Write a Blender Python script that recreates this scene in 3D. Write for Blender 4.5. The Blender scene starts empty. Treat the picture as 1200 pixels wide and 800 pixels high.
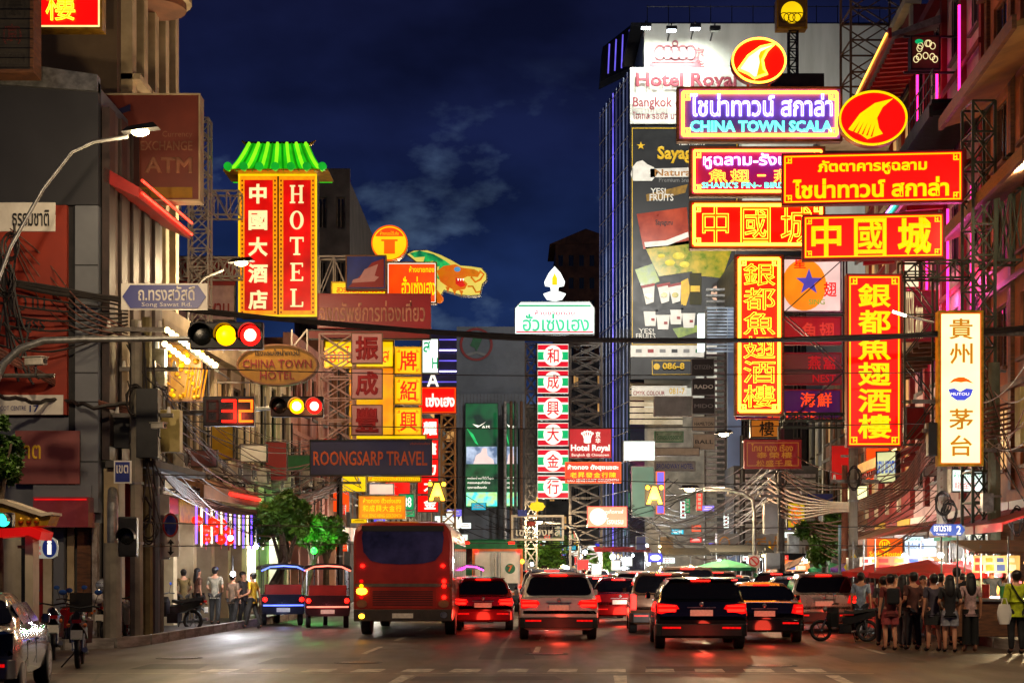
import bpy, math, random
from math import radians as R, sin, cos, pi
from mathutils import Vector, Matrix
random.seed(7)
SC = bpy.context.scene
COL = SC.collection

# ------------------------------------------------------------------ camera
F, CX, CY, EYE = 1900.0, 600.0, 400.0, 1.75      # focal length in photo pixels, centre, eye height
HOR = 665.0
cam = bpy.data.cameras.new('camera'); co = bpy.data.objects.new('camera', cam); COL.objects.link(co)
cam.sensor_width = 36; cam.lens = 36*F/1200; cam.shift_y = (HOR-CY)/1200
cam.clip_end = 3000; cam.clip_start = .1
co.location = (0, 0, EYE); co.rotation_euler = (R(90), 0, 0)
SC.camera = co
# ------------------------------------------------------------------ exposure
SC.view_settings.view_transform = 'Standard'; SC.view_settings.look = 'None'
SC.view_settings.exposure = 0.6; SC.view_settings.gamma = 1; SC.view_settings.use_curve_mapping = False
SC.render.engine = 'CYCLES'
cy = SC.cycles
cy.use_denoising = True; cy.max_bounces = 5; cy.diffuse_bounces = 2; cy.glossy_bounces = 3
cy.transmission_bounces = 4; cy.transparent_max_bounces = 8
cy.sample_clamp_indirect = 3; cy.sample_clamp_direct = 0; cy.caustics_reflective = False; cy.caustics_refractive = False

def lin(c):
    return tuple((v/255/12.92 if v/255 <= .04045 else ((v/255+.055)/1.055)**2.4) for v in c[:3]) + (1,)
# ------------------------------------------------------------------ sky (dusk)
W = bpy.data.worlds.new('World'); SC.world = W; W.use_nodes = True
nt = W.node_tree; N = nt.nodes; L = nt.links
bg = N['Background']
tc = N.new('ShaderNodeTexCoord'); sep = N.new('ShaderNodeSeparateXYZ'); L.new(tc.outputs['Generated'], sep.inputs[0])
rp = N.new('ShaderNodeValToRGB'); L.new(sep.outputs['Z'], rp.inputs[0])
e = rp.color_ramp.elements
e[0].position = 0.0; e[0].color = lin((34, 50, 92)); e[1].position = 1; e[1].color = lin((15, 17, 40))
for p, c in ((.12, (28, 48, 92)), (.19, (24, 40, 82)), (.25, (20, 28, 64)), (.34, (18, 22, 52))):
    q = rp.color_ramp.elements.new(p); q.color = lin(c)
mp = N.new('ShaderNodeMapping'); mp.inputs['Scale'].default_value = (8, 8, 15); L.new(tc.outputs['Generated'], mp.inputs[0])
nz = N.new('ShaderNodeTexNoise'); nz.inputs['Scale'].default_value = 1.6; nz.inputs['Detail'].default_value = 7; nz.inputs['Roughness'].default_value = .55
L.new(mp.outputs[0], nz.inputs['Vector'])
cr = N.new('ShaderNodeValToRGB'); L.new(nz.outputs[0], cr.inputs[0])
cr.color_ramp.elements[0].position = .56; cr.color_ramp.elements[0].color = (0, 0, 0, 1)
cr.color_ramp.elements[1].position = .72; cr.color_ramp.elements[1].color = (1, 1, 1, 1)
br = N.new('ShaderNodeValToRGB'); L.new(sep.outputs['Z'], br.inputs[0])   # clouds sit low over the street
br.color_ramp.elements[0].position = .08; br.color_ramp.elements[0].color = (.6, .6, .6, 1)
br.color_ramp.elements[1].position = .30; br.color_ramp.elements[1].color = (.0, .0, .0, 1)
q = br.color_ramp.elements.new(.2); q.color = (.8, .8, .8, 1)
mu = N.new('ShaderNodeMath'); mu.operation = 'MULTIPLY'; L.new(cr.outputs[0], mu.inputs[0]); L.new(br.outputs[0], mu.inputs[1])
mx = N.new('ShaderNodeMixRGB'); L.new(mu.outputs[0], mx.inputs[0]); L.new(rp.outputs[0], mx.inputs[1]); mx.inputs[2].default_value = lin((92, 116, 148))
# darker cloud mass
nz2 = N.new('ShaderNodeTexNoise'); nz2.inputs['Scale'].default_value = 1.1; nz2.inputs['Detail'].default_value = 4; L.new(mp.outputs[0], nz2.inputs['Vector'])
cr2 = N.new('ShaderNodeMapRange'); L.new(nz2.outputs[0], cr2.inputs[0]); cr2.inputs[1].default_value = .35; cr2.inputs[2].default_value = .65; cr2.inputs[3].default_value = .5; cr2.inputs[4].default_value = 1.15
m2 = N.new('ShaderNodeMixRGB'); m2.blend_type = 'MULTIPLY'; m2.inputs[0].default_value = 1; L.new(mx.outputs[0], m2.inputs[1]); L.new(cr2.outputs[0], m2.inputs[2])
L.new(m2.outputs[0], bg.inputs[0]); bg.inputs[1].default_value = 0.68

# ------------------------------------------------------------------ helpers
def X(px, Y): return (px-CX)/F*Y
def Z(py, Y): return EYE+(HOR-py)/F*Y

MATS = {}
def pm(name, c, c2=None, sc=3, rough=.7, metal=0, bump=.15, coat=0, rvar=.12, detail=4, stretch=(1, 1, 1), spec=.5):
    """procedural surface: two colours mixed by noise, noise roughness and bump"""
    if name in MATS: return MATS[name]
    m = bpy.data.materials.new(name); m.use_nodes = True; t = m.node_tree; b = t.nodes['Principled BSDF']
    tcn = t.nodes.new('ShaderNodeTexCoord'); mpn = t.nodes.new('ShaderNodeMapping'); mpn.inputs['Scale'].default_value = stretch
    t.links.new(tcn.outputs['Object'], mpn.inputs[0])
    n = t.nodes.new('ShaderNodeTexNoise'); n.inputs['Scale'].default_value = sc; n.inputs['Detail'].default_value = detail; n.inputs['Roughness'].default_value = .6
    t.links.new(mpn.outputs[0], n.inputs['Vector'])
    r = t.nodes.new('ShaderNodeValToRGB'); t.links.new(n.outputs[0], r.inputs[0])
    if c2 is None: c2 = tuple(v*.72 for v in c)
    r.color_ramp.elements[0].position = .35; r.color_ramp.elements[0].color = lin(c2)
    r.color_ramp.elements[1].position = .65; r.color_ramp.elements[1].color = lin(c)
    t.links.new(r.outputs[0], b.inputs['Base Color'])
    mr = t.nodes.new('ShaderNodeMapRange'); t.links.new(n.outputs[0], mr.inputs[0]); mr.inputs[3].default_value = max(.03, rough-rvar); mr.inputs[4].default_value = min(1, rough+rvar)
    t.links.new(mr.outputs[0], b.inputs['Roughness'])
    if bump:
        n2 = t.nodes.new('ShaderNodeTexNoise'); n2.inputs['Scale'].default_value = sc*9; t.links.new(mpn.outputs[0], n2.inputs['Vector'])
        bp = t.nodes.new('ShaderNodeBump'); bp.inputs['Strength'].default_value = bump; bp.inputs['Distance'].default_value = .02
        t.links.new(n2.outputs[0], bp.inputs['Height']); t.links.new(bp.outputs[0], b.inputs['Normal'])
    b.inputs['Metallic'].default_value = metal; b.inputs['Coat Weight'].default_value = coat; b.inputs['Coat Roughness'].default_value = .06
    b.inputs['Specular IOR Level'].default_value = spec
    MATS[name] = m; return m

def em(name, c, s=1.0, var=.18, sc=1.3, base=None, c2=None, rough=.35):
    """something that gives off light: a back-lit acrylic face, a tube, a lens, a screen, or a glow put into an unlit part"""
    if name in MATS: return MATS[name]
    if s < 1.7: s *= .70
    m = bpy.data.materials.new(name); m.use_nodes = True; t = m.node_tree; b = t.nodes['Principled BSDF']
    b.inputs['Base Color'].default_value = lin(tuple(v*.5 for v in c)) if base is None else lin(base)
    b.inputs['Roughness'].default_value = rough
    tcn = t.nodes.new('ShaderNodeTexCoord'); n = t.nodes.new('ShaderNodeTexNoise'); n.inputs['Scale'].default_value = sc; n.inputs['Detail'].default_value = 2
    t.links.new(tcn.outputs['Object'], n.inputs['Vector'])
    mr = t.nodes.new('ShaderNodeMapRange'); t.links.new(n.outputs[0], mr.inputs[0]); mr.inputs[1].default_value = .3; mr.inputs[2].default_value = .7
    mr.inputs[3].default_value = s*(1-var); mr.inputs[4].default_value = s*(1+var)
    t.links.new(mr.outputs[0], b.inputs['Emission Strength'])
    if c2:
        r = t.nodes.new('ShaderNodeValToRGB'); t.links.new(n.outputs[0], r.inputs[0]); r.color_ramp.elements[0].position = .4; r.color_ramp.elements[1].position = .6
        r.color_ramp.elements[0].color = lin(c); r.color_ramp.elements[1].color = lin(c2); t.links.new(r.outputs[0], b.inputs['Emission Color'])
    else: b.inputs['Emission Color'].default_value = lin(c)
    MATS[name] = m; return m

def glass(name, c, rough=.08):
    return pm(name, c, c, 2, rough, 0, 0, .6, .03)

class MB:
    def __init__(s): s.v = []; s.f = []
    def add(s, vs, fs):
        o = len(s.v); s.v += [tuple(v) for v in vs]; s.f += [tuple(i+o for i in f) for f in fs]; return s
    def box(s, x0, x1, y0, y1, z0, z1):
        return s.add([(x0, y0, z0), (x1, y0, z0), (x1, y1, z0), (x0, y1, z0), (x0, y0, z1), (x1, y0, z1), (x1, y1, z1), (x0, y1, z1)],
                     [(0, 3, 2, 1), (4, 5, 6, 7), (0, 1, 5, 4), (1, 2, 6, 5), (2, 3, 7, 6), (3, 0, 4, 7)])
    def prism(s, poly, y0, y1):                      # poly in (x,z); extruded along y
        n = len(poly); vs = [(x, y0, z) for x, z in poly]+[(x, y1, z) for x, z in poly]
        return s.add(vs, [tuple(range(n)), tuple(range(2*n-1, n-1, -1))]+[(i, i+n, (i+1) % n+n, (i+1) % n) for i in range(n)])
    def prismz(s, poly, z0, z1):
        n = len(poly); vs = [(x, y, z0) for x, y in poly]+[(x, y, z1) for x, y in poly]
        return s.add(vs, [tuple(range(n-1, -1, -1)), tuple(range(n, 2*n))]+[(i, (i+1) % n, (i+1) % n+n, i+n) for i in range(n)])
    def prismx(s, poly, x0, x1):                     # poly in (y,z)
        n = len(poly); vs = [(x0, y, z) for y, z in poly]+[(x1, y, z) for y, z in poly]
        return s.add(vs, [tuple(range(n-1, -1, -1)), tuple(range(n, 2*n))]+[(i, (i+1) % n, (i+1) % n+n, i+n) for i in range(n)])
    def tube(s, pts, r, n=8, cap=True):
        pts = [Vector(p) for p in pts]; m = len(pts); rs = r if isinstance(r, (list, tuple)) else [r]*m
        o = len(s.v); up = None
        for i, p in enumerate(pts):
            d = (pts[min(i+1, m-1)]-pts[max(i-1, 0)]).normalized()
            if up is None: up = Vector((0, 0, 1)) if abs(d.z) < .9 else Vector((1, 0, 0))
            a = d.cross(up).normalized(); b = a.cross(d).normalized(); up = b
            for k in range(n):
                t = 2*pi*k/n; s.v.append(tuple(p+a*cos(t)*rs[i]+b*sin(t)*rs[i]))
        for i in range(m-1):
            for k in range(n): s.f.append((o+i*n+k, o+i*n+(k+1) % n, o+(i+1)*n+(k+1) % n, o+(i+1)*n+k))
        if cap: s.f.append(tuple(o+k for k in range(n-1, -1, -1))); s.f.append(tuple(o+(m-1)*n+k for k in range(n)))
        return s
    def ball(s, c, r, n=10, m=6):
        rx, ry, rz = r if isinstance(r, tuple) else (r, r, r); o = len(s.v)
        for i in range(m+1):
            a = pi*i/m
            for k in range(n): t = 2*pi*k/n; s.v.append((c[0]+rx*sin(a)*cos(t), c[1]+ry*sin(a)*sin(t), c[2]+rz*cos(a)))
        for i in range(m):
            for k in range(n): s.f.append((o+i*n+k, o+(i+1)*n+k, o+(i+1)*n+(k+1) % n, o+i*n+(k+1) % n))
        return s
    def loft(s, rings, cap=True):
        n = len(rings[0]); o = len(s.v)
        for r in rings: s.v += [tuple(p) for p in r]
        for i in range(len(rings)-1):
            for k in range(n): s.f.append((o+i*n+k, o+i*n+(k+1) % n, o+(i+1)*n+(k+1) % n, o+(i+1)*n+k))
        if cap: s.f.append(tuple(o+k for k in range(n-1, -1, -1))); s.f.append(tuple(o+(len(rings)-1)*n+k for k in range(n)))
        return s
    def ring(s, x0, x1, z0, z1, w, y0, y1):          # rectangular frame, four mitred bars
        o = [(x0, z0), (x1, z0), (x1, z1), (x0, z1)]; i = [(x0+w, z0+w), (x1-w, z0+w), (x1-w, z1-w), (x0+w, z1-w)]
        vs = [(x, y, z) for y in (y0, y1) for x, z in o+i]; fs = []
        for k in range(4):
            j = (k+1) % 4
            fs += [(k, j, 4+j, 4+k), (8+k, 12+k, 12+j, 8+j), (k, 8+k, 8+j, j), (4+k, 4+j, 12+j, 12+k)]
        return s.add(vs, fs)
    def oring(s, rx, rz, cx, cz, w, y0, y1, n=40):    # elliptical ring
        vs = []; fs = []
        for k in range(n):
            t = 2*pi*k/n
            for (a, y) in ((0, y0), (w, y0), (w, y1), (0, y1)): vs.append((cx+(rx-a)*cos(t), y, cz+(rz-a)*sin(t)))
        for k in range(n):
            j = (k+1) % n
            for q in range(4): fs.append((k*4+q, k*4+(q+1) % 4, j*4+(q+1) % 4, j*4+q))
        return s.add(vs, fs)
    def mesh(s, name, mat, smooth=None):
        me = bpy.data.meshes.new(name); me.from_pydata(s.v, [], s.f)
        me.materials.append(mat); me.update()
        if smooth: me.polygons.foreach_set('use_smooth', [True]*len(me.polygons)); me.set_sharp_from_angle(angle=R(smooth))
        return me
    def build(s, name, mat, parent=None, smooth=None, bevel=0):
        o = bpy.data.objects.new(name, s.mesh(name, mat, smooth)); COL.objects.link(o); o.parent = parent
        if bevel:
            b = o.modifiers.new('bevel', 'BEVEL'); b.width = bevel; b.segments = 2; b.limit_method = 'ANGLE'
        return o

def tag(o, label=None, cat=None, group=None, kind=None):
    if label: o['label'] = label
    if cat: o['category'] = cat
    if group: o['group'] = group
    if kind: o['kind'] = kind
    return o
def thing(name, label, cat, loc=(0, 0, 0), rz=0, group=None):
    o = bpy.data.objects.new(name, None); COL.objects.link(o); o.location = loc; o.rotation_euler = (0, 0, rz); o.empty_display_size = .2
    return tag(o, label, cat, group)
CH = {}
def kids(o): return [c for c in bpy.data.objects if c.parent == o]
def copy_tree(o, parent=None, kmap=None):
    if kmap is None:
        kmap = {}
        for c in bpy.data.objects:
            if c.parent: kmap.setdefault(c.parent.name, []).append(c)
    c = o.copy(); COL.objects.link(c); c.parent = parent
    for ch in kmap.get(o.name, []): copy_tree(ch, c, kmap)
    return c

BEAM = {}
def beam(name, p0, p1, w, mat, parent, d=None):
    if mat.name not in BEAM: BEAM[mat.name] = MB().box(-.5, .5, -.5, .5, -.5, .5).mesh('beam', mat)
    o = bpy.data.objects.new(name, BEAM[mat.name]); COL.objects.link(o); o.parent = parent
    p0, p1 = Vector(p0), Vector(p1); v = p1-p0
    o.location = (p0+p1)/2; o.rotation_mode = 'QUATERNION'; o.rotation_quaternion = v.to_track_quat('Z', 'Y'); o.scale = (w, d or w, v.length)
    return o
def light(kind, loc, power, color=(1, .8, .55), size=.15, parent=None, **k):
    
    l = bpy.data.lights.new('lamp_light', kind); l.energy = power; l.color = color
    if kind in ('POINT', 'SPOT'): l.shadow_soft_size = size
    for a, b in k.items(): setattr(l, a, b)
    o = bpy.data.objects.new('lamp_light', l); COL.objects.link(o); o.location = loc; o.parent = parent
    return o

# text ---------------------------------------------------------------
TX = {}
def glyphs(s, mode):
    """mode: f plain, b bold, h heavy, n outline tube; returns (verts, faces) with bounds normalised to 0..1"""
    key = (s, mode)
    if key in TX: return TX[key]
    c = bpy.data.curves.new('lettering', 'FONT'); c.body = s; c.resolution_u = 2
    if mode == 'b': c.bevel_depth = .016; c.bevel_resolution = 0
    if mode == 'm': c.bevel_depth = .025; c.bevel_resolution = 0
    if mode == 'h': c.bevel_depth = .036; c.bevel_resolution = 0
    if mode[0] == 'n': c.fill_mode = 'NONE'; c.bevel_depth = .009 if mode == 'n' else .020; c.bevel_resolution = 1
    o = bpy.data.objects.new('t', c); me = bpy.data.meshes.new_from_object(o)
    vs = [tuple(v.co) for v in me.vertices]; fs = [tuple(p.vertices) for p in me.polygons]
    bpy.data.objects.remove(o); bpy.data.meshes.remove(me)
    x0 = min(v[0] for v in vs); x1 = max(v[0] for v in vs); y0 = min(v[1] for v in vs); y1 = max(v[1] for v in vs)
    if len(s) == 1 and ord(s) > 0x3000:               # keep a square em box for single characters
        cx_, cy_ = (x0+x1)/2, (y0+y1)/2; h = max(x1-x0, y1-y0)/2; x0, x1, y0, y1 = cx_-h, cx_+h, cy_-h, cy_+h
    TX[key] = (vs, fs, x0, x1, y0, y1); return TX[key]
def text(s, x0, z0, x1, z1, y, mat, mode, parent, name=None, thick=.02):
    vs, fs, a0, a1, b0, b1 = glyphs(s, mode); sx = (x1-x0)/(a1-a0); sz = (z1-z0)/(b1-b0); sy = min(sx, sz)
    m = MB(); m.v = [(x0+(v[0]-a0)*sx, y-v[2]*sy, z0+(v[1]-b0)*sz) for v in vs]; m.f = fs
    return m.build(name or ('character' if len(s) == 1 else 'lettering'), mat, parent)

# ------------------------------------------------------------------ materials
asphalt = pm('asphalt', (86, 76, 64), (56, 49, 42), .5, .42, 0, .35, 0, .16, 8)
def road_detail(m):
    t = m.node_tree; b = t.nodes['Principled BSDF']; N_ = t.nodes; L_ = t.links
    src = b.inputs['Base Color'].links[0].from_socket; tcn = N_.new('ShaderNodeTexCoord')
    def noise(scale, st, lo, hi, a, c, det=6):
        mp_ = N_.new('ShaderNodeMapping'); mp_.inputs['Scale'].default_value = st; L_.new(tcn.outputs['Object'], mp_.inputs[0])
        n = N_.new('ShaderNodeTexNoise'); n.inputs['Scale'].default_value = scale; n.inputs['Detail'].default_value = det; L_.new(mp_.outputs[0], n.inputs['Vector'])
        r = N_.new('ShaderNodeMapRange'); L_.new(n.outputs[0], r.inputs[0]); r.inputs[1].default_value = lo; r.inputs[2].default_value = hi; r.inputs[3].default_value = a; r.inputs[4].default_value = c; return r
    def mul(x, y):
        q = N_.new('ShaderNodeMixRGB'); q.blend_type = 'MULTIPLY'; q.inputs[0].default_value = 1; L_.new(x, q.inputs[1]); L_.new(y.outputs[0], q.inputs[2]); return q.outputs[0]
    s = mul(src, noise(1.0, (1.6, .07, 1), .35, .65, .66, 1.2))           # tyre tracks along the lanes
    s = mul(s, noise(.35, (1, 1, 1), .42, .6, .72, 1.12))                 # broad stains
    s = mul(s, noise(26, (1, 1, 1), .3, .7, .75, 1.22, 3))                # aggregate
    v = N_.new('ShaderNodeTexVoronoi'); v.feature = 'DISTANCE_TO_EDGE'; v.inputs['Scale'].default_value = .45; L_.new(tcn.outputs['Object'], v.inputs['Vector'])
    r = N_.new('ShaderNodeMapRange'); L_.new(v.outputs['Distance'], r.inputs[0]); r.inputs[1].default_value = 0; r.inputs[2].default_value = .012; r.inputs[3].default_value = .45; r.inputs[4].default_value = 1
    s = mul(s, r); L_.new(s, b.inputs['Base Color'])
    rr = noise(.8, (1.3, .25, 1), .35, .65, .4, .62); L_.new(rr.outputs[0], b.inputs['Roughness'])
road_detail(asphalt)
paving = pm('paving', (92, 86, 80), (66, 62, 58), 2, .7, 0, .3)
kerbm = pm('kerb_paint', (150, 145, 138), (95, 90, 84), 2, .7)
roadpaint = pm('road_paint', (200, 190, 170), (92, 86, 80), 5, .55, 0, .2)
concrete = pm('concrete', (140, 132, 118), (100, 94, 84), 1.2, .85, 0, .3)
conc_dark = pm('concrete_dark', (86, 84, 82), (58, 57, 57), .9, .85, 0, .3)
beige = pm('beige_plaster', (196, 176, 140), (150, 132, 100), .8, .8, 0, .2)
cream = pm('cream_plaster', (214, 202, 178), (170, 156, 130), .8, .8, 0, .2)
pinkp = pm('pink_plaster', (196, 140, 126), (150, 104, 96), .8, .8, 0, .2)
brownp = pm('brown_plaster', (140, 92, 62), (96, 62, 42), .8, .8, 0, .2)
greyp = pm('grey_panel', (112, 116, 124), (92, 96, 104), .5, .6, 0, .08)
whitep = pm('white_paint', (226, 226, 216), (188, 190, 178), .5, .6, 0, .1, 0, .1, 6, (1, 1, .15))
steel = pm('painted_steel', (112, 108, 104), (74, 66, 60), 5, .5, .6, .1)
steel_l = pm('pale_steel', (178, 168, 160), (120, 108, 98), 5, .5, .4, .1)
dark = pm('dark_metal', (34, 34, 36), (22, 22, 24), 4, .45, .4, .05)
black = pm('black_rubber', (16, 16, 17), (10, 10, 11), 6, .6, 0, .1)
galv = pm('galvanised', (150, 150, 148), (112, 112, 110), 6, .4, .7, .08)
cablem = pm('cable_rubber', (40, 34, 32), (24, 20, 20), 5, .6, 0, 0)
cable_b = pm('brown_cable', (120, 74, 60), (70, 42, 36), 5, .6, 0, 0)
winframe = pm('window_frame', (92, 82, 70), (60, 54, 46), 4, .5)
winglass = glass('window_glass', (22, 26, 32))
winwarm = em('lit_window', (255, 190, 110), .55, .5, .8)
redp = pm('red_paint', (160, 26, 18), (116, 18, 14), 1, .45, 0, .05)
goldp = pm('gold_paint', (214, 164, 40), (160, 112, 24), 5, .35, .5, .05)
timber = pm('brown_boards', (120, 76, 44), (76, 46, 28), 3, .6, 0, .2, 0, .1, 4, (1, 1, 6))
acw = pm('ac_casing', (196, 190, 176), (150, 144, 130), 4, .6)
corr = pm('corrugated', (150, 144, 140), (112, 106, 102), 2, .5, .5, .1)
skin = pm('skin', (196, 140, 108), (176, 120, 90), 6, .55, 0, 0)
hairm = pm('hair', (24, 18, 15), (12, 9, 8), 30, .45, 0, .2)
leafm = pm('leaf', (84, 124, 34), (38, 66, 18), 1.6, .5, 0, 0)
barkm = pm('bark', (92, 76, 58), (58, 46, 34), 6, .85, 0, .5)
# lit
RED = em('lit_red_face', (235, 6, 3), 1.45, .3, .9)
NRED = em('neon_red_face', (240, 8, 2), 1.3, .3, .9, (170, 26, 8))
RED2 = em('dim_red_face', (190, 12, 8), .75, .3, .9)
ORG = em('lit_orange_face', (255, 70, 8), 1.1, .25, 1.5)
YEL = em('lit_yellow_face', (255, 205, 8), 1.05, .12, 1.5)
YTX = em('yellow_letter', (255, 214, 0), 1.15, .08, 1)
OTX = em('orange_letter', (255, 96, 0), 1.0, .1, 1)
WTX = em('white_letter', (255, 246, 226), 1.4, .06, 1)
CTX = em('cream_letter', (255, 238, 170), 1.0, .1, 1)
WHT = em('lit_white_face', (236, 255, 246), 1.5, .1, 1)
WARMW = em('lit_warm_face', (255, 248, 172), 1.6, .12, 1)
NEON_O = em('orange_neon', (255, 140, 34), 8, .1, 3)
NEON_Y = em('yellow_neon', (255, 190, 40), 3.2, .1, 3)
NEON_B = em('violet_neon', (172, 160, 255), 4.2, .1, 3)
NEON_G = em('green_neon', (80, 255, 195), 2.6, .1, 3)
NEON_R = em('red_neon', (255, 30, 22), 3.0, .1, 3)
NEON_P = em('pink_neon', (255, 40, 140), 2.6, .1, 3)
NEON_V = em('blue_led', (110, 96, 235), 1.1, .6, .4)
NEON_W = em('white_tube', (255, 240, 215), 4.5, .05, 3)
GRN = em('green_face', (0, 170, 100), .9, .15, 2)
BULB = em('bulb_warm', (255, 214, 140), 9, .1, 2)
LED = em('led_white', (235, 245, 255), 26, .05, 2)
LENS = em('street_lens', (255, 226, 160), 22, .05, 2)
AMB = em('amber_lens', (255, 170, 0), 2.2, .25, 40)
AMB2 = em('amber_bright', (255, 170, 30), 8, .2, 10)
REDL = em('red_lens', (255, 14, 10), 3.6, .3, 40)
REDH = em('red_lens_hot', (255, 60, 40), 7, .3, 40)
TAIL = em('tail_lamp', (255, 16, 8), 7, .3, 20)
TAILD = em('tail_lamp_dim', (220, 10, 8), 1.2, .3, 20)
HEAD = em('head_lamp', (255, 238, 205), 18, .1, 20)
# unlit printed faces
dred = pm('print_red', (150, 22, 22), (128, 18, 18), 1, .5, 0, .02)
dorange = pm('print_orange', (150, 44, 14), (124, 34, 12), .6, .6, 0, .02)
dblue = pm('print_blue', (26, 44, 130), (20, 34, 108), 2, .4, 0, .02)
dnavy = pm('print_navy', (34, 32, 74), (26, 24, 60), 1, .5, 0, .02)
dwhite = pm('print_white', (226, 222, 212), (206, 200, 190), 2, .5, 0, .02)
dblack = pm('print_black', (20, 20, 22), (14, 14, 16), 2, .5, 0, .02)
dyel = pm('print_yellow', (224, 180, 30), (200, 156, 22), 2, .5, 0, .02)
dgreen = pm('print_green', (30, 110, 62), (22, 88, 48), 2, .5, 0, .02)
dpink = pm('print_pink', (196, 138, 136), (176, 118, 118), 1.5, .5, 0, .02)
dgrey = pm('print_grey', (130, 128, 126), (108, 106, 104), 1.5, .5, 0, .02)

# ------------------------------------------------------------------ sign builders
def vert(chars, u0, v0, u1, v1, mat, mode, gap=.12):
    n = len(chars); h = (v1-v0)/n
    return [(c, u0, v0+i*h+h*gap/2, u1, v0+(i+1)*h-h*gap/2, mat, mode) for i, c in enumerate(chars)]
def horiz(chars, u0, v0, u1, v1, mat, mode, gap=.12):
    n = len(chars); w = (u1-u0)/n
    return [(c, u0+i*w+w*gap/2, v0, u0+(i+1)*w-w*gap/2, v1, mat, mode) for i, c in enumerate(chars)]
def sign(name, label, box, Y, face, frame=None, depth=.3, yaw=0, texts=(), border=None, bw=.05, inset=.1, tube=None, tr=.035,
         corner=None, cat='sign', group=None, lip=.05, hang=True):
    x0, y0, x1, y1 = box; k = Y/F; w = (x1-x0)*k; h = (y1-y0)*k
    t = thing(name, label, cat, (X((x0+x1)/2, Y), Y, Z(y1, Y)), R(yaw), group)
    a = w/2; fr = frame or dark
    MB().box(-a+.01, a-.01, .02, depth, .01, h-.01).build('cabinet', fr, t)
    MB().ring(-a, a, 0, h, lip, -.05, .02).build('frame', fr, t)
    MB().box(-a+lip*.9, a-lip*.9, -.015, .019, lip*.9, h-lip*.9).build('face', face, t)
    if border: MB().ring(-a+inset, a-inset, inset, h-inset, bw, -.03, -.012).build('border', border, t)
    if corner:
        for sx in (-1, 1):
            for sz in (0, 1):
                m = MB(); s = min(w, h)*.11; i0 = inset+.05
                cx_ = sx*(a-i0); cz_ = i0 if sz == 0 else h-i0; dz = 1 if sz == 0 else -1
                def q(u0, u1, w0, w1): xa, xb = sorted((cx_-sx*u0*s, cx_-sx*u1*s)); za, zb = sorted((cz_+dz*w0*s, cz_+dz*w1*s)); m.box(xa, xb, -.034, -.012, za, zb)
                q(0, 1, .8, 1); q(.8, 1, 0, .8); q(.3, .5, .1, .8); q(.5, .8, .3, .5)
                m.build('corner_ornament', corner, t)
    if tube:
        for (pa, pb) in (((-a+inset, inset), (a-inset, inset)), ((a-inset, inset), (a-inset, h-inset)), ((a-inset, h-inset), (-a+inset, h-inset)), ((-a+inset, h-inset), (-a+inset, inset))):
            MB().tube([(pa[0], -.07, pa[1]), (pb[0], -.07, pb[1])], tr, 6).build('neon_tube', tube, t)
    for q in texts: put(t, q, w, h)
    return t
def put(t, q, w, h, y=-.03):
    s, u0, v0, u1, v1, mat, mode = q[:7]; a = w/2
    r = (-a+u0*w, h*(1-v1), -a+u1*w, h*(1-v0))
    if mode == 'fn':
        o = text(s, *r, y, mat[0], 'f', t); text(s, *r, y-.04, mat[1], 'n', o, 'neon_outline')
    elif mode == 'nn': text(s, *r, y-.03, mat, 'nn', t, 'neon_lettering')
    else: text(s, *r, y, mat, mode, t)
def ell(rx, rz, cx, cz, n=36, a0=0, a1=2*pi): return [(cx+rx*cos(a0+(a1-a0)*i/n), cz+rz*sin(a0+(a1-a0)*i/n)) for i in range(n+(a1-a0 < 6.2))]
def oval(name, label, box, Y, face, frame, depth=.3, cat='sign', border=None, yaw=0):
    x0, y0, x1, y1 = box; k = Y/F; rx = (x1-x0)*k/2; rz = (y1-y0)*k/2
    t = thing(name, label, cat, (X((x0+x1)/2, Y), Y, Z(y1, Y)), R(yaw))
    MB().prism(ell(rx, rz, 0, rz), 0, depth).build('cabinet', frame, t, 40)
    MB().prism(ell(rx*.96, rz*.95, 0, rz), -.03, .0).build('face', face, t, 40)
    if border: MB().oring(rx*.99, rz*.99, 0, rz, min(rx, rz)*.07, -.08, -.02).build('border', border, t, 40)
    return t, rx, rz
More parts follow.
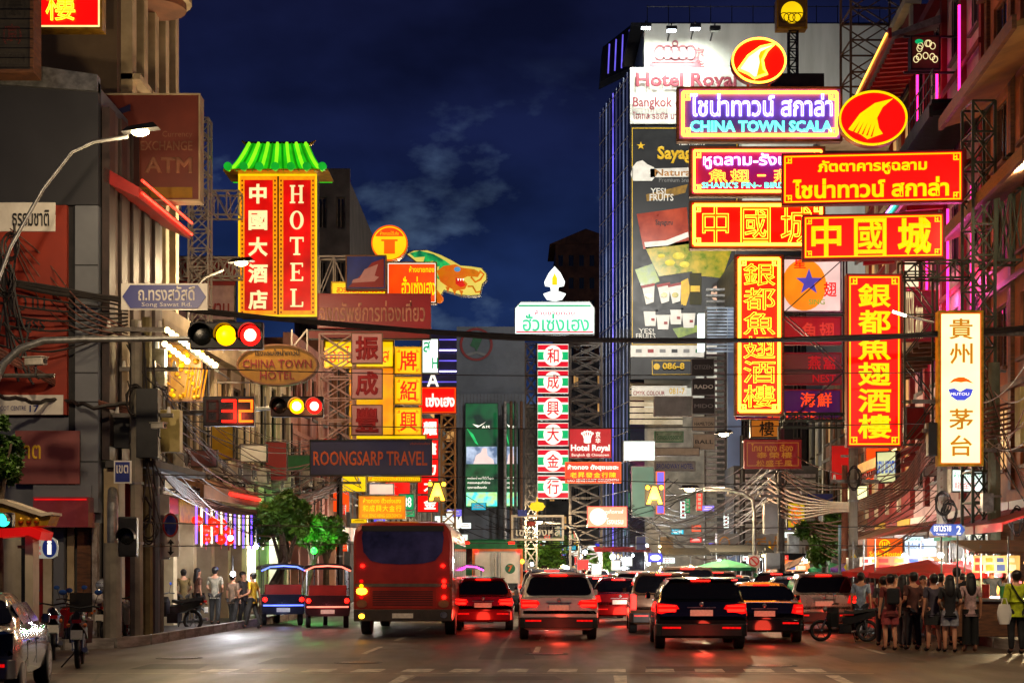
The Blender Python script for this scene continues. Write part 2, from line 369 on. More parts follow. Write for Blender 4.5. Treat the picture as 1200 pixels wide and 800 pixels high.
def lattice(name, label, x0, x1, y0, y1, z0, z1, seg, axis='z', mat=steel, w=.07, group=None, both=True, xb=True, cat='steel frame', root=None):
    t = root or thing(name, label, cat, ((x0+x1)/2, y0, z0), 0, group); ox, oy, oz = t.location if not root else (0, 0, 0)
    def P(x, y, z): return (x-ox, y-oy, z-oz)
    ys = (y0, y1) if both else (y0,)
    for y in ys:
        if axis == 'z':
            for x in (x0, x1): beam('chord', P(x, y, z0), P(x, y, z1), w, mat, t)
            for i in range(seg+1):
                z = z0+(z1-z0)*i/seg; beam('rung', P(x0, y, z), P(x1, y, z), w*.7, mat, t)
                if i < seg:
                    zz = z0+(z1-z0)*(i+1)/seg
                    if xb or i % 2 == 0: beam('brace', P(x0, y-.01, z), P(x1, y-.01, zz), w*.55, mat, t)
                    if xb or i % 2: beam('brace', P(x1, y+.02, z), P(x0, y+.02, zz), w*.55, mat, t)
        else:
            for z in (z0, z1): beam('chord', P(x0, y, z), P(x1, y, z), w, mat, t)
            for i in range(seg+1):
                x = x0+(x1-x0)*i/seg; beam('rung', P(x, y, z0), P(x, y, z1), w*.7, mat, t)
                if i < seg:
                    xx = x0+(x1-x0)*(i+1)/seg
                    if xb or i % 2 == 0: beam('brace', P(x, y-.01, z0), P(xx, y-.01, z1), w*.55, mat, t)
                    if xb or i % 2: beam('brace', P(x, y+.02, z1), P(xx, y+.02, z0), w*.55, mat, t)
    if both:
        for i in range(seg+1):
            if axis == 'z':
                z = z0+(z1-z0)*i/seg
                for x in (x0, x1): beam('rung', P(x, y0, z), P(x, y1, z), w*.6, mat, t)
            else:
                x = x0+(x1-x0)*i/seg
                for z in (z0, z1): beam('rung', P(x, y0, z), P(x, y1, z), w*.6, mat, t)
    return t
# ------------------------------------------------------------------ ground, roads, pavements
def sheet(name, pts, z, mat, th=0.0):
    m = MB(); 
    if th: m.prismz(pts, z-th, z)
    else: m.add([(x, y, z) for x, y in pts], [tuple(range(len(pts)))])
    return tag(m.build(name, mat), kind='structure')
sheet('ground', [(-900, -200), (900, -200), (900, 1800), (-900, 1800)], -.03, conc_dark)
sheet('road', [(-60, -20), (60, -20), (60, 33.5), (11.0, 33.5), (12.6, 60), (15, 110), (12, 260), (-4, 260), (-5.5, 140), (-7, 60), (-8.6, 36), (-60, 34)], 0, asphalt)
LK = [(-60, 34.6), (-9.6, 34.6), (-8.7, 35.4), (-8.3, 37), (-7.2, 60), (-5.6, 140), (-4, 260)]     # left kerb line
RK = [(60, 33.0), (11.8, 33.0), (10.9, 33.8), (10.6, 35.5), (12.3, 60), (15, 110), (12, 260)]       # right kerb line
sheet('pavement', LK+[(-30, 260), (-60, 260)], .13, paving, .15)
sheet('pavement', [(60, 260)]+list(reversed(RK))[0:1]+list(reversed(RK))[1:], .13, paving, .15)
def kerb(line, name='kerb'):
    k = thing(name, None, None); k['kind'] = 'structure'
    for a, b in zip(line, line[1:]):
        d = (Vector(b)-Vector(a)).length; n = max(1, min(60, int(d/1.5)))
        if d > 90: n = 12
        for i in range(n):
            p = Vector(a).lerp(Vector(b), (i+.02)/n); q = Vector(a).lerp(Vector(b), (i+.98)/n)
            beam('kerb_stone', (p.x, p.y, .072), (q.x, q.y, .072), .146, kerbm, k, .3).rotation_mode = 'QUATERNION'
kerb(LK); kerb(RK)
# painted markings: zebra bars and stop line of the crossing
cw = thing('road_marking', None, None); cw['kind'] = 'structure'
for i, px in enumerate((238, 296, 354, 412, 470, 526, 582, 640, 697, 754, 812, 870, 930)):
    x = X(px, 27.6); MB().add([(x, 27.2, .004), (x+.5, 27.2, .004), (x+.56, 28.1, .004), (x+.08, 28.1, .004)], [(0, 1, 2, 3)]).build('crossing_bar', roadpaint, cw)
MB().add([(-9, 26.85, .004), (6, 26.85, .004), (6, 26.93, .004), (-9, 26.93, .004)], [(0, 1, 2, 3)]).build('stop_line', roadpaint, cw)
for x in (1.45, -2.0, 4.9):
    MB().add([(x, 22.4, .004), (x+.14, 22.4, .004), (x+.42, 26.4, .004), (x+.2, 26.4, .004)], [(0, 1, 2, 3)]).build('lane_line', roadpaint, cw)
for i in range(26):
    for k, xo in enumerate((-3.2, .3, 3.8, 7.4)):
        y = 33+i*6; s = .055
        MB().add([(xo+s*(y-30)*.7, y, .004), (xo+.12+s*(y-30)*.7, y, .004), (xo+.12+s*(y-27)*.7, y+3, .004), (xo+s*(y-27)*.7, y+3, .004)], [(0, 1, 2, 3)]).build('lane_line', roadpaint, cw)

# ------------------------------------------------------------------ shophouse builder (local: x along the front, y into the building)
def window(t, x0, x1, z0, z1, y=.12, fr=None, gl=None, mull=1, sill=True, bars=0):
    f = MB().ring(x0, x1, z0, z1, .06, y-.04, y+.04)
    w = f.build('window', fr or winframe, t)
    MB().box(x0+.05, x1-.05, y, y+.02, z0+.05, z1-.05).build('pane', gl or winglass, w)
    for i in range(mull):
        x = x0+(x1-x0)*(i+1)/(mull+1); MB().box(x-.03, x+.03, y-.03, y+.03, z0+.06, z1-.06).build('mullion', fr or winframe, w)
    if sill: MB().box(x0-.08, x1+.08, y-.26, y-.045, z0-.1, z0-.003).build('sill', fr or winframe, w)
    for i in range(bars):
        x = x0+(x1-x0)*(i+.5)/bars; MB().box(x-.012, x+.012, y-.12, y-.1, z0, z1).build('bar', dark, w)
    return w
GOODS = [pm('goods_red', (190, 40, 30)), pm('goods_gold', (220, 170, 60)), pm('goods_blue', (50, 90, 190)), pm('goods_white', (225, 220, 210)), pm('goods_green', (60, 150, 80)), pm('goods_pink', (220, 110, 150))]
def shophouse(name, label, loc, rz, Wd, D, H, bays, wall, trim=None, gh=4.0, fh=3.4, ground='shutter', sill=.9, head=.5, pil=.35, pilproud=.12, lit=.15,
              cornice=True, group=None, winw=.62, fr=None, mull=1, awn=None, fascia=None, bars=0, small=False):
    t = thing(name, label, 'building', loc, rz, group); trim = trim or wall
    nf = max(1, round((H-gh)/fh)); fh = (H-gh)/nf; bw = Wd/bays
    MB().box(.02, Wd-.02, .3, D, gh, H).build('building_core', wall, t)
    m = MB().box(0, Wd, 0, .28, gh-.45, gh+sill)
    for f in range(nf):
        z = gh+f*fh
        if f: m.box(0, Wd, 0, .28, z-head, z+sill)
        for b in range(bays+1):
            x = b*bw; pw = bw*(1-winw)/2
            xa, xb = max(0, x-pw), min(Wd, x+pw); m.box(xa, xb, .001, .281, z+sill, z+fh-head)
    m.box(0, Wd, 0, .28, H-head, H); m.build('wall', wall, t)
    for f in range(nf):
        z = gh+f*fh
        for b in range(bays):
            xa = b*bw+bw*(1-winw)/2; xb = (b+1)*bw-bw*(1-winw)/2
            window(t, xa, xb, z+sill, z+fh-head, .12, fr, winwarm if random.random() < lit else None, mull, not small, bars)
    for b in range(bays+1):
        x = min(max(b*bw, pil/2), Wd-pil/2); MB().box(x-pil/2, x+pil/2, -pilproud, -.002, gh+.05, H-.05).build('pilaster', trim, t)
    if cornice: MB().box(-.1, Wd+.1, -.35, .3, H+.002, H+.22).box(-.02, Wd+.02, -.16, .2, H+.221, H+.7).build('cornice', trim, t)
    for f in range(1, nf): MB().box(0, Wd, -pilproud-.08, -pilproud-.003, gh+f*fh-.12, gh+f*fh+.05).build('string_course', trim, t)
    # ground floor
    MB().box(0, Wd, 4.2, 4.4, 0, gh-.02).build('back_wall', cream, t)
    for b in range(bays+1):
        x = min(max(b*bw, .2), Wd-.2); MB().box(x-.2, x+.2, -.03, 4.19, .0, gh-.452).build('party_wall', trim, t)
    for b in range(bays):
        xa, xb = b*bw+.2, (b+1)*bw-.2; g = ground[b % len(ground)] if isinstance(ground, (list, tuple)) else ground
        if g == 'shutter':
            s = MB()
            n = 14
            pr = []
            for i in range(n): z = .14+(gh-.7)*i/n; pr += [(.3, z), (.25, z+(gh-.7)/n*.5)]
            pr += [(.3, gh-.56), (.36, gh-.56), (.36, .14)]
            s.prismx(pr, xa+.02, xb-.02).build('roller_shutter', corr, t)
        else:
            col = {'open': em('shop_tube', (255, 214, 165), 5.5, .1, 3), 'blue': LED, 'dim': None}[g]
            if col:
                for yy in (.9, 2.6): MB().tube([(xa+.4, yy, gh-.62), (xb-.4, yy, gh-.62)], .03, 6).build('ceiling_tube', col if g == 'open' else em('shop_tube_cool', (220, 235, 255), 3.4, .1, 3), t)
            for k in range(9):
                gx = random.uniform(xa+.1, xb-.7); w_ = random.uniform(.3, .7); z = random.choice((.14, .14, 1.0, 1.7)); y = random.choice((.5, 3.6, 3.7))
                if z > .5: y = 3.7
                MB().box(gx, gx+w_, y, y+.35, z, z+random.uniform(.3, .9)).build('goods', random.choice(GOODS), t)
            for z in (.97, 1.67, 2.5): MB().box(xa+.05, xb-.05, 3.6, 4.15, z-.03, z-.001).build('shelf', timber, t)
        if fascia: MB().box(xa-.15, xb+.15, -.14, -.035, gh-.95, gh-.3).build('fascia', fascia[b % len(fascia)], t)
    if awn:
        for b in range(bays):
            xa, xb = b*bw+.1, (b+1)*bw-.1
            MB().prismx([(-.03, gh-.5), (-.03, gh-.56), (-1.8, gh-1.15), (-1.8, gh-1.32), (-1.84, gh-1.32), (-1.84, gh-1.1)], xa, xb).build('awning', awn[b % len(awn)], t)
    return t
def ac(loc, rz, k=[0]):
    if not k[0]:
        t = thing('ac_unit', 'beige outdoor air conditioning unit on a wall bracket', 'air conditioner', (0, 0, 0), 0, 'air conditioning units on the shophouse walls')
        MB().box(-.42, .42, -.32, -.02, 0, .6).build('casing', acw, t, bevel=.015)
        MB().oring(.24, .24, -.1, .3, .03, -.34, -.325, 20).build('fan_grille', dark, t)
        MB().prism(ell(.21, .21, -.1, .3, 16), -.328, -.321).build('fan_opening', black, t)
        for i in range(5): MB().box(.2, .38, -.335, -.322, .1+i*.09, .13+i*.09).build('louvre', dark, t)
        for x in (-.35, .35): MB().box(x-.02, x+.02, -.36, .0, -.05, -.003).build('bracket', steel, t)
        k[0] = t; t.location = loc; t.rotation_euler = (0, 0, rz); return t
    c = copy_tree(k[0]); c.location = loc; c.rotation_euler = (0, 0, rz); return c

LRZ = R(90-2.86); RRZ = R(-93.9)
def LX(y): return -11.85+.05*y
def RX(y): return 11.5+.068*y
def onleft(y, out=0): return Vector((LX(y)+out, y, 0))
def onright(y, out=0): return Vector((RX(y)-out, y, 0))
def left_house(y0, y1, H, bays, **k): return shophouse('shophouse', k.pop('label'), (LX(y0), y0, 0), LRZ, (y1-y0)-.02, 12, H, bays, k.pop('wall'), **k)
def right_house(y0, y1, H, bays, **k): return shophouse('shophouse', k.pop('label'), (RX(y1), y1, 0), RRZ, (y1-y0)-.02, 12, H, bays, k.pop('wall'), **k)

# ---- left row
left_house(43.6, 55, 8.2, 5, label='beige shophouse with dark louvred windows behind the utility poles', wall=beige, ground=['open', 'open', 'dim', 'open'], fascia=[redp, goldp], sill=.6)
left_house(55, 63, 8.9, 4, label='cream shophouse with air conditioners above a red lit awning', wall=cream, ground=['open', 'blue', 'open'], fascia=[dwhite, redp], lit=.25)
left_house(63, 72, 10.2, 4, label='pink plaster shophouse above the left street trees', wall=pinkp, ground=['open', 'blue'], fascia=[dgreen, redp, dwhite])
left_house(72, 84, 12.0, 5, label='brown shophouse behind the yellow sign tower', wall=brownp, ground=['open', 'blue'], fascia=[redp, dblue])
left_house(84, 100, 13, 6, label='grey shophouse behind the travel agency sign', wall=conc_dark, ground=['open', 'blue'], fascia=[dyel, redp], lit=.3)
left_house(100, 128, 12, 8, label='dim concrete terrace far down the left side of the street', wall=concrete, ground=['open', 'blue'], fascia=[redp, dyel], lit=.3, small=True)
# red-lit gutter over the left awning
gt = thing('shop_canopy', 'long brown canopy with a red neon tube over the left shops', 'canopy', (LX(43.8), 43.8, 3.9), LRZ)
MB().prismx([(-.1, .55), (-1.35, .1), (-1.35, -.25), (-1.25, -.25), (-1.25, .0), (-.1, .35)], 0, 7.2).build('canopy_board', brownp, gt)
MB().tube([(3.0, -1.4, -.02), (7.1, -1.4, -.02)], .05, 6).build('neon_tube', NEON_R, gt)
for i in range(5): MB().box(.3+i*1.5, .38+i*1.5, -1.25, -.1, -.05, .0).build('canopy_bracket', steel, gt)
# hanging coloured tube lights and lanterns of the open shop
tl = thing('tube_light_curtain', 'violet and white light tubes hanging in the open shop front', 'lights', (LX(46), 46, 2.35), LRZ)
for i in range(16): MB().tube([(i*.62, -.6, 0+random.uniform(0, .2)), (i*.62, -.6, 1.25)], .03, 5).build('light_tube', [em('violet_tube', (120, 80, 255), 2.2, .1, 3), em('white_tube_dim', (255, 225, 190), 2.0, .1, 3)][i % 2], tl)
LANT = em('lantern_glow', (255, 40, 10), 1.1, .3, 2)
def lantern(p, r=.2, label='glowing red paper lantern hanging in the open shop front', group='red lanterns of the open shop'):
    t = thing('lantern', label, 'lantern', p, 0, group)
    MB().ball((0, 0, 0), (r, r, r*.85), 12, 8).build('shade', LANT, t, 60)
    MB().tube([(0, 0, r*.8), (0, 0, r*1.05)], r*.4, 8).build('cap', goldp, t); MB().tube([(0, 0, r), (0, 0, r+.5)], .008, 4).build('cord', dark, t)
    MB().tube([(0, 0, -r*.8), (0, 0, -r*1.8)], r*.14, 6).build('tassel', redp, t)
for i in range(9):
    p = onleft(46.3+i*.5, .55+.1*(i % 2)); lantern((p.x, p.y, 3.1-.25*(i % 3)), .17)
for i in range(2): lantern((X(280, 60), 60, Z(636+i*13, 60)), .2, 'pair of red lanterns by the white lamps, hung one above the other', 'lantern pair by the white lamps')
for i, (y, z) in enumerate([(45.2, 4.5), (47.4, 4.5), (49.8, 4.55), (52.0, 4.5), (54.1, 4.6), (56.5, 4.6), (59, 4.5), (61, 4.6), (65, 5), (68, 4.9)]):
    p = onleft(y, .22); ac((p.x, p.y, z), LRZ)
# ---- dark block between the hotel sign and the flag sign
def block(name, label, x0, x1, y0, y1, H, wall, nx, nz, zb=2, lit=.1, ww=.5, wh=.5, z0=0):
    t = thing(name, label, 'building', ((x0+x1)/2, y0, z0)); w = x1-x0
    MB().box(-w/2, w/2, .2, y1-y0, 0, H).build('building_core', wall, t)
    m = MB(); cw_ = w/nx; ch = (H-zb)/nz
    m.box(-w/2, w/2, 0, .198, 0, zb)
    for j in range(nz):
        z = zb+j*ch; m.box(-w/2, w/2, 0, .198, z+ch*(.5+wh/2), z+ch+(.0 if j < nz-1 else .6)); m.box(-w/2, w/2, 0, .198, z+.0, z+ch*(.5-wh/2))
        for i in range(nx+1):
            xa = -w/2+i*cw_-cw_*(1-ww)/2; xb = xa+cw_*(1-ww); m.box(max(-w/2, xa), min(w/2, xb), .001, .199, z+ch*(.5-wh/2), z+ch*(.5+wh/2))
    m.build('wall', wall, t)
    for j in range(nz):
        for i in range(nx):
            xa = -w/2+i*cw_+cw_*(1-ww)/2; z = zb+j*ch
            window(t, xa+.02, xa+cw_*ww-.02, z+ch*(.5-wh/2)+.02, z+ch*(.5+wh/2)-.02, .12, None, winwarm if random.random() < lit else None, 1, False)
    return t
block('apartment_block', 'dark apartment block rising behind the green roofed hotel sign', X(345, 78), X(410, 78), 78, 92, Z(212, 78), conc_dark, 3, 6, lit=.0)
block('tower_block', 'dark tower far behind the white emblem sign', X(651, 210), X(712, 210), 210, 225, Z(292, 210), brownp, 5, 14, lit=.02)
tt = thing('tower_roof', 'shallow pitched roof on the dark far tower', 'roof', (X(682, 210), 210, Z(286, 210)))
MB().prism([(-4.2, 0), (4.2, 0), (2.5, 1.3), (.5, 2.0)], 0, 12).build('roof_slab', brownp, tt)
# far end of the street
for i, (a, b, Y, top, m_, l) in enumerate([(420, 540, 150, 470, conc_dark, 'low dark block behind the red side signs, left of the grey bank'), (614, 640, 165, 480, concrete, 'narrow grey block between the bank and the striped sign column'),
        (640, 710, 175, 430, conc_dark, 'grey block behind the open steel grid'), (560, 660, 240, 560, conc_dark, 'low block closing the end of the street on the left'),
        (655, 760, 250, 545, greyp, 'pale block closing the end of the street on the right')]):
    block('street_end_block', l, X(a, Y), X(b, Y), Y, Y+20, Z(top, Y), m_, 5, 7, lit=.22)
# ---- grey bank building
kb = thing('bank_building', 'grey bank building with round green emblem and screens below', 'building', (X(575, 132), 132, 0))
w = (615-535)*132/F
MB().box(-w/2, w/2, .3, 16, 0, Z(382, 132)).build('wall', greyp, kb)
MB().box(-w/2-.05, w/2+.1, -.4, .28, Z(502, 132), Z(462, 132)).build('canopy_band', greyp, kb)
for i in range(20): MB().box(-w/2+i*w/20, -w/2+i*w/20+.04, -.43, -.402, Z(502, 132), Z(462, 132)).build('panel_rib', steel, kb)
MB().oring(1.35, 1.35, (558-575)*132/F, Z(403, 132), .2, .18, .298, 32).build('emblem_ring', dred, kb)
c0 = (558-575)*132/F; cz = Z(403, 132)
MB().prism([(c0-.5, cz-.1), (c0-.2, cz+.6), (c0+.1, cz+.9), (c0+.5, cz+.5), (c0+.3, cz), (c0+.1, cz-.4), (c0, cz-.6), (c0-.1, cz-.3)], .2, .298).build('emblem_ear', dgreen, kb)
MB().prism([(c0-.85, cz-.75), (c0, cz-.55), (c0+.85, cz-.75), (c0+.7, cz-.95), (c0, cz-.75), (c0-.7, cz-.95)], .2, .298).build('emblem_leaf', dgrey, kb)
MB().prism(ell(.55, .8, (597-575)*132/F*.9, Z(482, 132)), -.44, -.404).build('small_emblem', dgrey, kb)
for px in (540, 587, 612): MB().box((px-575)*132/F-.25, (px-575)*132/F+.25, -.3, .25, 0, Z(503, 132)).build('pier', conc_dark, kb)
SCRG = em('screen_green', (6, 96, 50), 1.3, .9, .5, (5, 20, 10), (2, 24, 18))
def screen(label, box, Y):
    t = sign('video_screen', label, box, Y, SCRG, dark, .3, cat='screen')
    w = (box[2]-box[0])*Y/F; h = (box[3]-box[1])*Y/F; a = w/2
    MB().prism([(-a*.55, h*.80), (-a*.15, h*.785), (a*.25, h*.82), (a*.0, h*.79), (-a*.25, h*.765)], -.03, -.016).build('swoosh', WTX, t)
    text('AIS', -a*.02, h*.755, a*.5, h*.785, -.03, WTX, 'b', t)
    MB().box(-a*.92, a*.92, -.03, -.016, h*.42, h*.585).build('picture_panel', em('screen_pale', (196, 210, 234), 1.3, .4, 1.2, None, (70, 90, 120)), t)
    MB().prism([(-a*.5, h*.421), (-a*.35, h*.5), (-a*.05, h*.53), (a*.05, h*.57), (a*.3, h*.57), (a*.35, h*.5), (a*.7, h*.46), (a*.75, h*.421)], -.04, -.031).build('pictured_figure', em('screen_figure', (250, 214, 206), 1.0, .1), t)
    MB().prism([(-a*.95, h*.77), (-a*.4, h*.62), (-a*.2, h*.60), (-a*.5, h*.70)], -.028, -.016).build('light_streak', em('screen_green_light', (30, 210, 110), .8, .5, 2), t)
    for k in range(3): text(['เครือข่ายที่ดีที่สุด', 'ครอบคลุมทั่วไทย', 'ทุกการเชื่อมต่อ'][k], -a*.85, h*(.27-k*.045), a*(.7-.2*k), h*(.30-k*.045), -.03, WTX, 'b', t)
    MB().box(-a*.92, a*.92, -.03, -.016, h*.02, h*.15).build('picture_panel', em('screen_lime', (190, 255, 150), 1.6, .5, 1.5, None, (30, 190, 190)), t)
    return t
screen('tall green video screen with a pale portrait panel under the bank canopy', (545, 472, 584, 595), 131)
screen('narrow green video screen right of the wide one, behind a steel post', (590, 472, 607, 595), 131)
for px, m_ in ((599, timber), (604, steel), (592, steel_l), (611, timber)):
    tag(MB().tube([(X(px, 128), 128, 0), (X(px, 128), 128, Z(470, 128))], .12, 8).build('steel_post', m_), 'tall steel post standing in front of the narrow video screen', 'post', 'posts before the narrow screen')

# ---- left corner block (faces us across the side street)
cb = thing('corner_building', 'dark grey slab fronted corner building with orange advert panels', 'building', (X(57, 38), 38, 0))
k = 38/F
def cx(px): return (px-57)*k
def czz(py): return Z(py, 38)
MB().box(cx(-60), cx(114.5), .3, 5.3, czz(612), czz(100)).build('building_core', greyp, cb)
MB().box(cx(-60), cx(115), 0, .28, czz(240), czz(96)).build('blank_slab', pm('slate_panel', (42, 43, 50), (32, 33, 40), .6, .7, 0, .1), cb)
MB().prism([(cx(-60), czz(96)), (cx(115), czz(108)), (cx(115), czz(89)), (cx(40), czz(78)), (cx(-60), czz(70))], -.1, .2).build('roof_flashing', galv, cb)
MB().box(cx(88), cx(115), .0, .28, czz(600), czz(241)).build('wall', greyp, cb)
for py in (310, 398, 436, 470, 540): MB().box(cx(88), cx(115), -.012, -.001, czz(py+1.2), czz(py)).build('panel_joint', dark, cb)
MB().box(cx(79), cx(87.8), .1, .28, czz(612), czz(241)).build('dark_strip', dark, cb)
MB().box(cx(-60), cx(79), .1, .28, czz(600), czz(488)).build('wall', greyp, cb)
MB().box(cx(40), cx(108), -.08, -.002, czz(600), czz(568)).build('fascia_panel', greyp, cb)
MB().box(cx(-60), cx(79), -.05, .098, czz(486), czz(241)).build('advert_panel', dorange, cb)
MB().box(cx(-60), cx(66), -.08, -.052, czz(272), czz(238)).build('advert_tag', dwhite, cb, bevel=.02)
text('ธรรมชาติ', cx(16), czz(266), cx(59), czz(247), -.1, dblack, 'b', cb)
text('หวาน', cx(12), czz(364), cx(54), czz(347), -.07, dblack, 'f', cb)
text('CRESS', cx(8), czz(387), cx(54), czz(375), -.07, dblack, 'b', cb)
MB().box(cx(-60), cx(75), -.08, -.051, czz(486), czz(463)).build('advert_tag', dwhite, cb)
text('COT CENTRE', cx(2), czz(481), cx(32), czz(476), -.1, dblue, 'f', cb); text('17', cx(36), czz(483), cx(47), czz(475), -.1, dblue, 'b', cb)
MB().box(cx(20), cx(95), -.14, -.081, czz(567), czz(505)).build('salmon_panel', pm('print_salmon', (140, 74, 72), (120, 64, 62), .7, .5, 0, .02), cb)
text('มาต', cx(20), czz(538), cx(50), czz(522), -.16, dyel, 'b', cb)
MB().box(cx(46), cx(110), -.5, .09, czz(618), czz(583)).build('shop_fascia', pm('gloss_pink', (176, 84, 84), (150, 60, 62), 1.3, .2, .2, 0, .5), cb)
MB().tube([(cx(48), -.52, czz(586)), (cx(108), -.52, czz(586))], .018, 5).build('neon_tube', em('soft_red_neon', (220, 20, 20), .9, .5, 2), cb)
# ground floor columns, shutters and reflective strips
cols = [(-30, 22, cream), (24, 34, dark), (34, 48, redp), (50, 60, cream), (62, 74, greyp), (76, 84, beige), (88, 104, timber), (107, 113, steel_l)]
for a, b, m_ in cols: MB().box(cx(a), cx(b), random.uniform(.0, .25), .29, 0, czz(612)).build('ground_floor_column', m_, cb)
MB().box(cx(-60), cx(114), .3, 5.2, 0, czz(612)).build('ground_floor_wall', conc_dark, cb)
# side wall to the main street with corrugated cladding and a red/white pelmet
sw = thing('side_cladding', 'ribbed metal cladding on the street side of the corner building', 'cladding', (X(115, 38)+.02, 38.2, 0), LRZ)
for i in range(10):
    x = i*.5; MB().box(x, x+.47, -.12 if i % 2 else -.2, -.02, 4.3, 12.6-.0*i).build('cladding_panel', pm('dull_corrugated', (116, 104, 98), (84, 76, 72), 2, .6, .3) if i % 2 else pm('dark_corrugated', (70, 56, 54), (50, 42, 42), 2, .5, .4), sw)
MB().prismx([(-.05, 11.2), (-.9, 10.7), (-.9, 10.45), (-.05, 10.85)], 0, 4.9).build('pelmet', redp, sw)
for z in (10.6, 10.9): MB().tube([(.1, -.95, z-.02), (4.85, -.95, z-.02)], .035, 6).build('neon_tube', em('pelmet_neon', (255, 50, 30), 2.0, .5, 3), sw)
for i in range(4):
    x = .2+i*1.1; MB().box(x, x+.55, -.35, -.0, .1, 4.1).build('shopfront_pilaster', [beige, redp, cream, timber][i % 4], sw)
    MB().box(x+.56, x+1.05, -.1, .0, .1, 3.9).build('shop_door', [corr, winglass][i % 2], sw)
MB().box(0, 4.9, -1.3, -.1, 4.12, 4.28).build('canopy_slab', conc_dark, sw)
# tall beige block behind
tb = thing('beige_tower', 'tall beige block with vertical fins behind the corner building', 'building', (X(88, 41.5), 41.6, 0))
k4 = 41.6/F; bx0 = (30-88)*k4; bx1 = (136-88)*k4
MB().box(bx0-6, bx1, 0, 6.6, 8, 26).build('wall', pm('sand_render', (112, 94, 72), (90, 74, 56), .7, .8, 0, .15), tb)
for i in range(5):
    y = .4+i*1.35; MB().box(bx1+.002, bx1+.3, y, y+.45, 8, 26).build('fin', beige, tb)
    if i < 4:
        for z in (11, 15.2, 19.2): MB().box(bx1+.003, bx1+.06, y+.5, y+1.3, z, z+2.6).build('window', winglass, tb)
for i in range(4):
    for z in (14.4, 18.4): MB().box(bx1+.003, bx1+.5, .4+i*1.35, 1.9+i*1.2, z, z+.15).build('ledge', beige, tb)
rb = thing('round_balcony', 'round balcony slab jutting from the top of the beige block', 'balcony', (X(205, 44.5), 44.5, Z(12, 44.5)))
MB().prismz([(0.9*cos(a*pi/12)-.6, .9*sin(a*pi/12)) for a in range(24)], 0, .18).build('balcony_slab', brownp, rb)
MB().prismz([(1.05*cos(a*pi/12)-.6, 1.05*sin(a*pi/12)) for a in range(24)], .19, .34).build('balcony_edge', beige, rb)

# ---- right row
amberwall = pm('amber_plaster', (176, 104, 62), (124, 66, 40), .8, .75, 0, .2)
crimson = pm('crimson_plaster', (150, 44, 36), (110, 28, 26), .8, .7, 0, .15)
magw = pm('pale_pink_plaster', (206, 172, 170), (170, 134, 136), .8, .75, 0, .15)
right_house(41, 51, 19.5, 3, label='amber plaster shophouse at the right edge of the picture', wall=amberwall, trim=timber, ground=['open', 'open'], fascia=[redp, dwhite], awn=[redp], winw=.5, lit=.1, fr=timber, sill=.7)
right_house(51, 64, 22, 4, label='pale pink shophouse striped with magenta neon tubes', wall=magw, trim=crimson, ground=['open', 'open'], fascia=[dwhite, redp], awn=[redp, timber], winw=.45, lit=.1, pilproud=.2, bars=5)
right_house(64, 76, 24, 4, label='crimson fronted building with cream lit curtains behind the oval fin sign', wall=crimson, trim=cream, ground=['open', 'blue'], fascia=[redp, dyel], awn=[timber], winw=.7, lit=.75, fr=redp)
right_house(76, 92, 11.5, 5, label='low shophouse with brown awnings behind the street tree', wall=brownp, trim=concrete, ground=['open', 'blue'], fascia=[dwhite, dyel], awn=[timber, dgreen], lit=.2)
right_house(92, 112, 11, 6, label='low grey terrace under the louvred facade', wall=greyp, trim=whitep, ground=['open', 'blue'], fascia=[dwhite, dwhite, redp], awn=[dark], lit=.2)
# canopies: sloping soffits on the street side; each hung on the facade line
def canopy(label, y0, y1, z, out, rise, mat, edge, slats=0, slatmat=None, tubes=None):
    t = thing('roof_canopy', label, 'canopy', (RX(y1), y1, z), RRZ); L_ = y1-y0
    MB().prismx([(-.3, rise), (-out, 0), (-out, -.14), (-.3, rise-.3)], 0, L_).build('soffit', mat, t)
    MB().box(-.05, L_+.05, -out-.12, -out-.002, -.2, .16).build('gutter', edge, t)
    for i in range(slats):
        x = (i+.5)*L_/slats; MB().prismx([(-.5, rise-.5), (-out+.15, -.17), (-out+.15, -.32), (-.5, rise-.85)], x-.09, x+.09).build('slat', slatmat, t)
    if tubes:
        for j, tm in enumerate(tubes): MB().tube([(.1, -out-.16, .0+.1*j), (L_-.1, -out-.16, .0+.1*j)], .035, 6).build('neon_tube', tm, t)
    return t
canopy('long amber lit eave sloping out over the right pavement', 41, 52, 12.3, 1.25, .5, timber, timber)
canopy('upper eave with a yellow soffit at the top right', 41, 50.5, 15.6, 1.5, .5, pm('ochre_soffit', (170, 130, 70), (130, 96, 50), 1, .6), timber)
canopy('red slatted canopy edged with rainbow neon below the pink windows', 52, 66, 14.3, 1.9, .6, crimson, galv, 14, redp, [em('teal_neon', (40, 220, 190), 2.5, .6, .3), em('lilac_neon', (210, 110, 255), 2.5, .5, .3)])
canopy('upper red slatted canopy with striped metal soffit', 57, 66, 20.6, 2.0, .6, galv, redp, 16, redp, [em('gold_neon', (255, 170, 60), 2.5, .3, .3)])
canopy('wide white canopy with downlights over the curtained windows', 64, 78, 19.2, 3.4, .5, cream, galv)
canopy('dark curved canopy between the pink and the amber shophouse', 50.5, 56, 16.0, 1.8, .2, dark, dark)
canopy('lower tiled eave lit orange behind the white vertical sign', 52, 66, 9.2, 2.0, .6, timber, beige, 12, timber)
canopy('red tiled roof edge above the warm lit restaurant', 54, 64, 5.6, 2.2, .9, redp, goldp, 18, redp)
for i in range(5):
    p = onright(66+i*2.2, 3.0-.4*(i % 2))
    d = thing('downlight', 'round downlight in the white canopy soffit', 'downlight', (p.x, p.y, 19.1), 0, 'downlights in the white canopy')
    MB().tube([(0, 0, -.04), (0, 0, .04)], .14, 12).build('lens', BULB, d); MB().tube([(0, 0, -.02), (0, 0, .06)], .19, 12).build('trim_ring', galv, d)
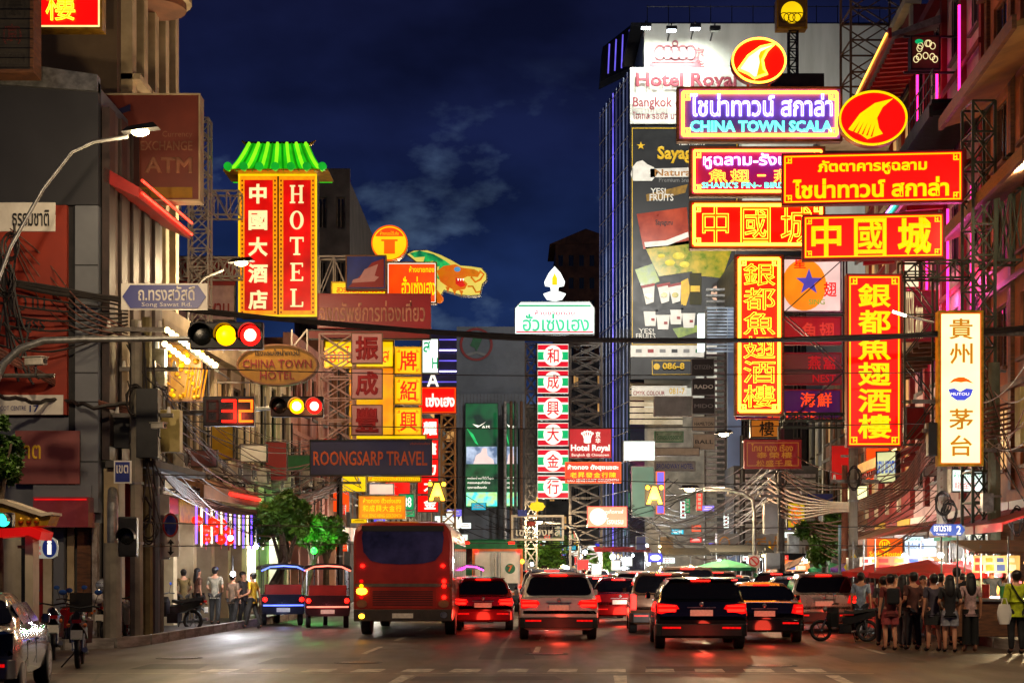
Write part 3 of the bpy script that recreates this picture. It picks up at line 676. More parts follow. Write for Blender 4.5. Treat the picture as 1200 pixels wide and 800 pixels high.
for i in range(7):
    p = onright(51.6+i*1.9, .38); h = 5.2
    n = thing('neon_upright', 'magenta neon tube standing between the pink shophouse windows', 'neon tube', (p.x, p.y, 16.1 if i % 2 else 9.8), 0, 'magenta tubes on the pink shophouse')
    MB().tube([(0, 0, 0), (0, 0, 4.2)], .045, 6).build('tube', NEON_P, n); MB().box(-.1, .1, -.1, .1, -.2, 0).build('holder', dark, n)
    if i % 2 == 0: light('POINT', (-.25, 0, 1), 110, (1, .1, .45), .1, n)
# lit curtain panels and red pier
for i in range(9):
    pass
# balcony rail
bl = thing('balcony', 'iron balcony rail with small flags above the neon canopy', 'balcony', (RX(56), 56, 16.6), RRZ)
for i in range(10): MB().tube([(i*.5, -1.6, 0), (i*.5, -1.6, 1.0)], .02, 5).build('baluster', dark, bl)
for z in (0, .5, 1.0): MB().tube([(0, -1.6, z), (4.6, -1.6, z)], .025, 5).build('rail', dark, bl)
MB().box(-.1, 4.8, -1.7, -.3, -.15, -.02).build('balcony_slab', dark, bl)
# hanging emblem box with a brown flower design
hb = sign('hanging_sign', 'brown square hanging sign with a pale floral emblem', (1067, 42, 1102, 82), 55, pm('print_brown', (112, 52, 36), (92, 40, 28), 2, .5), dark, .4)
for i in range(5):
    a = pi*i/4; MB().oring(.1, .12, .32*cos(a), .35+.12*sin(a), .025, -.03, -.016, 14).build('petal', CTX, hb)
for i in range(5): MB().oring(.1, .12, .24*cos(i*1.3), .8+.1*sin(i*2.1), .02, -.03, -.016, 14).build('petal', CTX, hb)
MB().prism(ell(.14, .08, -.22, .95, 12), -.03, -.016).build('leaf', GRN, hb)
for z in (-.02, 1.2): MB().box(-.7, 1.4, .1, .2, z-.06, z).build('bracket', dark, hb)

# ---- Hotel Royal tower
YH = 110; kh = YH/F
ht = thing('hotel_tower', 'tall hotel building with floodlit white wall and blue light lines on its side', 'building', (8.0, YH, 0))
def hx(px): return X(px, YH)-8.0
zt = Z(28, YH); z2 = Z(80, YH)
MB().box(hx(755), hx(1045), .0, 10, Z(480, YH), zt).build('white_wall', whitep, ht)
MB().box(hx(738), hx(755)-.01, .02, 10, Z(480, YH), z2).build('white_wall', whitep, ht)
MB().box(hx(738), hx(1000), .3, 10, 0, Z(480, YH)-.01).build('lower_wall', concrete, ht)
MB().box(hx(738), hx(880), -.35, -.003, Z(147, YH), Z(81, YH)).build('sign_panel', whitep, ht)
for i in range(7): MB().box(hx(738), hx(800), -.02, .28, Z(455+i*7, YH), Z(449.5+i*7, YH)).build('stone_course', cream, ht)
MB().box(hx(740), hx(1040), .5, 9.5, zt+.002, zt+.25).build('roof_deck', dark, ht)
for i in range(12): MB().tube([(hx(760+i*25), 1, zt), (hx(760+i*25), 1, zt+1.6)], .03, 5).build('roof_rail_post', dark, ht)
MB().tube([(hx(760), 1, zt+1.5), (hx(1035), 1, zt+1.5)], .03, 5).build('roof_rail', dark, ht)
logo = pm('rose_letter', (160, 78, 90), (140, 62, 74), 2, .4, 0, .02)
t0 = lambda s, a, b, c, d, md, m_=logo: text(s, hx(a), Z(d, YH), hx(c), Z(b, YH), -.6 if b > 80 else -.2, m_, md, ht)
t0('Hotel Royal', 744, 88, 862, 110, 'h'); t0('Bangkok @ Chinatown', 741, 116, 866, 132, 'b'); t0('โฮเทล รอยัล บางกอก แอท ไชน่าทาวน์', 741, 134, 866, 143, 'b')
text('京', hx(812), Z(68, YH), hx(825), Z(57, YH), -.2, logo, 'b', ht); text('华', hx(812), Z(83, YH), hx(825), Z(71, YH), -.2, logo, 'b', ht)
m = MB(); ch = hx(791)
for i in range(5): a = (i-2)*.45; m.oring(.42, .55, ch+a*1.15, Z(63, YH), .1, -.15, -.01, 16)
m.box(ch-1.6, ch+1.6, -.15, -.01, Z(74, YH), Z(68, YH)).box(ch-1.75, ch+1.75, -.2, -.01, Z(81.5, YH), Z(75, YH)).oring(.22, .22, ch, Z(52, YH), .08, -.15, -.01, 12)
m.build('crown_emblem', logo, ht)
# side with glass and light lines: receding wall from the front left corner
dv = Vector((-.137, 1, 0)).normalized(); Ls = 10.2
side = MB()
def sp(s, z, o=0): p = dv*s*-1; return (dv.x*s+o*-dv.y*1, dv.y*s+o*dv.x*0, z)
MB().add([(0, 0, 0), (dv.x*Ls, dv.y*Ls, 0), (dv.x*Ls+1, dv.y*Ls, 0), (1, .02, 0), (0, 0, z2), (dv.x*Ls, dv.y*Ls, z2), (dv.x*Ls+1, dv.y*Ls, z2), (1, .02, z2)],
         [(0, 1, 2, 3), (4, 7, 6, 5), (0, 4, 5, 1), (1, 5, 6, 2), (2, 6, 7, 3), (3, 7, 4, 0)]).build('glass_side', glass('dark_blue_glass', (26, 30, 44)), ht)
for i in range(9):
    s = .3+i*(Ls-.4)/8; x, y = dv.x*s-.12, dv.y*s
    MB().tube([(x, y, 2), (x, y, z2-.2)], .05, 5).build('light_line', [em('dim_led', (86, 92, 140), .22, .7, .3), em('pale_led', (140, 156, 205), .32, .7, .3), em('dim_led', (1, 1, 1)), em('dim_led', (1, 1, 1)), NEON_V][i % 5], ht)
for j in range(17):
    z = 3+j*2.0; MB().tube([(-.15, 0, z), (dv.x*Ls-.15, dv.y*Ls, z)], .035, 4).build('glazing_bar', steel_l, ht)
for px, py in ((815, 31), (787, 33), (838, 33), (757, 30)):
    f = thing('floodlight', 'floodlight on a bracket washing the white hotel wall', 'floodlight', (X(px, YH-2.6), YH-2.6, Z(py, YH-2.6)), 0, 'floodlights over the hotel wall')
    MB().tube([(0, 2.6, .0), (0, 0, .3), (0, 0, .1)], .05, 5).build('bracket', dark, f); MB().box(-.35, .35, -.2, .2, -.14, .1).build('lamp_body', dark, f)
    on = px != 838
    MB().box(-.28, .28, -.1, .24, -.2, -.142).build('lens', LED if on else winglass, f)
    if on:
        l = light('SPOT', (0, -.3, -.3), 760, (.93, 1, .88), .2, f, spot_size=R(130), spot_blend=.8); l.rotation_euler = (R(38), 0, 0)
# rooftop box on the far corner
rr = thing('roof_structure', 'violet lit plant room on the left corner of the hotel roof', 'roof structure', (X(722, 121), 121, Z(96, 121)))
MB().add([(-1.2, 0, 0), (1.3, 0, 1.2), (1.3, 2, 1.2), (-1.2, 2, 0), (-1, 0, 2.6), (1.3, 0, 4.4), (1.3, 2, 4.4), (-1, 2, 2.6)], [(0, 1, 5, 4), (3, 7, 6, 2), (4, 5, 6, 7), (0, 3, 2, 1), (0, 4, 7, 3), (1, 2, 6, 5)]).build('wall', dark, rr)
for i in range(4): MB().tube([(-.6+i*.5, -.06, .6+i*.2), (-.5+i*.5, -.06, 2.8+i*.35)], .05, 4).build('light_line', NEON_V, rr)
# ------------------------------------------------------------------ billboard on the hotel front
bb = thing('billboard', 'tall black snack billboard with yellow border and printed fruit packets', 'billboard', (X(800, 109), 109, Z(447, 109)))
kb_ = 109/F
def bx(px): return (px-800)*kb_
def bz(py): return (447-py)*kb_
MB().box(bx(739), bx(866), 0, .5, bz(404), bz(148)).build('board', dblack, bb)
MB().ring(bx(740.5), bx(864), bz(404), bz(150), .05, -.02, -.001).build('border', dyel, bb)
def pp(name, pts, mat, d=1): return MB().prism([(bx(a), bz(b)) for a, b in pts], -.02*d, -.02*d+.018).build(name, mat, bb)
def bt(s, a, b, c, d, mat, mode='f'): return text(s, bx(a), bz(d), bx(c), bz(b), -.16, mat, mode, bb)
bt('Sayaguru', 770, 172, 836, 192, dyel, 'h'); bt('YES! FRUITS', 794, 164, 826, 171, dwhite, 'b'); bt('Natural', 767, 199, 812, 207, pm('print_bronze', (190, 130, 60)), 'b'); bt('Premium Snacks', 772, 209, 816, 214, dgrey, 'f')
pp('printed_ribbon', [(762, 198), (820, 196), (858, 192), (858, 202), (820, 207), (762, 208)], dwhite); pp('printed_cloud', [(739, 205), (741, 196), (746, 190), (753, 188), (759, 193), (766, 196), (771, 203), (764, 212), (742, 212)], dwhite)
pp('printed_star', [(751, 166), (752.2, 169.5), (756, 169.5), (753, 171.5), (754, 175), (751, 173), (748, 175), (749, 171.5), (746, 169.5), (749.8, 169.5)], dyel)
bt('YES!', 762, 221, 780, 228, dwhite, 'b'); bt('FRUITS', 761, 228, 789, 236, dwhite, 'b')
pp('printed_flag', [(757, 228), (790, 220), (806, 216), (803, 226), (780, 232), (758, 236)], pm('print_mustard', (150, 112, 34)))
pouch_r = pm('pouch_red', (176, 62, 22), (120, 30, 12), .5, .3, 0, .05); pouch_y = pm('pouch_yellow', (190, 160, 14), (104, 124, 14), 1.6, .3, 0, .05); pouch_g = pm('pouch_green', (130, 150, 20), (60, 92, 14), 1.5, .35, 0, .05)
pp('printed_pouch', [(746, 251), (805, 243), (808, 286), (754, 292)], pouch_r, 2); pp('printed_pouch', [(756, 290), (808, 282), (812, 318), (772, 324)], pouch_y, 2)
pp('printed_ribbon', [(755, 284), (780, 282), (806, 272), (807, 278), (782, 288), (756, 290)], dwhite, 4); bt('Sayaguru', 768, 258, 788, 266, dblack, 'b')
for a, b, r in ((795, 300, 7), (785, 308, 6), (802, 310, 6), (775, 300, 4)): MB().prism(ell(r*kb_, r*.6*kb_, bx(a), bz(b), 14), -.075, -.06).build('printed_fruit', pm('print_lemon', (232, 214, 90), (196, 180, 60)), bb)
pp('printed_pouch', [(810, 292), (858, 292), (846, 326), (811, 322)], pouch_y, 1); pp('printed_pouch', [(812, 262), (862, 258), (858, 291), (811, 291)], pouch_g, 1)
pp('printed_pouch', [(744, 316), (765, 309), (773, 330), (752, 338)], pouch_g, 3)
for i, (a, b) in enumerate(((760, 345), (778, 344), (791, 344))):
    pp('printed_jar', [(a-8, b-10), (a+7, b-12), (a+6, b+9), (a-3, b+12)], dwhite, 3+i); pp('printed_lid', [(a-9, b-10), (a+7, b-13), (a+7, b-10), (a-8, b-7)], dred, 6); MB().prism(ell(4*kb_, 3*kb_, bx(a), bz(b+2), 12), -.16, -.13).build('printed_fruit', pouch_y, bb)
pp('printed_mango', [(798, 330), (806, 326), (809, 340), (804, 358), (798, 358)], dyel, 2); pp('printed_box', [(808, 320), (822, 320), (822, 357), (808, 357)], pm('print_olive', (60, 56, 20)), 3); pp('printed_label', [(809, 335), (820, 335), (820, 342), (809, 342)], dyel, 5)
for i in range(4):
    a, b = 762+i*15, 372+(i % 2)*5-i; pp('printed_tub', [(a-8, b-8), (a+8, b-8), (a+6, b+10), (a-6, b+10)], dwhite, 3); pp('printed_tub_lid', [(a-9, b-13), (a+8, b-13), (a+9, b-7), (a-9, b-7)], dark, 4); pp('printed_label', [(a+1, b+1), (a+5, b+1), (a+5, b+4), (a+1, b+4)], dred, 5)
bt('YES!', 748, 385, 766, 391, dwhite, 'b'); bt('FRUITS', 745, 391, 768, 397, dwhite, 'b'); pp('printed_sachet', [(788, 385), (817, 381), (820, 388), (795, 396)], pouch_g, 2)
# printed girl
MB().prism(ell(9.5*kb_, 11*kb_, bx(842), bz(341), 20), -.04, -.02).build('printed_hair', pm('print_dark_hair', (40, 26, 22)), bb)
MB().prism(ell(7*kb_, 9*kb_, bx(840), bz(344), 20), -.07, -.05).build('printed_face', pm('print_skin', (226, 186, 160), (214, 170, 146)), bb)
for a in (837, 844): MB().prism(ell(1.3*kb_, .9*kb_, bx(a), bz(342), 8), -.09, -.072).build('printed_eye', dblack, bb)
MB().prism(ell(1.4*kb_, .6*kb_, bx(840), bz(349), 8), -.09, -.072).build('printed_mouth', dred, bb)
MB().prism([(bx(842), bz(356)), (bx(850), bz(352)), (bx(854), bz(366)), (bx(838), bz(366))], -.05, -.03).build('printed_neck', pm('print_skin', (1, 1, 1)), bb)
MB().box(bx(739), bx(866), .02, .5, bz(418), bz(404.5)).build('logo_strip', dwhite, bb)
for i in range(6): MB().box(bx(745+i*14), bx(752+i*14), .0, .019, bz(413), bz(409)).build('small_logo', [dgrey, dred, dgrey, dblack, dgrey, dgreen][i], bb)
MB().box(bx(739), bx(815), .0, .5, bz(444), bz(418.5)).build('contact_board', dblack, bb); MB().ring(bx(764), bx(812), bz(439), bz(422), .04, -.03, -.002).build('border', dyel, bb)
bt('086-8', 776, 425, 802, 433, dyel, 'h'); MB().prism(ell(.22, .22, bx(769.5), bz(429.5), 16), -.05, -.03).build('phone_disc', dyel, bb)
l = light('SPOT', (X(800, 104), 104, Z(410, 104)), 9500, (1, .97, .88), .4, None, spot_size=R(120), spot_blend=.9); l.rotation_euler = (R(92), 0, 0)  # added spotlight without a lamp body, put in to brighten the billboard
l.parent = bb; l.location = (-2, -17, bz(300))
cm = sign('wall_sign', 'small white and red printed wall sign below the black billboard', (740, 452, 805, 464), 109.4, dwhite, dwhite, .3, texts=[('CMYK COLOUR', .03, .5, .6, .9, dred, 'b'), ('081-7', .68, .2, .96, .8, dyel, 'b')])

# ------------------------------------------------------------------ left signs
# green-roofed hotel sign
k6 = 60/F
hs = thing('hotel_sign', 'tall red hotel sign box with a glowing green tiled roof', 'sign', (X(325.5, 60), 60, Z(371, 60)))
def sx(px): return (px-325.5)*k6
def sz(py): return (371-py)*k6
MB().box(sx(280), sx(371), .0, .9, sz(370), sz(205)).build('cabinet', dark, hs)
GBD = em('gold_border', (255, 150, 10), .95, .2, 6); REDH2 = em('hotel_red_face', (215, 8, 6), .95, .55, .8)
MB().ring(sx(279.5), sx(371.5), sz(371), sz(204.5), .06, -.08, .0).build('frame', YEL, hs)
for a, b in ((281.5, 325), (327, 369.5)):
    MB().box(sx(a), sx(b), -.02, -.001, sz(369), sz(206)).build('face', REDH2, hs)
    MB().ring(sx(a), sx(b), sz(369), sz(206), .16, -.035, -.021).build('border', GBD, hs)
    n = 30
    m = MB()
    for i in range(n):
        z = sz(367)+(sz(208)-sz(367))*i/n
        for xx in (sx(a)+.05, sx(b)-.11): m.box(xx, xx+.06, -.04, -.036, z, z+.07)
    tag(m.build('key_pattern', dred, hs), kind='stuff')
for i, c in enumerate('中國大酒店'): text(c, sx(291), sz(239+i*31), sx(314), sz(216+i*31), -.06, CTX, 'h', hs)
def serif(ch, x0, z0, x1, z1, y):
    w, h = x1-x0, z1-z0; m = MB(); P = lambda u0, u1, v0, v1: m.box(x0+u0*w, x0+u1*w, y-.03, y, z0+v0*h, z0+v1*h)
    if ch == 'H':
        for u in (0, .62): P(u, u+.38, 0, .08); P(u, u+.38, .92, 1); P(u+.09, u+.29, .081, .919)
        P(.29, .71, .47, .54)
    elif ch == 'O':
        n = 28; vs = []
        for k in range(n):
            t = 2*pi*k/n
            for (ra, rb, yy) in ((.5, .52, y-.03), (.27, .44, y-.03), (.27, .44, y), (.5, .52, y)): vs.append((x0+w*(.5+ra*cos(t)), yy, z0+h*(.5+rb*sin(t))))
        m.add(vs, [(k*4+q, k*4+(q+1) % 4, ((k+1) % n)*4+(q+1) % 4, ((k+1) % n)*4+q) for k in range(n) for q in range(4)])
    elif ch == 'T': P(.0, 1, .9, 1); P(0, .07, .74, .899); P(.93, 1, .74, .899); P(.39, .61, .081, .899); P(.25, .75, 0, .08)
    elif ch == 'E': P(.03, .95, .92, 1); P(.03, .95, 0, .08); P(.14, .36, .081, .919); P(.361, .7, .46, .54); P(.87, .95, .78, .919); P(.87, .97, .081, .24); P(.64, .7, .38, .459); P(.64, .7, .541, .62)
    elif ch == 'L': P(.03, .5, .92, 1); P(.16, .38, .081, .919); P(.03, .95, 0, .08); P(.87, .97, .081, .28)
    m.build('letter', CTX, hs)
for i, c in enumerate('HOTEL'): serif(c, sx(340), sz(238.5+i*30.3), sx(356), sz(217.5+i*30.3), -.04)
# tiled roof: curved hip with ribs
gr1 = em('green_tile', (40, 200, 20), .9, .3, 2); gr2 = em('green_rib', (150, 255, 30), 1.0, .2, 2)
def rp_(u, v, o=0):      # u -1..1 across, v 0 eave..1 ridge
    half = (385-266)/2*k6*(1-.40*v**.72)
    return (u*half, -.55+.5*v-o, sz(204)+(204-168)*k6*(v**1.15))
def rpb(u, v): x, y, z = rp_(u, v); return (x, .9+.5-.5*v, z)
m = MB(); nv = 6
m.loft([[rp_(-1, v/nv), rp_(1, v/nv), rpb(1, v/nv), rpb(-1, v/nv)] for v in range(nv+1)]); m.build('roof', gr1, hs)
for i in range(7):
    u0 = -.93+i*.31
    MB().tube([rp_(u0*.99, v/nv, .02) for v in range(nv+1)], .065, 6).build('roof_tile_rib', gr2 if i % 2 else gr2, hs)
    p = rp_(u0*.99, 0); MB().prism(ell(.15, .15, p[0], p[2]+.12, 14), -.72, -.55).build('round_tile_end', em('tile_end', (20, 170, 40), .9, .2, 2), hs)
for i in range(6):
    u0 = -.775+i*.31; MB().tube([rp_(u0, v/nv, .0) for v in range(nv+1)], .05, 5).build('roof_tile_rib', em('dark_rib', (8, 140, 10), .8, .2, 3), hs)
MB().box(sx(264.5), sx(386.5), -.62, 1.2, sz(204.2), sz(202.6)).build('eave_board', goldp, hs)
for s, a in ((-1, 290), (1, 361)):
    MB().tube([(sx(a), .2, sz(168)), (sx(a+s*4), .2, sz(166.5)), (sx(a+s*8), .2, sz(163))], [.08, .06, .02], 6).build('ridge_horn', goldp, hs)
MB().box(sx(288), sx(362), -.1, .95, sz(169), sz(167)).build('ridge', dark, hs)
lattice('sign_tower', 'thin steel lattice mast left of the green roofed hotel sign', X(221, 57), X(244, 57), 57, 57.6, Z(400, 57), Z(138, 57), 12, 'z', steel_l, .07)
lattice('sign_gantry', 'steel lattice gantry behind the left lattice mast', X(205, 58), X(279, 58), 58.3, 59, Z(322, 58), Z(300, 58), 6, 'x', steel_l, .07)
lattice('sign_gantry', 'steel lattice gantry running above the red and white banner', X(205, 58), X(279, 58), 58.2, 59, Z(250, 58), Z(222, 58), 5, 'x', steel_l, .06, xb=False)
sign('banner', 'dim red and pale striped banner behind the steel mast', (204, 300, 276, 376), 60.2, pm('print_pale_pink', (196, 160, 160), (170, 134, 138)), steel, .3, texts=[('สะพาน', .35, .72, .9, .9, dred, 'b')], cat='banner')
MB().box(-1.1, 1.1, -.06, -.04, 1.2, 2.3)
t = thing('banner', 'plain red band of cloth across the dim pale banner', 'banner', (X(240, 59.9), 59.9, Z(334, 59.9))); MB().box(-1.12, 1.12, 0, .08, 0, .95).build('cloth', dred, t)
# near-left boards
sign('advert_board', 'brown unlit exchange and ATM board behind the street lamp head', (118, 110, 235, 236), 41, pm('print_rust', (118, 46, 26), (96, 36, 20), .6, .5, 0, .02), beige, .5, lip=.04,
     texts=[('Currency', .62, .35, .92, .42, pm('print_tan', (150, 96, 70)), 'f'), ('EXCHANGE', .4, .44, .92, .53, pm('print_tan', (1, 1, 1)), 'b'), ('ATM', .44, .59, .92, .74, pm('print_tan', (1, 1, 1)), 'h'), ('WESTERN UNION', .17, .89, .5, .96, dblack, 'b')])
o = bpy.data.objects['advert_board']
wA = 117*41/F; hA = 126*41/F
MB().box(-wA*.38, wA*.42, -.026, -.016, hA*.03, hA*.13).build('yellow_band', pm('print_ochre', (150, 112, 20), (130, 96, 16)), o); MB().prism([(-wA*.38, hA*.83), (-wA*.2, hA*.9), (-wA*.2, hA*.84), (-wA*.33, hA*.8)], -.03, -.016).build('printed_emblem', dnavy, o)
sign('roof_sign', 'small bright red sign with a yellow character at the top left corner', (38, -14, 120, 35), 40, RED, goldp, .4, texts=[('樓', .2, .1, .62, .8, (YEL, NEON_Y), 'fn')], border=em('pale_border', (255, 236, 150), 1.2), bw=.04, inset=.06)
es = sign('old_sign', 'old tube letter sign with a wire grid at the top left edge', (-40, -20, 40, 86), 37, pm('old_sign_face', (60, 54, 46), (44, 40, 34), 2), timber, .6, lip=.08, texts=[('CHEOK YEIN', .02, .78, .88, .9, steel, 'n'), ('(泰)', .55, .16, .9, .4, dark, 'n'), ('(京)', .55, .46, .82, .68, dred, 'n')])
for i in range(9): MB().box(-.78, .78, -.09, -.075, .1+i*.22, .115+i*.22).build('wire', dark, es)
# oval hotel sign
oh, rx, rz = oval('hotel_oval_sign', 'unlit gold oval hotel sign with dark red lettering below the traffic signal', (277, 403, 373, 452), 50, pm('print_old_gold', (150, 104, 24), (116, 78, 16), 1, .4, .2), timber, .3, border=timber)
oh.location.z = Z(452, 50)
oldred = pm('print_maroon', (120, 22, 18), (90, 16, 14))
text('CHINA TOWN', -rx*.84, rz*.85, rx*.84, rz*1.25, -.05, oldred, 'b', oh); text('HOTEL', -rx*.42, rz*.3, rx*.42, rz*.7, -.05, oldred, 'b', oh); text('โรงแรมไชน่าทาวน์', -rx*.55, rz*1.45, rx*.55, rz*1.75, -.05, dark, 'b', oh)
sf = thing('sign_bracket', 'pale tube frame carrying the unlit oval hotel sign', 'bracket', (X(242, 50.6), 50.6, Z(448, 50.6))); k5 = 50.6/F
for a, b, c, d in ((0, 0, 45, 0), (0, 0, 0, 55), (5, 0, 30, 60), (45, 0, 118, 0), (100, -10, 100, 62), (118, -10, 118, 62), (100, 40, 118, 62), (0, 30, 30, 60)): beam('bar', (a*k5, 0, b*k5), (c*k5, 0, d*k5), .05, steel_l, sf)
# dim red Thai sign, flag sign, gold disc, dragon sign, etc.
sign('shop_sign', 'wide dim red sign with cream Thai lettering', (372, 344, 505, 385), 57, em('dull_red', (150, 20, 24), .5, .2, 1), dred, .3, lip=.04, texts=[('จงทรัพย์การท่องเที่ยว', .02, .2, .95, .8, pm('print_faded', (210, 150, 120)), 'b')])
sign('shop_sign', 'thin dark red strip sign under the wide dim red Thai sign', (360, 386, 505, 398), 57.3, dred, dark, .2)
fs = sign('flag_sign', 'square blue and red sign with a pale flag shape', (405, 299, 453, 340), 56.5, dblue, timber, .3, lip=.05)
w_, h_ = 48*56.5/F, 41*56.5/F
MB().prism([(-.62, .1), (.62, .1), (.62, 1.1), (.2, .95), (-.1, .6)], -.03, -.016).build('red_field', dred, fs)
MB().prism([(-.5, .25), (.3, .3), (.45, .45), (.3, .5), (.42, .9), (-.05, .72), (-.22, .42), (-.45, .36)], -.045, -.031).build('flag_shape', dpink, fs)
gd, rx, rz = oval('gold_disc_sign', 'round glowing yellow disc sign above the dragon sign', (435, 264, 478, 306), 59.5, YEL, goldp, .35, border=OTX)
MB().prism([p for p in ell(rx*.86, rz*.86, 0, rz, 24, .45, pi-.45)], -.045, -.031).build('orange_arc', ORG, gd); text('ห้างทองโต๊ะกัง', -rx*.5, rz*1.42, rx*.5, rz*1.65, -.07, YEL, 'f', gd)
m = MB().box(-.2, .2, -.05, -.031, rz*.4, rz*1.1); m.box(-.3, .3, -.05, -.031, rz*1.101, rz*1.2).build('gate_emblem', OTX, gd)
dg = sign('gold_shop_sign', 'orange lit gold shop sign with yellow Thai words', (453, 307, 512, 356), 59, ORG, goldp, .35, texts=[('ห้างขายทอง', .45, .1, .95, .25, YTX, 'b'), ('ฮั่วเซ่งเฮง', .3, .35, .97, .8, YTX, 'b')], border=WTX, bw=.03, inset=.04)
sign('gold_shop_sign', 'yellow lit strip sign with red words under the flag sign', (388, 330, 453, 346), 58, YEL, goldp, .3, texts=[('สุวรรณภูมิเยาวราช', .1, .35, .95, .95, RED, 'b')])
# dragon head
YD = 60; kd = YD/F
dr = thing('dragon_sign', 'lit dragon head sign jutting into the night sky', 'sign', (X(470, YD), YD, Z(355, YD)))
def dp(pts): return [((a-470)*kd, (355-b)*kd) for a, b in pts]
body = [(476, 297), (484, 293), (500, 292.5), (516, 298), (530, 305), (540, 311), (553, 312), (565, 314), (571, 321), (571, 328), (566, 333), (563, 346), (552, 347), (540, 346), (530, 343), (520, 340), (514, 350), (508, 355), (500, 352), (498, 340), (500, 325), (492, 310)]
MB().prism(dp(body), 0, .4).build('cabinet', galv, dr); MB().prism(dp([(524+(a-524)*.97, 322+(b-322)*.96) for a, b in body]), -.03, -.001).build('face', em('dragon_pale', (226, 206, 90), .95, .15, 1), dr)
DG = em('dragon_green', (0, 130, 80), .75, .5, 2.5, None, (40, 190, 90)); DO = em('dragon_orange', (236, 130, 10), .85, .4, 2, None, (200, 90, 10))
MB().prism(dp([(480, 297), (492, 294), (508, 298), (522, 306), (530, 312), (524, 316), (518, 330), (512, 326), (515, 312), (505, 316), (508, 306), (496, 308), (498, 301), (486, 302)]), -.05, -.031).build('mane', DG, dr)
MB().prism(dp([(512, 318), (520, 312), (534, 310), (541, 314), (556, 316), (563, 320), (560, 325), (548, 324), (542, 327), (548, 333), (545, 339), (534, 341), (524, 336), (516, 330)]), -.07, -.051).build('snout', DO, dr)
MB().prism(dp([(534, 326), (540, 327), (546, 335), (540, 337), (534, 333)]), -.09, -.071).build('mouth', em('dragon_mouth', (220, 30, 20), .9), dr)
for a in (536, 539, 542): MB().prism(dp([(a, 327), (a+2, 327), (a+1, 330)]), -.1, -.091).build('tooth', WTX, dr)
MB().prism(ell(.12, .09, (536-470)*kd, (355-316)*kd, 12), -.1, -.071).build('eye', em('eye_glow', (90, 160, 210), .8), dr)
MB().tube([((a-470)*kd, -.09, (355-b)*kd) for a, b in ((552, 325), (557, 331), (563, 328), (567, 322), (562, 318))], .04, 6).build('whisker', DO, dr)
MB().tube([((a-470)*kd, -.09, (355-b)*kd) for a, b in ((548, 336), (554, 336), (558, 343), (563, 342))], .035, 6).build('whisker', DO, dr)
for i in range(5): MB().ball(((505+i*2.5-470)*kd, -.05, (338+i*3.2-355)*-kd), .16, 8, 5).build('scale_lobe', DO, dr)
for a, b in ((522, 343), (530, 346), (538, 347)): MB().prism(dp([(a, b-7), (a+5, b-6), (a+3, b)]), -.06, -.04).build('beard_tuft', DO, dr)
# tower of pinkish and yellow squares
sign('shop_sign', 'yellow lit Thai sign crossed by pale steel braces', (380, 399, 462, 431), 58.5, YEL, goldp, .3, texts=[('เอกไทยแก๊ส', .03, .2, .93, .8, RED, 'f')], inset=.04)
lat = lattice('sign_scaffold', 'pale steel lattice frame holding the pink character squares', X(372, 56), X(412, 56), 56.6, 57.4, Z(515, 56), Z(388, 56), 5, 'z', pm('pink_steel', (196, 150, 140), (150, 108, 100), 5, .5), .07)
lattice('sign_scaffold', 'steel lattice frame between the hotel sign and the flag sign', X(372, 58), X(408, 58), 58.2, 58.8, Z(344, 58), Z(299, 58), 2, 'x', steel_l, .06, xb=False)
for i, (c, py) in enumerate((('振', 390), ('成', 431.5), ('豐', 474))):
    sign('character_sign', ['topmost', 'middle', 'lowest'][i]+' of the pale pink squares with a dark red character', (411.5, py, 448.5, py+36), 55.5, dpink, timber, .25, lip=.03, texts=[(c, .13, .1, .87, .9, pm('deep_red', (160, 16, 24), (130, 12, 20)), 'h')])
# yellow backing and second column
sign('backing_sign', 'tall yellow lit sign behind the pink character squares', (409, 385, 462, 512), 58.9, em('amber_face', (255, 190, 0), .95, .3, 1, None, (255, 130, 10)), goldp, .3)
for i, (c, py) in enumerate((('塘', 361), ('牌', 406), ('紹', 441), ('興', 477))):
    sign('character_sign', ['yellow square sign with half hidden red character, topmost', 'yellow square sign with red character, second from top', 'yellow square sign with red character, third from top', 'yellow square sign with red character, lowest'][i], (462, py, 494.5, py+33), 58, YEL, goldp, .3, lip=.03, inset=.05, border=OTX, bw=.02, texts=[(c, .2, .15, .82, .85, RED, 'b')], corner=OTX)
sign('wall_sign', 'slim yellow strip sign above the travel agency board', (410, 509, 500, 515.5), 58.3, YEL, goldp, .3)
sign('travel_sign', 'dark blue unlit travel agency board with orange letters', (363, 515, 506.5, 557), 54, dnavy, dark, .3, lip=.04, texts=[('ROONGSARP TRAVEL', .03, .32, .96, .72, pm('print_burnt', (190, 84, 30), (160, 66, 20)), 'b'), ('บริษัทท่องเที่ยว', .82, .07, .98, .14, pm('print_burnt', (1, 1, 1)), 'f')])
sign('wall_sign', 'slim yellow Thai strip sign under the travel agency board', (430, 556, 494, 565), 56, YEL, goldp, .25, texts=[('ห้างทองฮั่วเซ่งเฮง', .05, .2, .95, .75, OTX, 'f')])
sign('gold_shop_sign', 'orange lit rectangular sign above the red bus roof', (420, 580.5, 475.5, 608), 52, em('amber_face2', (255, 150, 0), 1.0, .2, 2, None, (255, 110, 0)), goldp, .25, lip=.03,
     texts=[('ห้างทอง ฮั่วเซ่งเฮง', .1, .1, .9, .32, YTX, 'b')]+horiz('和成興大金行', .08, .4, .92, .68, YTX, 'b')+[('HUA SENG HENG GOLDSMITH', .08, .78, .92, .92, YTX, 'f')])
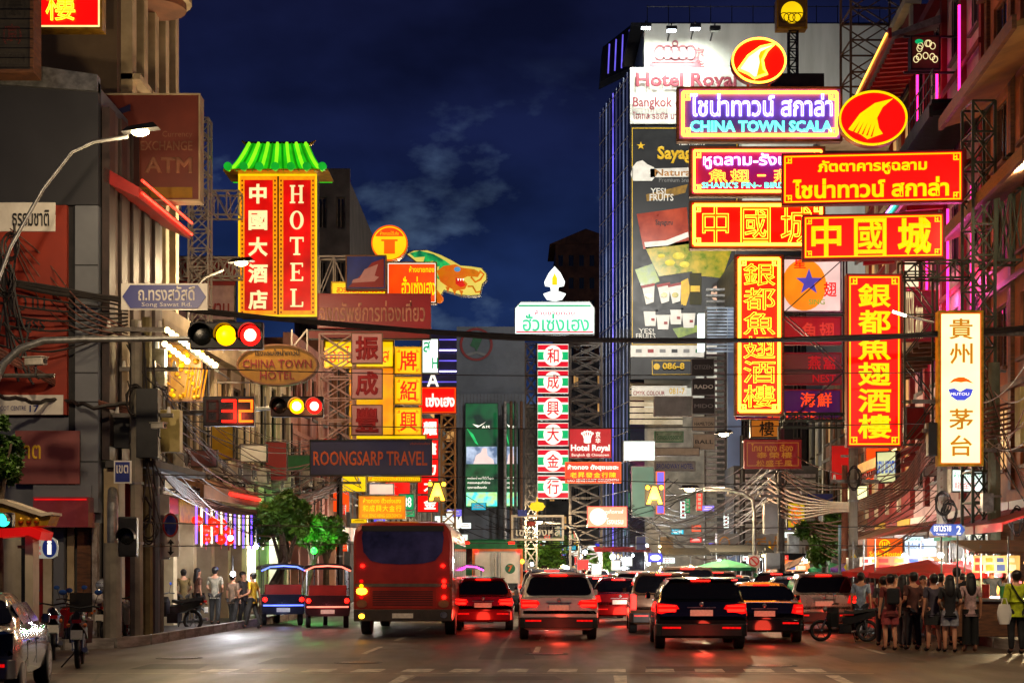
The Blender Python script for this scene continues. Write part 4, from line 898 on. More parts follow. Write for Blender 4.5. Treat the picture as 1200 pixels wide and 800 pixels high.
# red column on the left far side
for i, (c, py, h) in enumerate((('耀', 490, 24), ('華', 515, 23), ('力', 538, 22), ('大', 559, 20), ('金', 580, 20))):
    sign('character_sign', ['first', 'second', 'third', 'fourth', 'lowest'][i]+' of the small red squares beside the amber warning light', (494 if i < 1 else 489, py, 514, py+h), 66-i*.02, RED, dred, .3, lip=.03, texts=[(c, .3 if i else .1, .15, .9, .85, WTX, 'h')])
sign('shop_sign', 'bright red sign with white outlined Thai letters above the steel tower', (490, 453, 535, 484.5), 64, RED, dred, .3, lip=.03, border=OTX, bw=.03, inset=.04, texts=[('เซ่งเฮง', .2, .25, .95, .75, WTX, 'h')])
gg = sign('shop_sign', 'white and green lit sign behind the yellow squares', (494, 396, 514.5, 438), 66, WHT, steel, .3, texts=[('H', .6, .55, .95, .85, GRN, 'b'), ('ส', .1, .1, .5, .4, GRN, 'b')])
t = thing('light_strip_panel', 'panel of violet light strips behind the yellow squares', 'light panel', (X(515, 100), 100, Z(453, 100)))
MB().box(-1.2, 1.05, .1, .3, 0, 3.2).build('panel', dnavy, t)
for i in range(5): MB().tube([(-1.2, 0, .3+i*.65), (1.05, 0, .3+i*.65)], .04, 5).build('light_strip', NEON_B if i % 2 else NEON_V, t)
text('A', -.8, -.1, .0, .9, -.1, WTX, 'b', t)
lattice('sign_tower', 'golden brown lattice tower right of the small red squares', X(517, 68), X(533, 68), 68, 68.5, 0, Z(486, 68), 16, 'z', pm('ochre_steel', (150, 104, 40), (104, 70, 26), 5, .5), .07)
MB()
# small ones around the bus
sign('shop_sign', 'small white lit sign with red Thai word right of the bus', (521, 625, 549, 639), 80, WHT, galv, .2, texts=[('ยินฮวบ', .15, .25, .85, .75, RED, 'b')])
sign('shop_sign', 'green and white lit sign fragment left of the red squares', (467, 578, 486, 598), 70, GRN, galv, .2, texts=[('88', .3, .2, .8, .8, WTX, 'b')])
sign('shop_sign', 'pale pink lit strip sign behind the travel agency board', (432, 566, 462, 580), 74, em('pale_lit', (255, 214, 190), .9), galv, .2)
sw_ = thing('sculpture', 'glowing white winged figure over a shop behind the bus', 'sculpture', (X(527, 78), 78, Z(632, 78)))
wh = em('figure_white', (250, 246, 225), 1.2, .2, 2)
MB().ball((0, 0, .65), (.28, .2, .55), 10, 8).build('body', wh, sw_, 60); MB().ball((0, 0, 1.25), .17, 8, 6).build('head', wh, sw_, 60)
for s in (-1, 1): MB().prism([(s*.15, .6), (s*.55, 1.15), (s*.62, .7), (s*.4, .5), (s*.5, .3), (s*.15, .25)][::s], -.05, .05).build('wing', wh, sw_)
# ------------------------------------------------------------------ centre signs
YC = 100
for i, c in enumerate('和成興大金行'):
    py = [402.5, 433, 464, 494.5, 525.5, 556][i]; k = YC/F
    t = sign('character_sign', 'striped square with '+['the topmost red character under the white header', 'second red character from the top', 'third red character from the top', 'fourth red character from the top', 'fifth red character from the top', 'the lowest red character'][i]+' of the centre column', (629.3, py, 666.7, py+28.5), YC, WTX, galv, .35, lip=.04)
    a = 18.7*k; h = 28.5*k
    for za, zb, mt in ((.05, .26, 'st_r'), (.74, .95, 'st_r'), (.33, .66, 'st_g')):
        MB().box(-a*.95, a*.95, -.03, -.016, za*h, zb*h).build('stripe', em('stripe_red', (228, 10, 40), 1.0, .1) if mt == 'st_r' else em('stripe_green', (0, 190, 110), .95, .2), t)
    MB().prism(ell(a*.6, h*.42, 0, h/2, 28), -.045, -.031).build('white_disc', WTX, t); text(c, -a*.38, h*.2, a*.38, h*.8, -.07, em('stripe_red', (1, 1, 1)), 'b', t)
k = YC/F
t = thing('header_sign', 'white lit header sign with green Thai lettering in the centre', 'sign', (X(650, YC), YC, Z(392, YC))); a = 47*k; h = 39*k
MB().prism([(-a, 0), (a, 0), (a, h*.8), (a*.88, h), (-a*.85, h), (-a, h*.8)], 0, .5).build('cabinet', galv, t); MB().prism([(-a*.98, h*.03), (a*.98, h*.03), (a*.98, h*.79), (a*.87, h*.97), (-a*.84, h*.97), (-a*.98, h*.79)], -.03, -.001).build('face', WHT, t)
MB().box(-a*.9, a*.9, -.05, -.031, h*.84, h*.89).build('stripe', GRN, t); MB().box(-a*.96, a*.96, -.05, -.031, h*.06, h*.1).build('stripe', em('stripe_red', (1, 1, 1)), t)
text('ห้างขายทอง', -a*.5, h*.58, a*.5, h*.73, -.06, em('rose_text', (226, 110, 130), 1.0), 'b', t); text('ฮั่วเซ่งเฮง', -a*.8, h*.1, a*.86, h*.62, -.06, em('mint_text', (70, 214, 150), 1.0), 'b', t)
t = thing('emblem_sign', 'white lit bell shaped emblem above the centre header', 'sign', (X(650, YC), YC, Z(352, YC)))
def ep(pts): return [((p-650)*k, (352-q)*k) for p, q in pts]
MB().prism(ep([(650, 312), (657, 320), (662, 330), (661, 334), (655, 335), (654, 341), (663, 344), (659, 350), (650, 352), (641, 350), (637, 344), (646, 341), (645, 335), (639, 334), (638, 330), (643, 320)]), 0, .4).build('face', em('emblem_white', (250, 255, 250), 1.5, .05), t)
MB().prism(ep([(650, 320), (653, 326), (653, 334), (647, 334), (647, 326)]), -.04, -.005).build('seated_figure', YEL, t)
lattice('sign_tower', 'grey steel grid with crossed braces right of the striped squares', X(668.5, 101), X(705, 101), 101, 102, 0, Z(402, 101), 18, 'z', steel, .12)
lattice('sign_tower', 'grey steel grid behind the striped character column', X(616, 101), X(629, 101), 101, 102, 0, Z(402, 101), 16, 'z', steel, .1)
sign('hotel_sign', 'deep red lit hotel sign with white crown beside the striped column', (667, 502, 716.5, 536.5), 88, em('hotel_maroon', (190, 8, 30), .95, .15), dred, .3, lip=.03,
     texts=[('Hotel Royal', .04, .54, .96, .82, WTX, 'h'), ('Bangkok @ Chinatown', .06, .84, .94, .96, WTX, 'f'), ('京', .62, .1, .74, .3, WTX, 'b'), ('华', .62, .32, .74, .5, WTX, 'b'), ('♛', .28, .06, .58, .5, WTX, 'b')])
sign('gold_shop_sign', 'orange red lit gold shop sign below the maroon hotel sign', (662, 541, 728, 566), 84, em('scarlet_face', (246, 44, 4), 1.15, .15), OTX, .3, lip=.04,
     texts=[('ห้างทอง ตั้งฮุยแชฮะ', .05, .12, .95, .42, WTX, 'h')]+horiz('老昇發金行陳', .08, .48, .92, .74, YTX, 'b')+[('LAO SENG HUAT GOLDSMITH', .05, .8, .95, .93, WTX, 'f')])
t = sign('shop_sign', 'pale peach lit sign with a white disc', (688, 593, 735, 617.5), 80, em('peach_face', (255, 160, 120), 1.15, .15), RED, .3, lip=.03, texts=[('ภูเก็ตคาเฟ่', .45, .15, .9, .4, WTX, 'b'), ('โรงแรม', .48, .55, .9, .85, WTX, 'b')])
MB().prism(ell(.42, .42, -.45, .52, 24), -.04, -.016).build('white_disc', WTX, t)
t = thing('frame_sign', 'open wire sign frame with pale Thai letters over the street', 'sign', (X(630, 75), 75, Z(633, 75))); k = 75/F; a = 31*k; h = 30*k
MB().ring(-a, a, 0, h, .1, 0, .15).build('frame', cream, t)
for i in range(12): MB().box(-a+.15+i*(2*a-.3)/11-.01, -a+.15+i*(2*a-.3)/11+.01, .06, .09, .1, h-.1).build('wire', steel, t)
for i in range(6): MB().box(-a+.1, a-.1, .1, .12, .15+i*.17, .17+i*.17).build('wire', steel, t)
text('เซ่งเฮงหลี', -a*.82, h*.18, a*.85, h*.58, 0, em('dim_cream_letter', (214, 190, 150), .7), 'b', t); text('ห้างทอง', -a*.1, h*.62, a*.6, h*.76, 0, em('dim_cream_letter', (1, 1, 1)), 'b', t)
MB().ball((-a*.25, -.05, h*.66), (.22, .05, .12), 8, 5).build('fish_emblem', dorange, t); MB().box(-a*.75, -a*.4, -.04, .0, h*.95, h*1.2).build('blue_plate', dblue, t)
t = thing('oval_sign', 'small glowing yellow lobed sign above the wire frame sign', 'sign', (X(629.5, 76), 76, Z(601, 76)))
MB().prism([(.36*cos(a*pi/16)*(1+.08*cos(a*pi/2)), .32+.22*sin(a*pi/16)*(1+.08*cos(a*pi/2))) for a in range(32)], 0, .2).build('face', YEL, t, 30); MB().tube([(0, .1, .5), (0, .1, .75)], .03, 6).build('finial', YEL, t); MB().tube([(0, .1, -.3), (0, .1, .1)], .03, 6).build('post', goldp, t)

# ------------------------------------------------------------------ right signs (unlit stack on the hotel front)
stack = [('CITIZEN', 810, 420, 837, 440, dblack, dgrey), ('RADO', 811, 443, 838, 463, dblack, dwhite), ('MIDO', 811, 466, 838, 485, dblack, dgrey), ('HAMILTON', 811, 488, 838, 505, pm('print_beige', (176, 160, 140), (156, 142, 124)), dblack), ('BALL', 812, 508, 838, 527, pm('print_beige', (1, 1, 1)), dblack)]
for s, a, b, c, d, m_, tm in stack:
    sign('watch_sign', {'CITIZEN': 'black', 'RADO': 'black', 'MIDO': 'black', 'HAMILTON': 'beige', 'BALL': 'beige'}[s]+' square watch sign, '+{'CITIZEN': 'topmost of the stack', 'RADO': 'second of the stack with the largest letters', 'MIDO': 'third of the stack', 'HAMILTON': 'fourth of the stack', 'BALL': 'lowest of the stack'}[s], (a, b, c, d), 96, m_, dgrey, .4, lip=.04, texts=[(s, .1, .38, .92, .62, tm, 'b')])
sign('blank_sign', 'blank grey board with a faint rainbow edge', (766, 464, 812, 488), 97, dgrey, steel_l, .3)
sign('hotel_sign', 'pale green Thai hotel sign left of the stacked watch signs', (767, 505, 801, 518), 95, pm('print_pale_green', (150, 170, 140)), dgreen, .3, texts=[('โรงแรมบรอดเวย์', .08, .25, .95, .75, dgreen, 'b')])
sign('blank_sign', 'blank beige board below the stacked watch signs', (767, 524, 820, 534), 95.5, pm('print_beige', (1, 1, 1)), steel, .3)
sign('hotel_sign', 'grey board with dark blue capital letters', (767, 540, 815, 552), 95, dgrey, steel, .3, texts=[('BROADWAY HOTEL', .05, .25, .95, .75, dblue, 'b')])
sign('shop_sign', 'blank glowing white green tinted sign right of the maroon hotel sign', (730, 516, 768, 540), 92, WHT, galv, .3)
sign('banner', 'tall pale green translucent banner behind the amber warning light', (740, 546, 767, 606), 94, em('pale_green_banner', (120, 168, 140), .55, .4, .6), galv, .3, cat='banner')
sign('shop_sign', 'narrow vertical violet and orange lit sign beside the pale green banner', (769, 552, 779, 602), 90, NEON_V, OTX, .3)
ls = thing('louvre_tower', 'tall steel ladder tower with rows of reflecting louvres', 'tower', (X(842, 98), 98, 0)); k = 98/F
for i in range(46):
    z = Z(655, 98)+i*.36; MB().box(-.75, .35, -.2, .2, z, z+.13).build('louvre', galv, ls)
for x in (-.8, .4): MB().box(x-.06, x+.06, -.1, .1, 0, Z(365, 98)).build('post', steel, ls)
MB().box(-1.25, -.86, -.3, .3, Z(412, 98), Z(368, 98)).build('light_box', WHT, ls)
for i in range(14): MB().box(-.7, 1.2, -.26, -.22, Z(413, 98)+i*.2, Z(413, 98)+.1+i*.2).build('glowing_fin', em('fin_painted_glint', (190, 205, 220), .45, .6, 2), ls)  # glint of reflected light put into the fins as emission
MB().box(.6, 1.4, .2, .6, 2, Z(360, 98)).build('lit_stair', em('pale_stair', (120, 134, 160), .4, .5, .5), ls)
db = block('office_block', 'dark office block behind the glowing vertical neon sign', X(862, 99), X(945, 99), 99, 108, Z(300, 99), dark, 4, 8, lit=.05)
lb_ = thing('louvred_facade', 'white louvred facade above a grey shop fascia with dark Thai letters', 'facade', (X(905, 86), 86, 0)); k = 86/F
for i in range(11): MB().box(-1.9, 2.3, 0, .3, Z(624-i*6.5, 86), Z(620-i*6.5, 86)).build('louvre', galv, lb_)
MB().box(-2.0, 2.5, .31, 4, 3.0, Z(545, 86)).build('wall', conc_dark, lb_); MB().box(-3.0, 3.2, -.5, .3, Z(648, 86), Z(625, 86)).build('fascia', dgrey, lb_)
text('ศรีฟ้า', -2.0+.4, Z(645, 86), .9, Z(628, 86), -.53, pm('print_bronze', (1, 1, 1)), 'b', lb_); MB().oring(.3, .4, -2.6, Z(637, 86), .08, -.53, -.51, 16).build('emblem_ring', pm('print_bronze', (1, 1, 1)), lb_)
# ------------------------------------------------------------------ neon restaurant signs: back face (tubes) and front face
def fin(t, rx, rz, bright):
    c = rz
    P = [(-.78, -.42), (-.42, .18), (.05, .58), (.62, .74), (.3, .42), (.12, .0), (.18, -.4), (.3, -.62), (-.18, -.82), (-.4, -.62)]
    ym, wm = (YEL, NEON_Y) if bright else (YTX, YTX)
    MB().prism([(x*rx*.92, c+z*rz*.92) for x, z in P], -.06, -.031).build('fin_emblem', WTX if bright else YTX, t)
    if bright:
        MB().prism([(x*rx*.92, c+z*rz*.92) for x, z in [(.05, .4), (.62, .74), (.3, .42), (.12, .0), (.18, -.4), (.28, -.6), (-.1, -.75), (.02, -.1), (-.02, .2)]], -.08, -.061).build('yellow_edge', YEL, t)
        MB().tube([(x*rx*.96, -.1, c+z*rz*.96) for x, z in P+P[:1]], .045, 6).build('neon_tube', NEON_O, t)
    else:
        for i in range(5): MB().prism([(-.6*rx+i*.13*rx, c-.5*rz-i*.045*rz), (-.55*rx+i*.13*rx, c-.5*rz-i*.045*rz), (-.38*rx+i*.11*rx, c-.1*rz-i*.03*rz)], -.08, -.061).build('fin_streak', RED, t)
YB = 54
t, rx, rz = oval('oval_sign', 'oval neon fin emblem sign above the widest neon sign', (857, 44.5, 921.5, 98.5), YB, NRED, dred, .35, border=NEON_O); t.location.z = Z(98.5, YB); fin(t, rx, rz, True)
for x in (-.35, .35): MB().box(x-.04, x+.04, .05, .13, -.3, .0).build('leg', redp, t)
bface = em('neon_back_violet', (60, 30, 120), .6, .4, .6, (120, 96, 170), (110, 60, 170))
t = sign('neon_sign', 'widest neon sign reading in violet Thai over green capitals', (793, 102, 987, 166), YB, bface, timber, .35, lip=.08, tube=NEON_O, inset=.2, texts=[('ไชน่าทาวน์ สกาล่า', .08, .12, .94, .55, NEON_B, 'nn'), ('CHINA TOWN SCALA', .08, .62, .94, .83, NEON_G, 'h')], corner=NEON_O, tr=.055)
t = sign('neon_sign', 'neon sign with violet Thai, orange characters and green capitals', (808, 172, 967, 230), YB, em('neon_back_rose', (170, 10, 60), .8, .4, .6, (170, 50, 100), (90, 20, 120)), timber, .35, lip=.08, tube=NEON_O, inset=.15, corner=NEON_O, tr=.04,
         texts=[('หูฉลาม-รังนก', .1, .14, .8, .46, NEON_B, 'nn'), ("SHARK'S FIN~ BIRD'S NEST", .09, .72, .94, .84, NEON_G, 'b')]+[(c, u, .46, u+.14, .72, NEON_O, 'n') for c, u in (('魚', .14), ('翅', .3), ('燕', .62), ('窩', .78))]+[('-', .5, .57, .56, .60, NEON_O, 'b')])
t = sign('neon_sign', 'red neon sign with three outlined orange characters', (808, 235.5, 967, 292), YB, NRED, timber, .35, lip=.08, tube=NEON_O, inset=.15, corner=NEON_O, tr=.055,
         texts=[('中', .08, .12, .30, .90, (OTX, NEON_Y), 'fn'), ('國', .37, .12, .60, .90, (OTX, NEON_Y), 'fn'), ('城', .67, .12, .90, .90, (OTX, NEON_Y), 'fn')])
t = sign('neon_sign', 'vertical neon sign with six outlined characters', (861, 298.5, 918, 487), YB-.3, em('neon_red_orange', (255, 28, 4), 1.3, .3, .9, (180, 30, 8)), timber, .35, lip=.08, tube=NEON_O, inset=.15, corner=NEON_O, tr=.055,
         texts=vert('銀都魚翅酒樓', .17, .05, .83, .955, (OTX, NEON_Y), 'fn', .06))
YA = 47; yawA = -5
t, rx, rz = oval('oval_sign', 'flat lit red oval fin emblem sign above the Thai red sign', (983, 106.5, 1063, 171.5), YA+.5, RED, dred, .3, border=YTX, yaw=yawA); t.location.z = Z(171.5, YA+.5); fin(t, rx, rz, False)
sign('restaurant_sign', 'red lit sign with two lines of square yellow Thai letters', (917, 178, 1127, 239), YA, RED, dred, .3, yaw=yawA, border=YTX, bw=.035, inset=.08, corner=YTX, texts=[('ภัตตาคารหูฉลาม', .2, .15, .8, .44, YTX, 'h'), ('ไชน่าทาวน์ สกาล่า', .06, .5, .92, .88, YTX, 'h')])
sign('restaurant_sign', 'red lit sign with three solid yellow characters', (941, 250.5, 1105, 304), YA-.3, RED, dred, .3, yaw=yawA, border=YTX, bw=.035, inset=.08, corner=YTX, texts=[('中', .05, .1, .29, .92, YTX, 'm'), ('國', .36, .1, .60, .92, YTX, 'b'), ('城', .67, .1, .91, .92, YTX, 'h')])
sign('restaurant_sign', 'vertical red lit sign with six solid yellow characters', (992, 321, 1057, 524), YA, RED, dred, .3, yaw=0, border=YTX, bw=.035, inset=.08, corner=YTX, texts=vert('銀都魚翅酒樓', .2, .05, .8, .955, YTX, 'm', .06))
YG = 44
t = sign('liquor_sign', 'bright white vertical sign with brown characters and blue lips emblem', (1099, 364, 1152, 546), YG, WARMW, goldp, .3, border=OTX, bw=.03, inset=.06, lip=.06, texts=[(c, .24, v, .78, v+.135, em('brown_letter', (214, 130, 10), .85), 'b') for c, v in (('貴', .05), ('州', .21), ('茅', .63), ('台', .8))])
kg = YG/F; LIPB = em('lips_blue', (70, 80, 220), .9)
def lp(pts): return [((a-1125.5)*kg, (546-b)*kg) for a, b in pts]
MB().prism(lp([(1111, 456), (1118, 455), (1125, 459), (1132, 455), (1140, 456), (1137, 464), (1130, 469), (1121, 469), (1114, 464)]), -.04, -.016).build('lips_emblem', LIPB, t); text('MUTOU', -.28, (546-463.5)*kg, .22, (546-460)*kg, -.06, WTX, 'b', t)
MB().prism(lp([(1112, 449), (1117, 444), (1123, 442), (1129, 442), (1135, 445), (1140, 449), (1132, 447), (1126, 448), (1119, 447)]), -.04, -.016).build('arch_emblem', OTX, t)
# colourful board and dull boards between the clusters
t = sign('shop_sign', 'pale lit board with orange disc and blue star behind the neon signs', (916, 302, 986, 366), 60, em('pale_peach', (255, 214, 200), .9, .15), galv, .3, texts=[('SING', .45, .76, .72, .86, em('sage', (150, 170, 60), .8), 'b'), ('星', .2, .02, .4, .2, RED, 'b'), ('翅', .7, .44, .92, .72, RED, 'b')])
a = 35*60/F; h = 64*60/F
MB().prism(ell(.82, .95, -.28, h*.5, 30), -.025, -.016).build('orange_disc', em('disc_orange', (255, 140, 20), .95, .2), t)
MB().prism([(-.1+(.5 if i % 2 == 0 else .2)*cos(pi/2+i*pi/5), h*.55+(.5 if i % 2 == 0 else .2)*sin(pi/2+i*pi/5)) for i in range(10)], -.035, -.026).build('star', em('star_blue', (90, 80, 190), .8), t)
sign('shop_sign', 'dim red board with characters under the blue star board', (918, 371, 986, 404), 60, em('dull_scarlet', (170, 20, 20), .7), dred, .25, texts=horiz('魚翅', .3, .2, .9, .8, em('dull_orange', (220, 60, 40), .8), 'b'))
sign('shop_sign', 'brown board with orange red letters', (918, 413, 986, 451), 60, em('dull_brown', (110, 40, 30), .45), dred, .25, texts=horiz('燕窩', .4, .1, .92, .55, RED2, 'b')+[('NEST', .5, .68, .9, .92, RED2, 'b')])
sign('shop_sign', 'violet board with orange capital letters', (862, 456, 986, 491), 60.3, em('dull_violet', (74, 20, 80), .5), dred, .25, texts=[('SEAFOOD', .3, .74, .78, .95, ORG, 'b')]+horiz('海鮮', .6, .1, .92, .6, ORG, 'b'))
sign('shop_sign', 'unlit dark red hanging sign given a faint glow, with gold Thai line below the violet board', (872, 515, 939, 549), 58, em('faint_red_glow', (150, 16, 20), .35), dred, .25, texts=[('ไทย ทอง เรือง', .12, .14, .85, .4, em('faint_gold_glow', (190, 120, 30), .45), 'b')]+horiz('泰榮樓', .2, .42, .85, .64, em('faint_gold_glow', (1, 1, 1)), 'b')+horiz('松盛千風', .2, .7, .85, .93, em('faint_gold_glow', (1, 1, 1)), 'b'), border=em('faint_gold_glow', (1, 1, 1)), bw=.02)  # faint emission put into the face and letters of an unlit board
sign('shop_sign', 'amber board with a dark character behind the vertical neon sign', (879, 491, 914, 513), 62, em('faint_amber', (190, 110, 30), .6), dark, .25, texts=[('樓', .3, .1, .8, .9, dark, 'b')])
sign('bank_sign', 'small black sign with a gold fan emblem on a ladder mast', (910, -2, 946, 34), 62, em('bank_black', (60, 34, 6), .5), goldp, .5, lip=.06)
bs = bpy.data.objects['bank_sign']; MB().prism(ell(.42, .42, 0, .62, 24), -.03, -.016).build('gold_disc', YEL, bs)
for i in range(4): MB().oring(.2+i*.03, .2, (-.3+.2*i), .42, .03, -.045, -.031, 16).build('scale_line', dark, bs)
lattice('sign_mast', 'short dark ladder mast under the gold fan sign', X(926, 62), X(936, 62), 62.2, 62.5, Z(98, 62), Z(34, 62), 6, 'z', dark, .06, xb=False)
tag(MB().box(X(926, 62)-.9, X(926, 62)+1.3, 62, 64, Z(104, 62), Z(86, 62)).build('equipment_box', dark), 'dark equipment box at the foot of the ladder mast', 'box')
lattice('steel_tower', 'rusty scaffold tower at the top right behind the oval fin sign', X(997, 72), X(1056, 72), 72, 74.2, Z(122, 72), 28, 4, 'z', pm('rusty_steel', (130, 100, 74), (90, 64, 46), 5, .6), .1)
lattice('sign_tower', 'dark lattice tower right of the Thai red sign', X(1140, 46.5), X(1166, 46.5), 46.5, 47.6, 0.1, Z(112, 46), 17, 'z', pm('green_steel', (66, 74, 60), (44, 50, 42), 5, .5, .4), .08)
lattice('sign_tower', 'dark lattice beams behind the right edge signs', X(1170, 46.5), X(1215, 46.5), 46.6, 47.4, Z(300, 46), Z(215, 46), 3, 'x', pm('green_steel', (1, 1, 1)), .07)
gt2 = pm('green_steel', (1, 1, 1))
for nm, lb, x0, x1, y0, y1, Y, sg, ax in (('sign_gantry', 'thin gantry under the three character red sign', 1057, 1140, 325, 305, 47.6, 4, 'x'), ('sign_gantry', 'brace frame between the vertical red sign and the white sign', 1060, 1098, 520, 318, 47.8, 4, 'z'),
        ('sign_scaffold', 'long triangular frame behind the neon signs', 918, 992, 500, 300, 56.5, 3, 'z'), ('sign_gantry', 'thin gantry below the vertical red sign', 920, 992, 492, 484, 56, 5, 'x'), ('sign_gantry', 'horizontal frame above the widest neon sign', 965, 1070, 196, 178, 56, 6, 'x')):
    lattice(nm, lb, X(x0, Y), X(x1, Y), Y, Y+.5, Z(y0, Y), Z(y1, Y), sg, ax, gt2, .06, xb=False)
# street-level lit signs on the right
sign('hostel_sign', 'orange lit hostel sign with round emblem over the red umbrellas', (1015, 630, 1058, 656), 50, em('hostel_orange', (240, 92, 16), .95, .12), dorange, .2, lip=.02, texts=[('Scala Hostel', .08, .6, .95, .84, YTX, 'b'), ('บางกอก', .3, .88, .7, .97, YTX, 'f')])
h_ = [o for o in bpy.data.objects if o.name.startswith('hostel_sign')][0]
MB().oring(.17, .17, 0, .47, .03, -.04, -.016, 20).build('emblem_ring', YTX, h_)
for x in (-.07, 0, .07): MB().box(x-.015, x+.015, -.04, -.016, .38, .56).build('emblem_bar', YTX, h_)
sign('shop_sign', 'white lit shop sign with a green top band', (1058, 627, 1099, 656), 52, em('shop_white', (225, 245, 255), 1.3, .2), galv, .2, texts=[('ก๋วยเตี๋ยว 老店', .05, .3, .6, .55, em('sign_blue', (40, 90, 190), .8), 'b'), ('ร้านอาหาร', .1, .06, .5, .2, GRN, 'b')])
sign('menu_sign', 'large white lit menu board with red and green characters', (1118, 620, 1172, 666), 50, em('menu_white', (255, 250, 220), 1.25, .1), cream, .25, texts=[('บะหมี่เกี๊ยว', .06, .08, .8, .3, em('menu_grey', (170, 170, 170), .7), 'b')]+horiz('酒城豆花旁', .05, .4, .85, .64, RED, 'b')+[('ข้าวต้ม หมูกรอบ', .06, .76, .8, .92, GRN, 'b')])
sign('shop_sign', 'white lit board with thin green script above the menu board', (1112, 549, 1158, 577), 49, WHT, galv, .3, yaw=12, texts=[('ห้างทองยู่ล้ง', .08, .15, .9, .45, GRN, 'f'), ('龍 金行', .1, .55, .7, .85, RED, 'f')])
sign('shop_sign', 'white lit board turned towards the street with blue letters', (1026, 528, 1052, 566), 54, em('cream_board', (225, 225, 160), .95), dark, .3, yaw=-35, texts=[('ฉลาม เยาวราช', .03, .3, .97, .7, em('sign_blue', (1, 1, 1)), 'h')])
sign('shop_sign', 'small yellow lit board behind the street tree', (922, 588, 944, 619), 66, em('yellow_board', (200, 170, 10), .8, .4, 3), dark, .3, texts=vert('燕窩', .2, .1, .8, .9, ORG, 'b'))
t = sign('blue_oval_sign', 'blue sign with a glowing white oval far along the right pavement', (759, 647, 777, 659), 84, em('royal_blue', (20, 30, 230), 1.0), dblue, .2)
MB().prism(ell(.26, .14, 0, .265, 16), -.05, -.016).build('white_oval', em('oval_white', (255, 255, 255), 2.5), t)
for a, b, c, d, Y, m_, l in ((676, 655, 690, 668, 95, RED, 'tiny red lit board over the far market'), (693, 660, 705, 676, 90, WHT, 'tiny white lit board over the far market'), (716, 656, 727, 668, 92, em('menu_white', (1, 1, 1)), 'small white board with red words by the far stalls'), (729, 652, 741, 663, 96, WHT, 'small white board right of the red worded one'),
        (704, 640, 716, 650, 110, NEON_V, 'tiny violet sign far down the street'), (745, 628, 757, 645, 100, dblue, 'small blue board far down the right side'), (772, 628, 790, 644, 88, pm('print_cardboard', (150, 120, 80)), 'brown board beside the far right shops'), (642, 652, 652, 660, 120, WHT, 'tiny white sign beside the far trees'), (390, 575, 410, 600, 74, ORG, 'orange and red lit board above the left trees'), (336, 655, 350, 676, 70, em('arch_blue', (30, 110, 240), .9), 'blue lit panel behind the left tree trunks'), (375, 560, 396, 580, 76, WHT, 'white lit strip behind the left tree crowns'), (395, 620, 408, 640, 84, em('cyan_board', (40, 190, 220), .8), 'cyan lit board left of the red bus')):
    sign('shop_sign', l, (a, b, c, d), Y, m_, galv, .2, lip=.03)
# vertical lit shop strip behind the vertical red sign
t = sign('shop_sign', 'dark crimson board with two columns of cream Thai script', (1058, 340, 1100, 400), 52, em('dusk_crimson', (120, 10, 30), .5), dred, .3, texts=[('ยาวราช', .05, .02, .3, .95, CTX, 'f'), ('สกาล่า', .35, .02, .55, .95, CTX, 'f')])
sign('lit_panel', 'pair of cream lit vertical panels between the red signs', (1058, 305, 1078, 338), 52.5, em('cream_panel', (255, 238, 190), 1.1), dred, .3, cat='panel')
# sloped bulb canopy with gold ornaments (left)
bc = thing('bulb_canopy', 'sloping shop canopy lined with rows of warm bulbs', 'canopy', (X(198, 41), 41, Z(428, 41))); k = 41/F
for r, (a0, b0, a1, b1, n) in enumerate(((0, 40, 56, -1, 12), (0, 22, 26, 2, 6))):
    for i in range(n):
        u = i/(n-1); MB().ball(((a0+(a1-a0)*u)*k, -.2-r*.3, (b0+(b1-b0)*u)*k), .075, 8, 6).build('bulb', BULB, bc)
MB().add([(0, 0, 36*k), (58*k, 0, -6*k), (58*k, 1.6, -6*k), (0, 1.6, 36*k), (0, 0, 33*k), (58*k, 0, -9*k), (58*k, 1.6, -9*k), (0, 1.6, 33*k)], [(0, 1, 2, 3), (7, 6, 5, 4), (0, 4, 5, 1), (1, 5, 6, 2), (2, 6, 7, 3), (3, 7, 4, 0)]).build('canopy_board', dark, bc)
light('POINT', (1.2*.5, -.9, .0), 260, (1, .78, .4), .3, bc)
gs = sign('gold_display', 'gold ornament display panel glowing under the bulb canopy', (198, 402, 238, 470), 41.6, em('gold_glow', (200, 140, 40), .7, .6, 3, None, (120, 70, 16)), timber, .3, cat='display')
for i in range(34):
    x = random.uniform(-.45, .45); z = random.uniform(.05, 1.5); MB().ball((x, -.1, z), random.uniform(.03, .08), 6, 4).build('gold_ornament', random.choice([YEL, goldp, GBD]), gs)
for i in range(6): MB().tube([(.12+i*.09, -.14, .9-i*.02), (.0+i*.09, -.14, .1)], .018, 5).build('gold_tassel', GBD, gs)
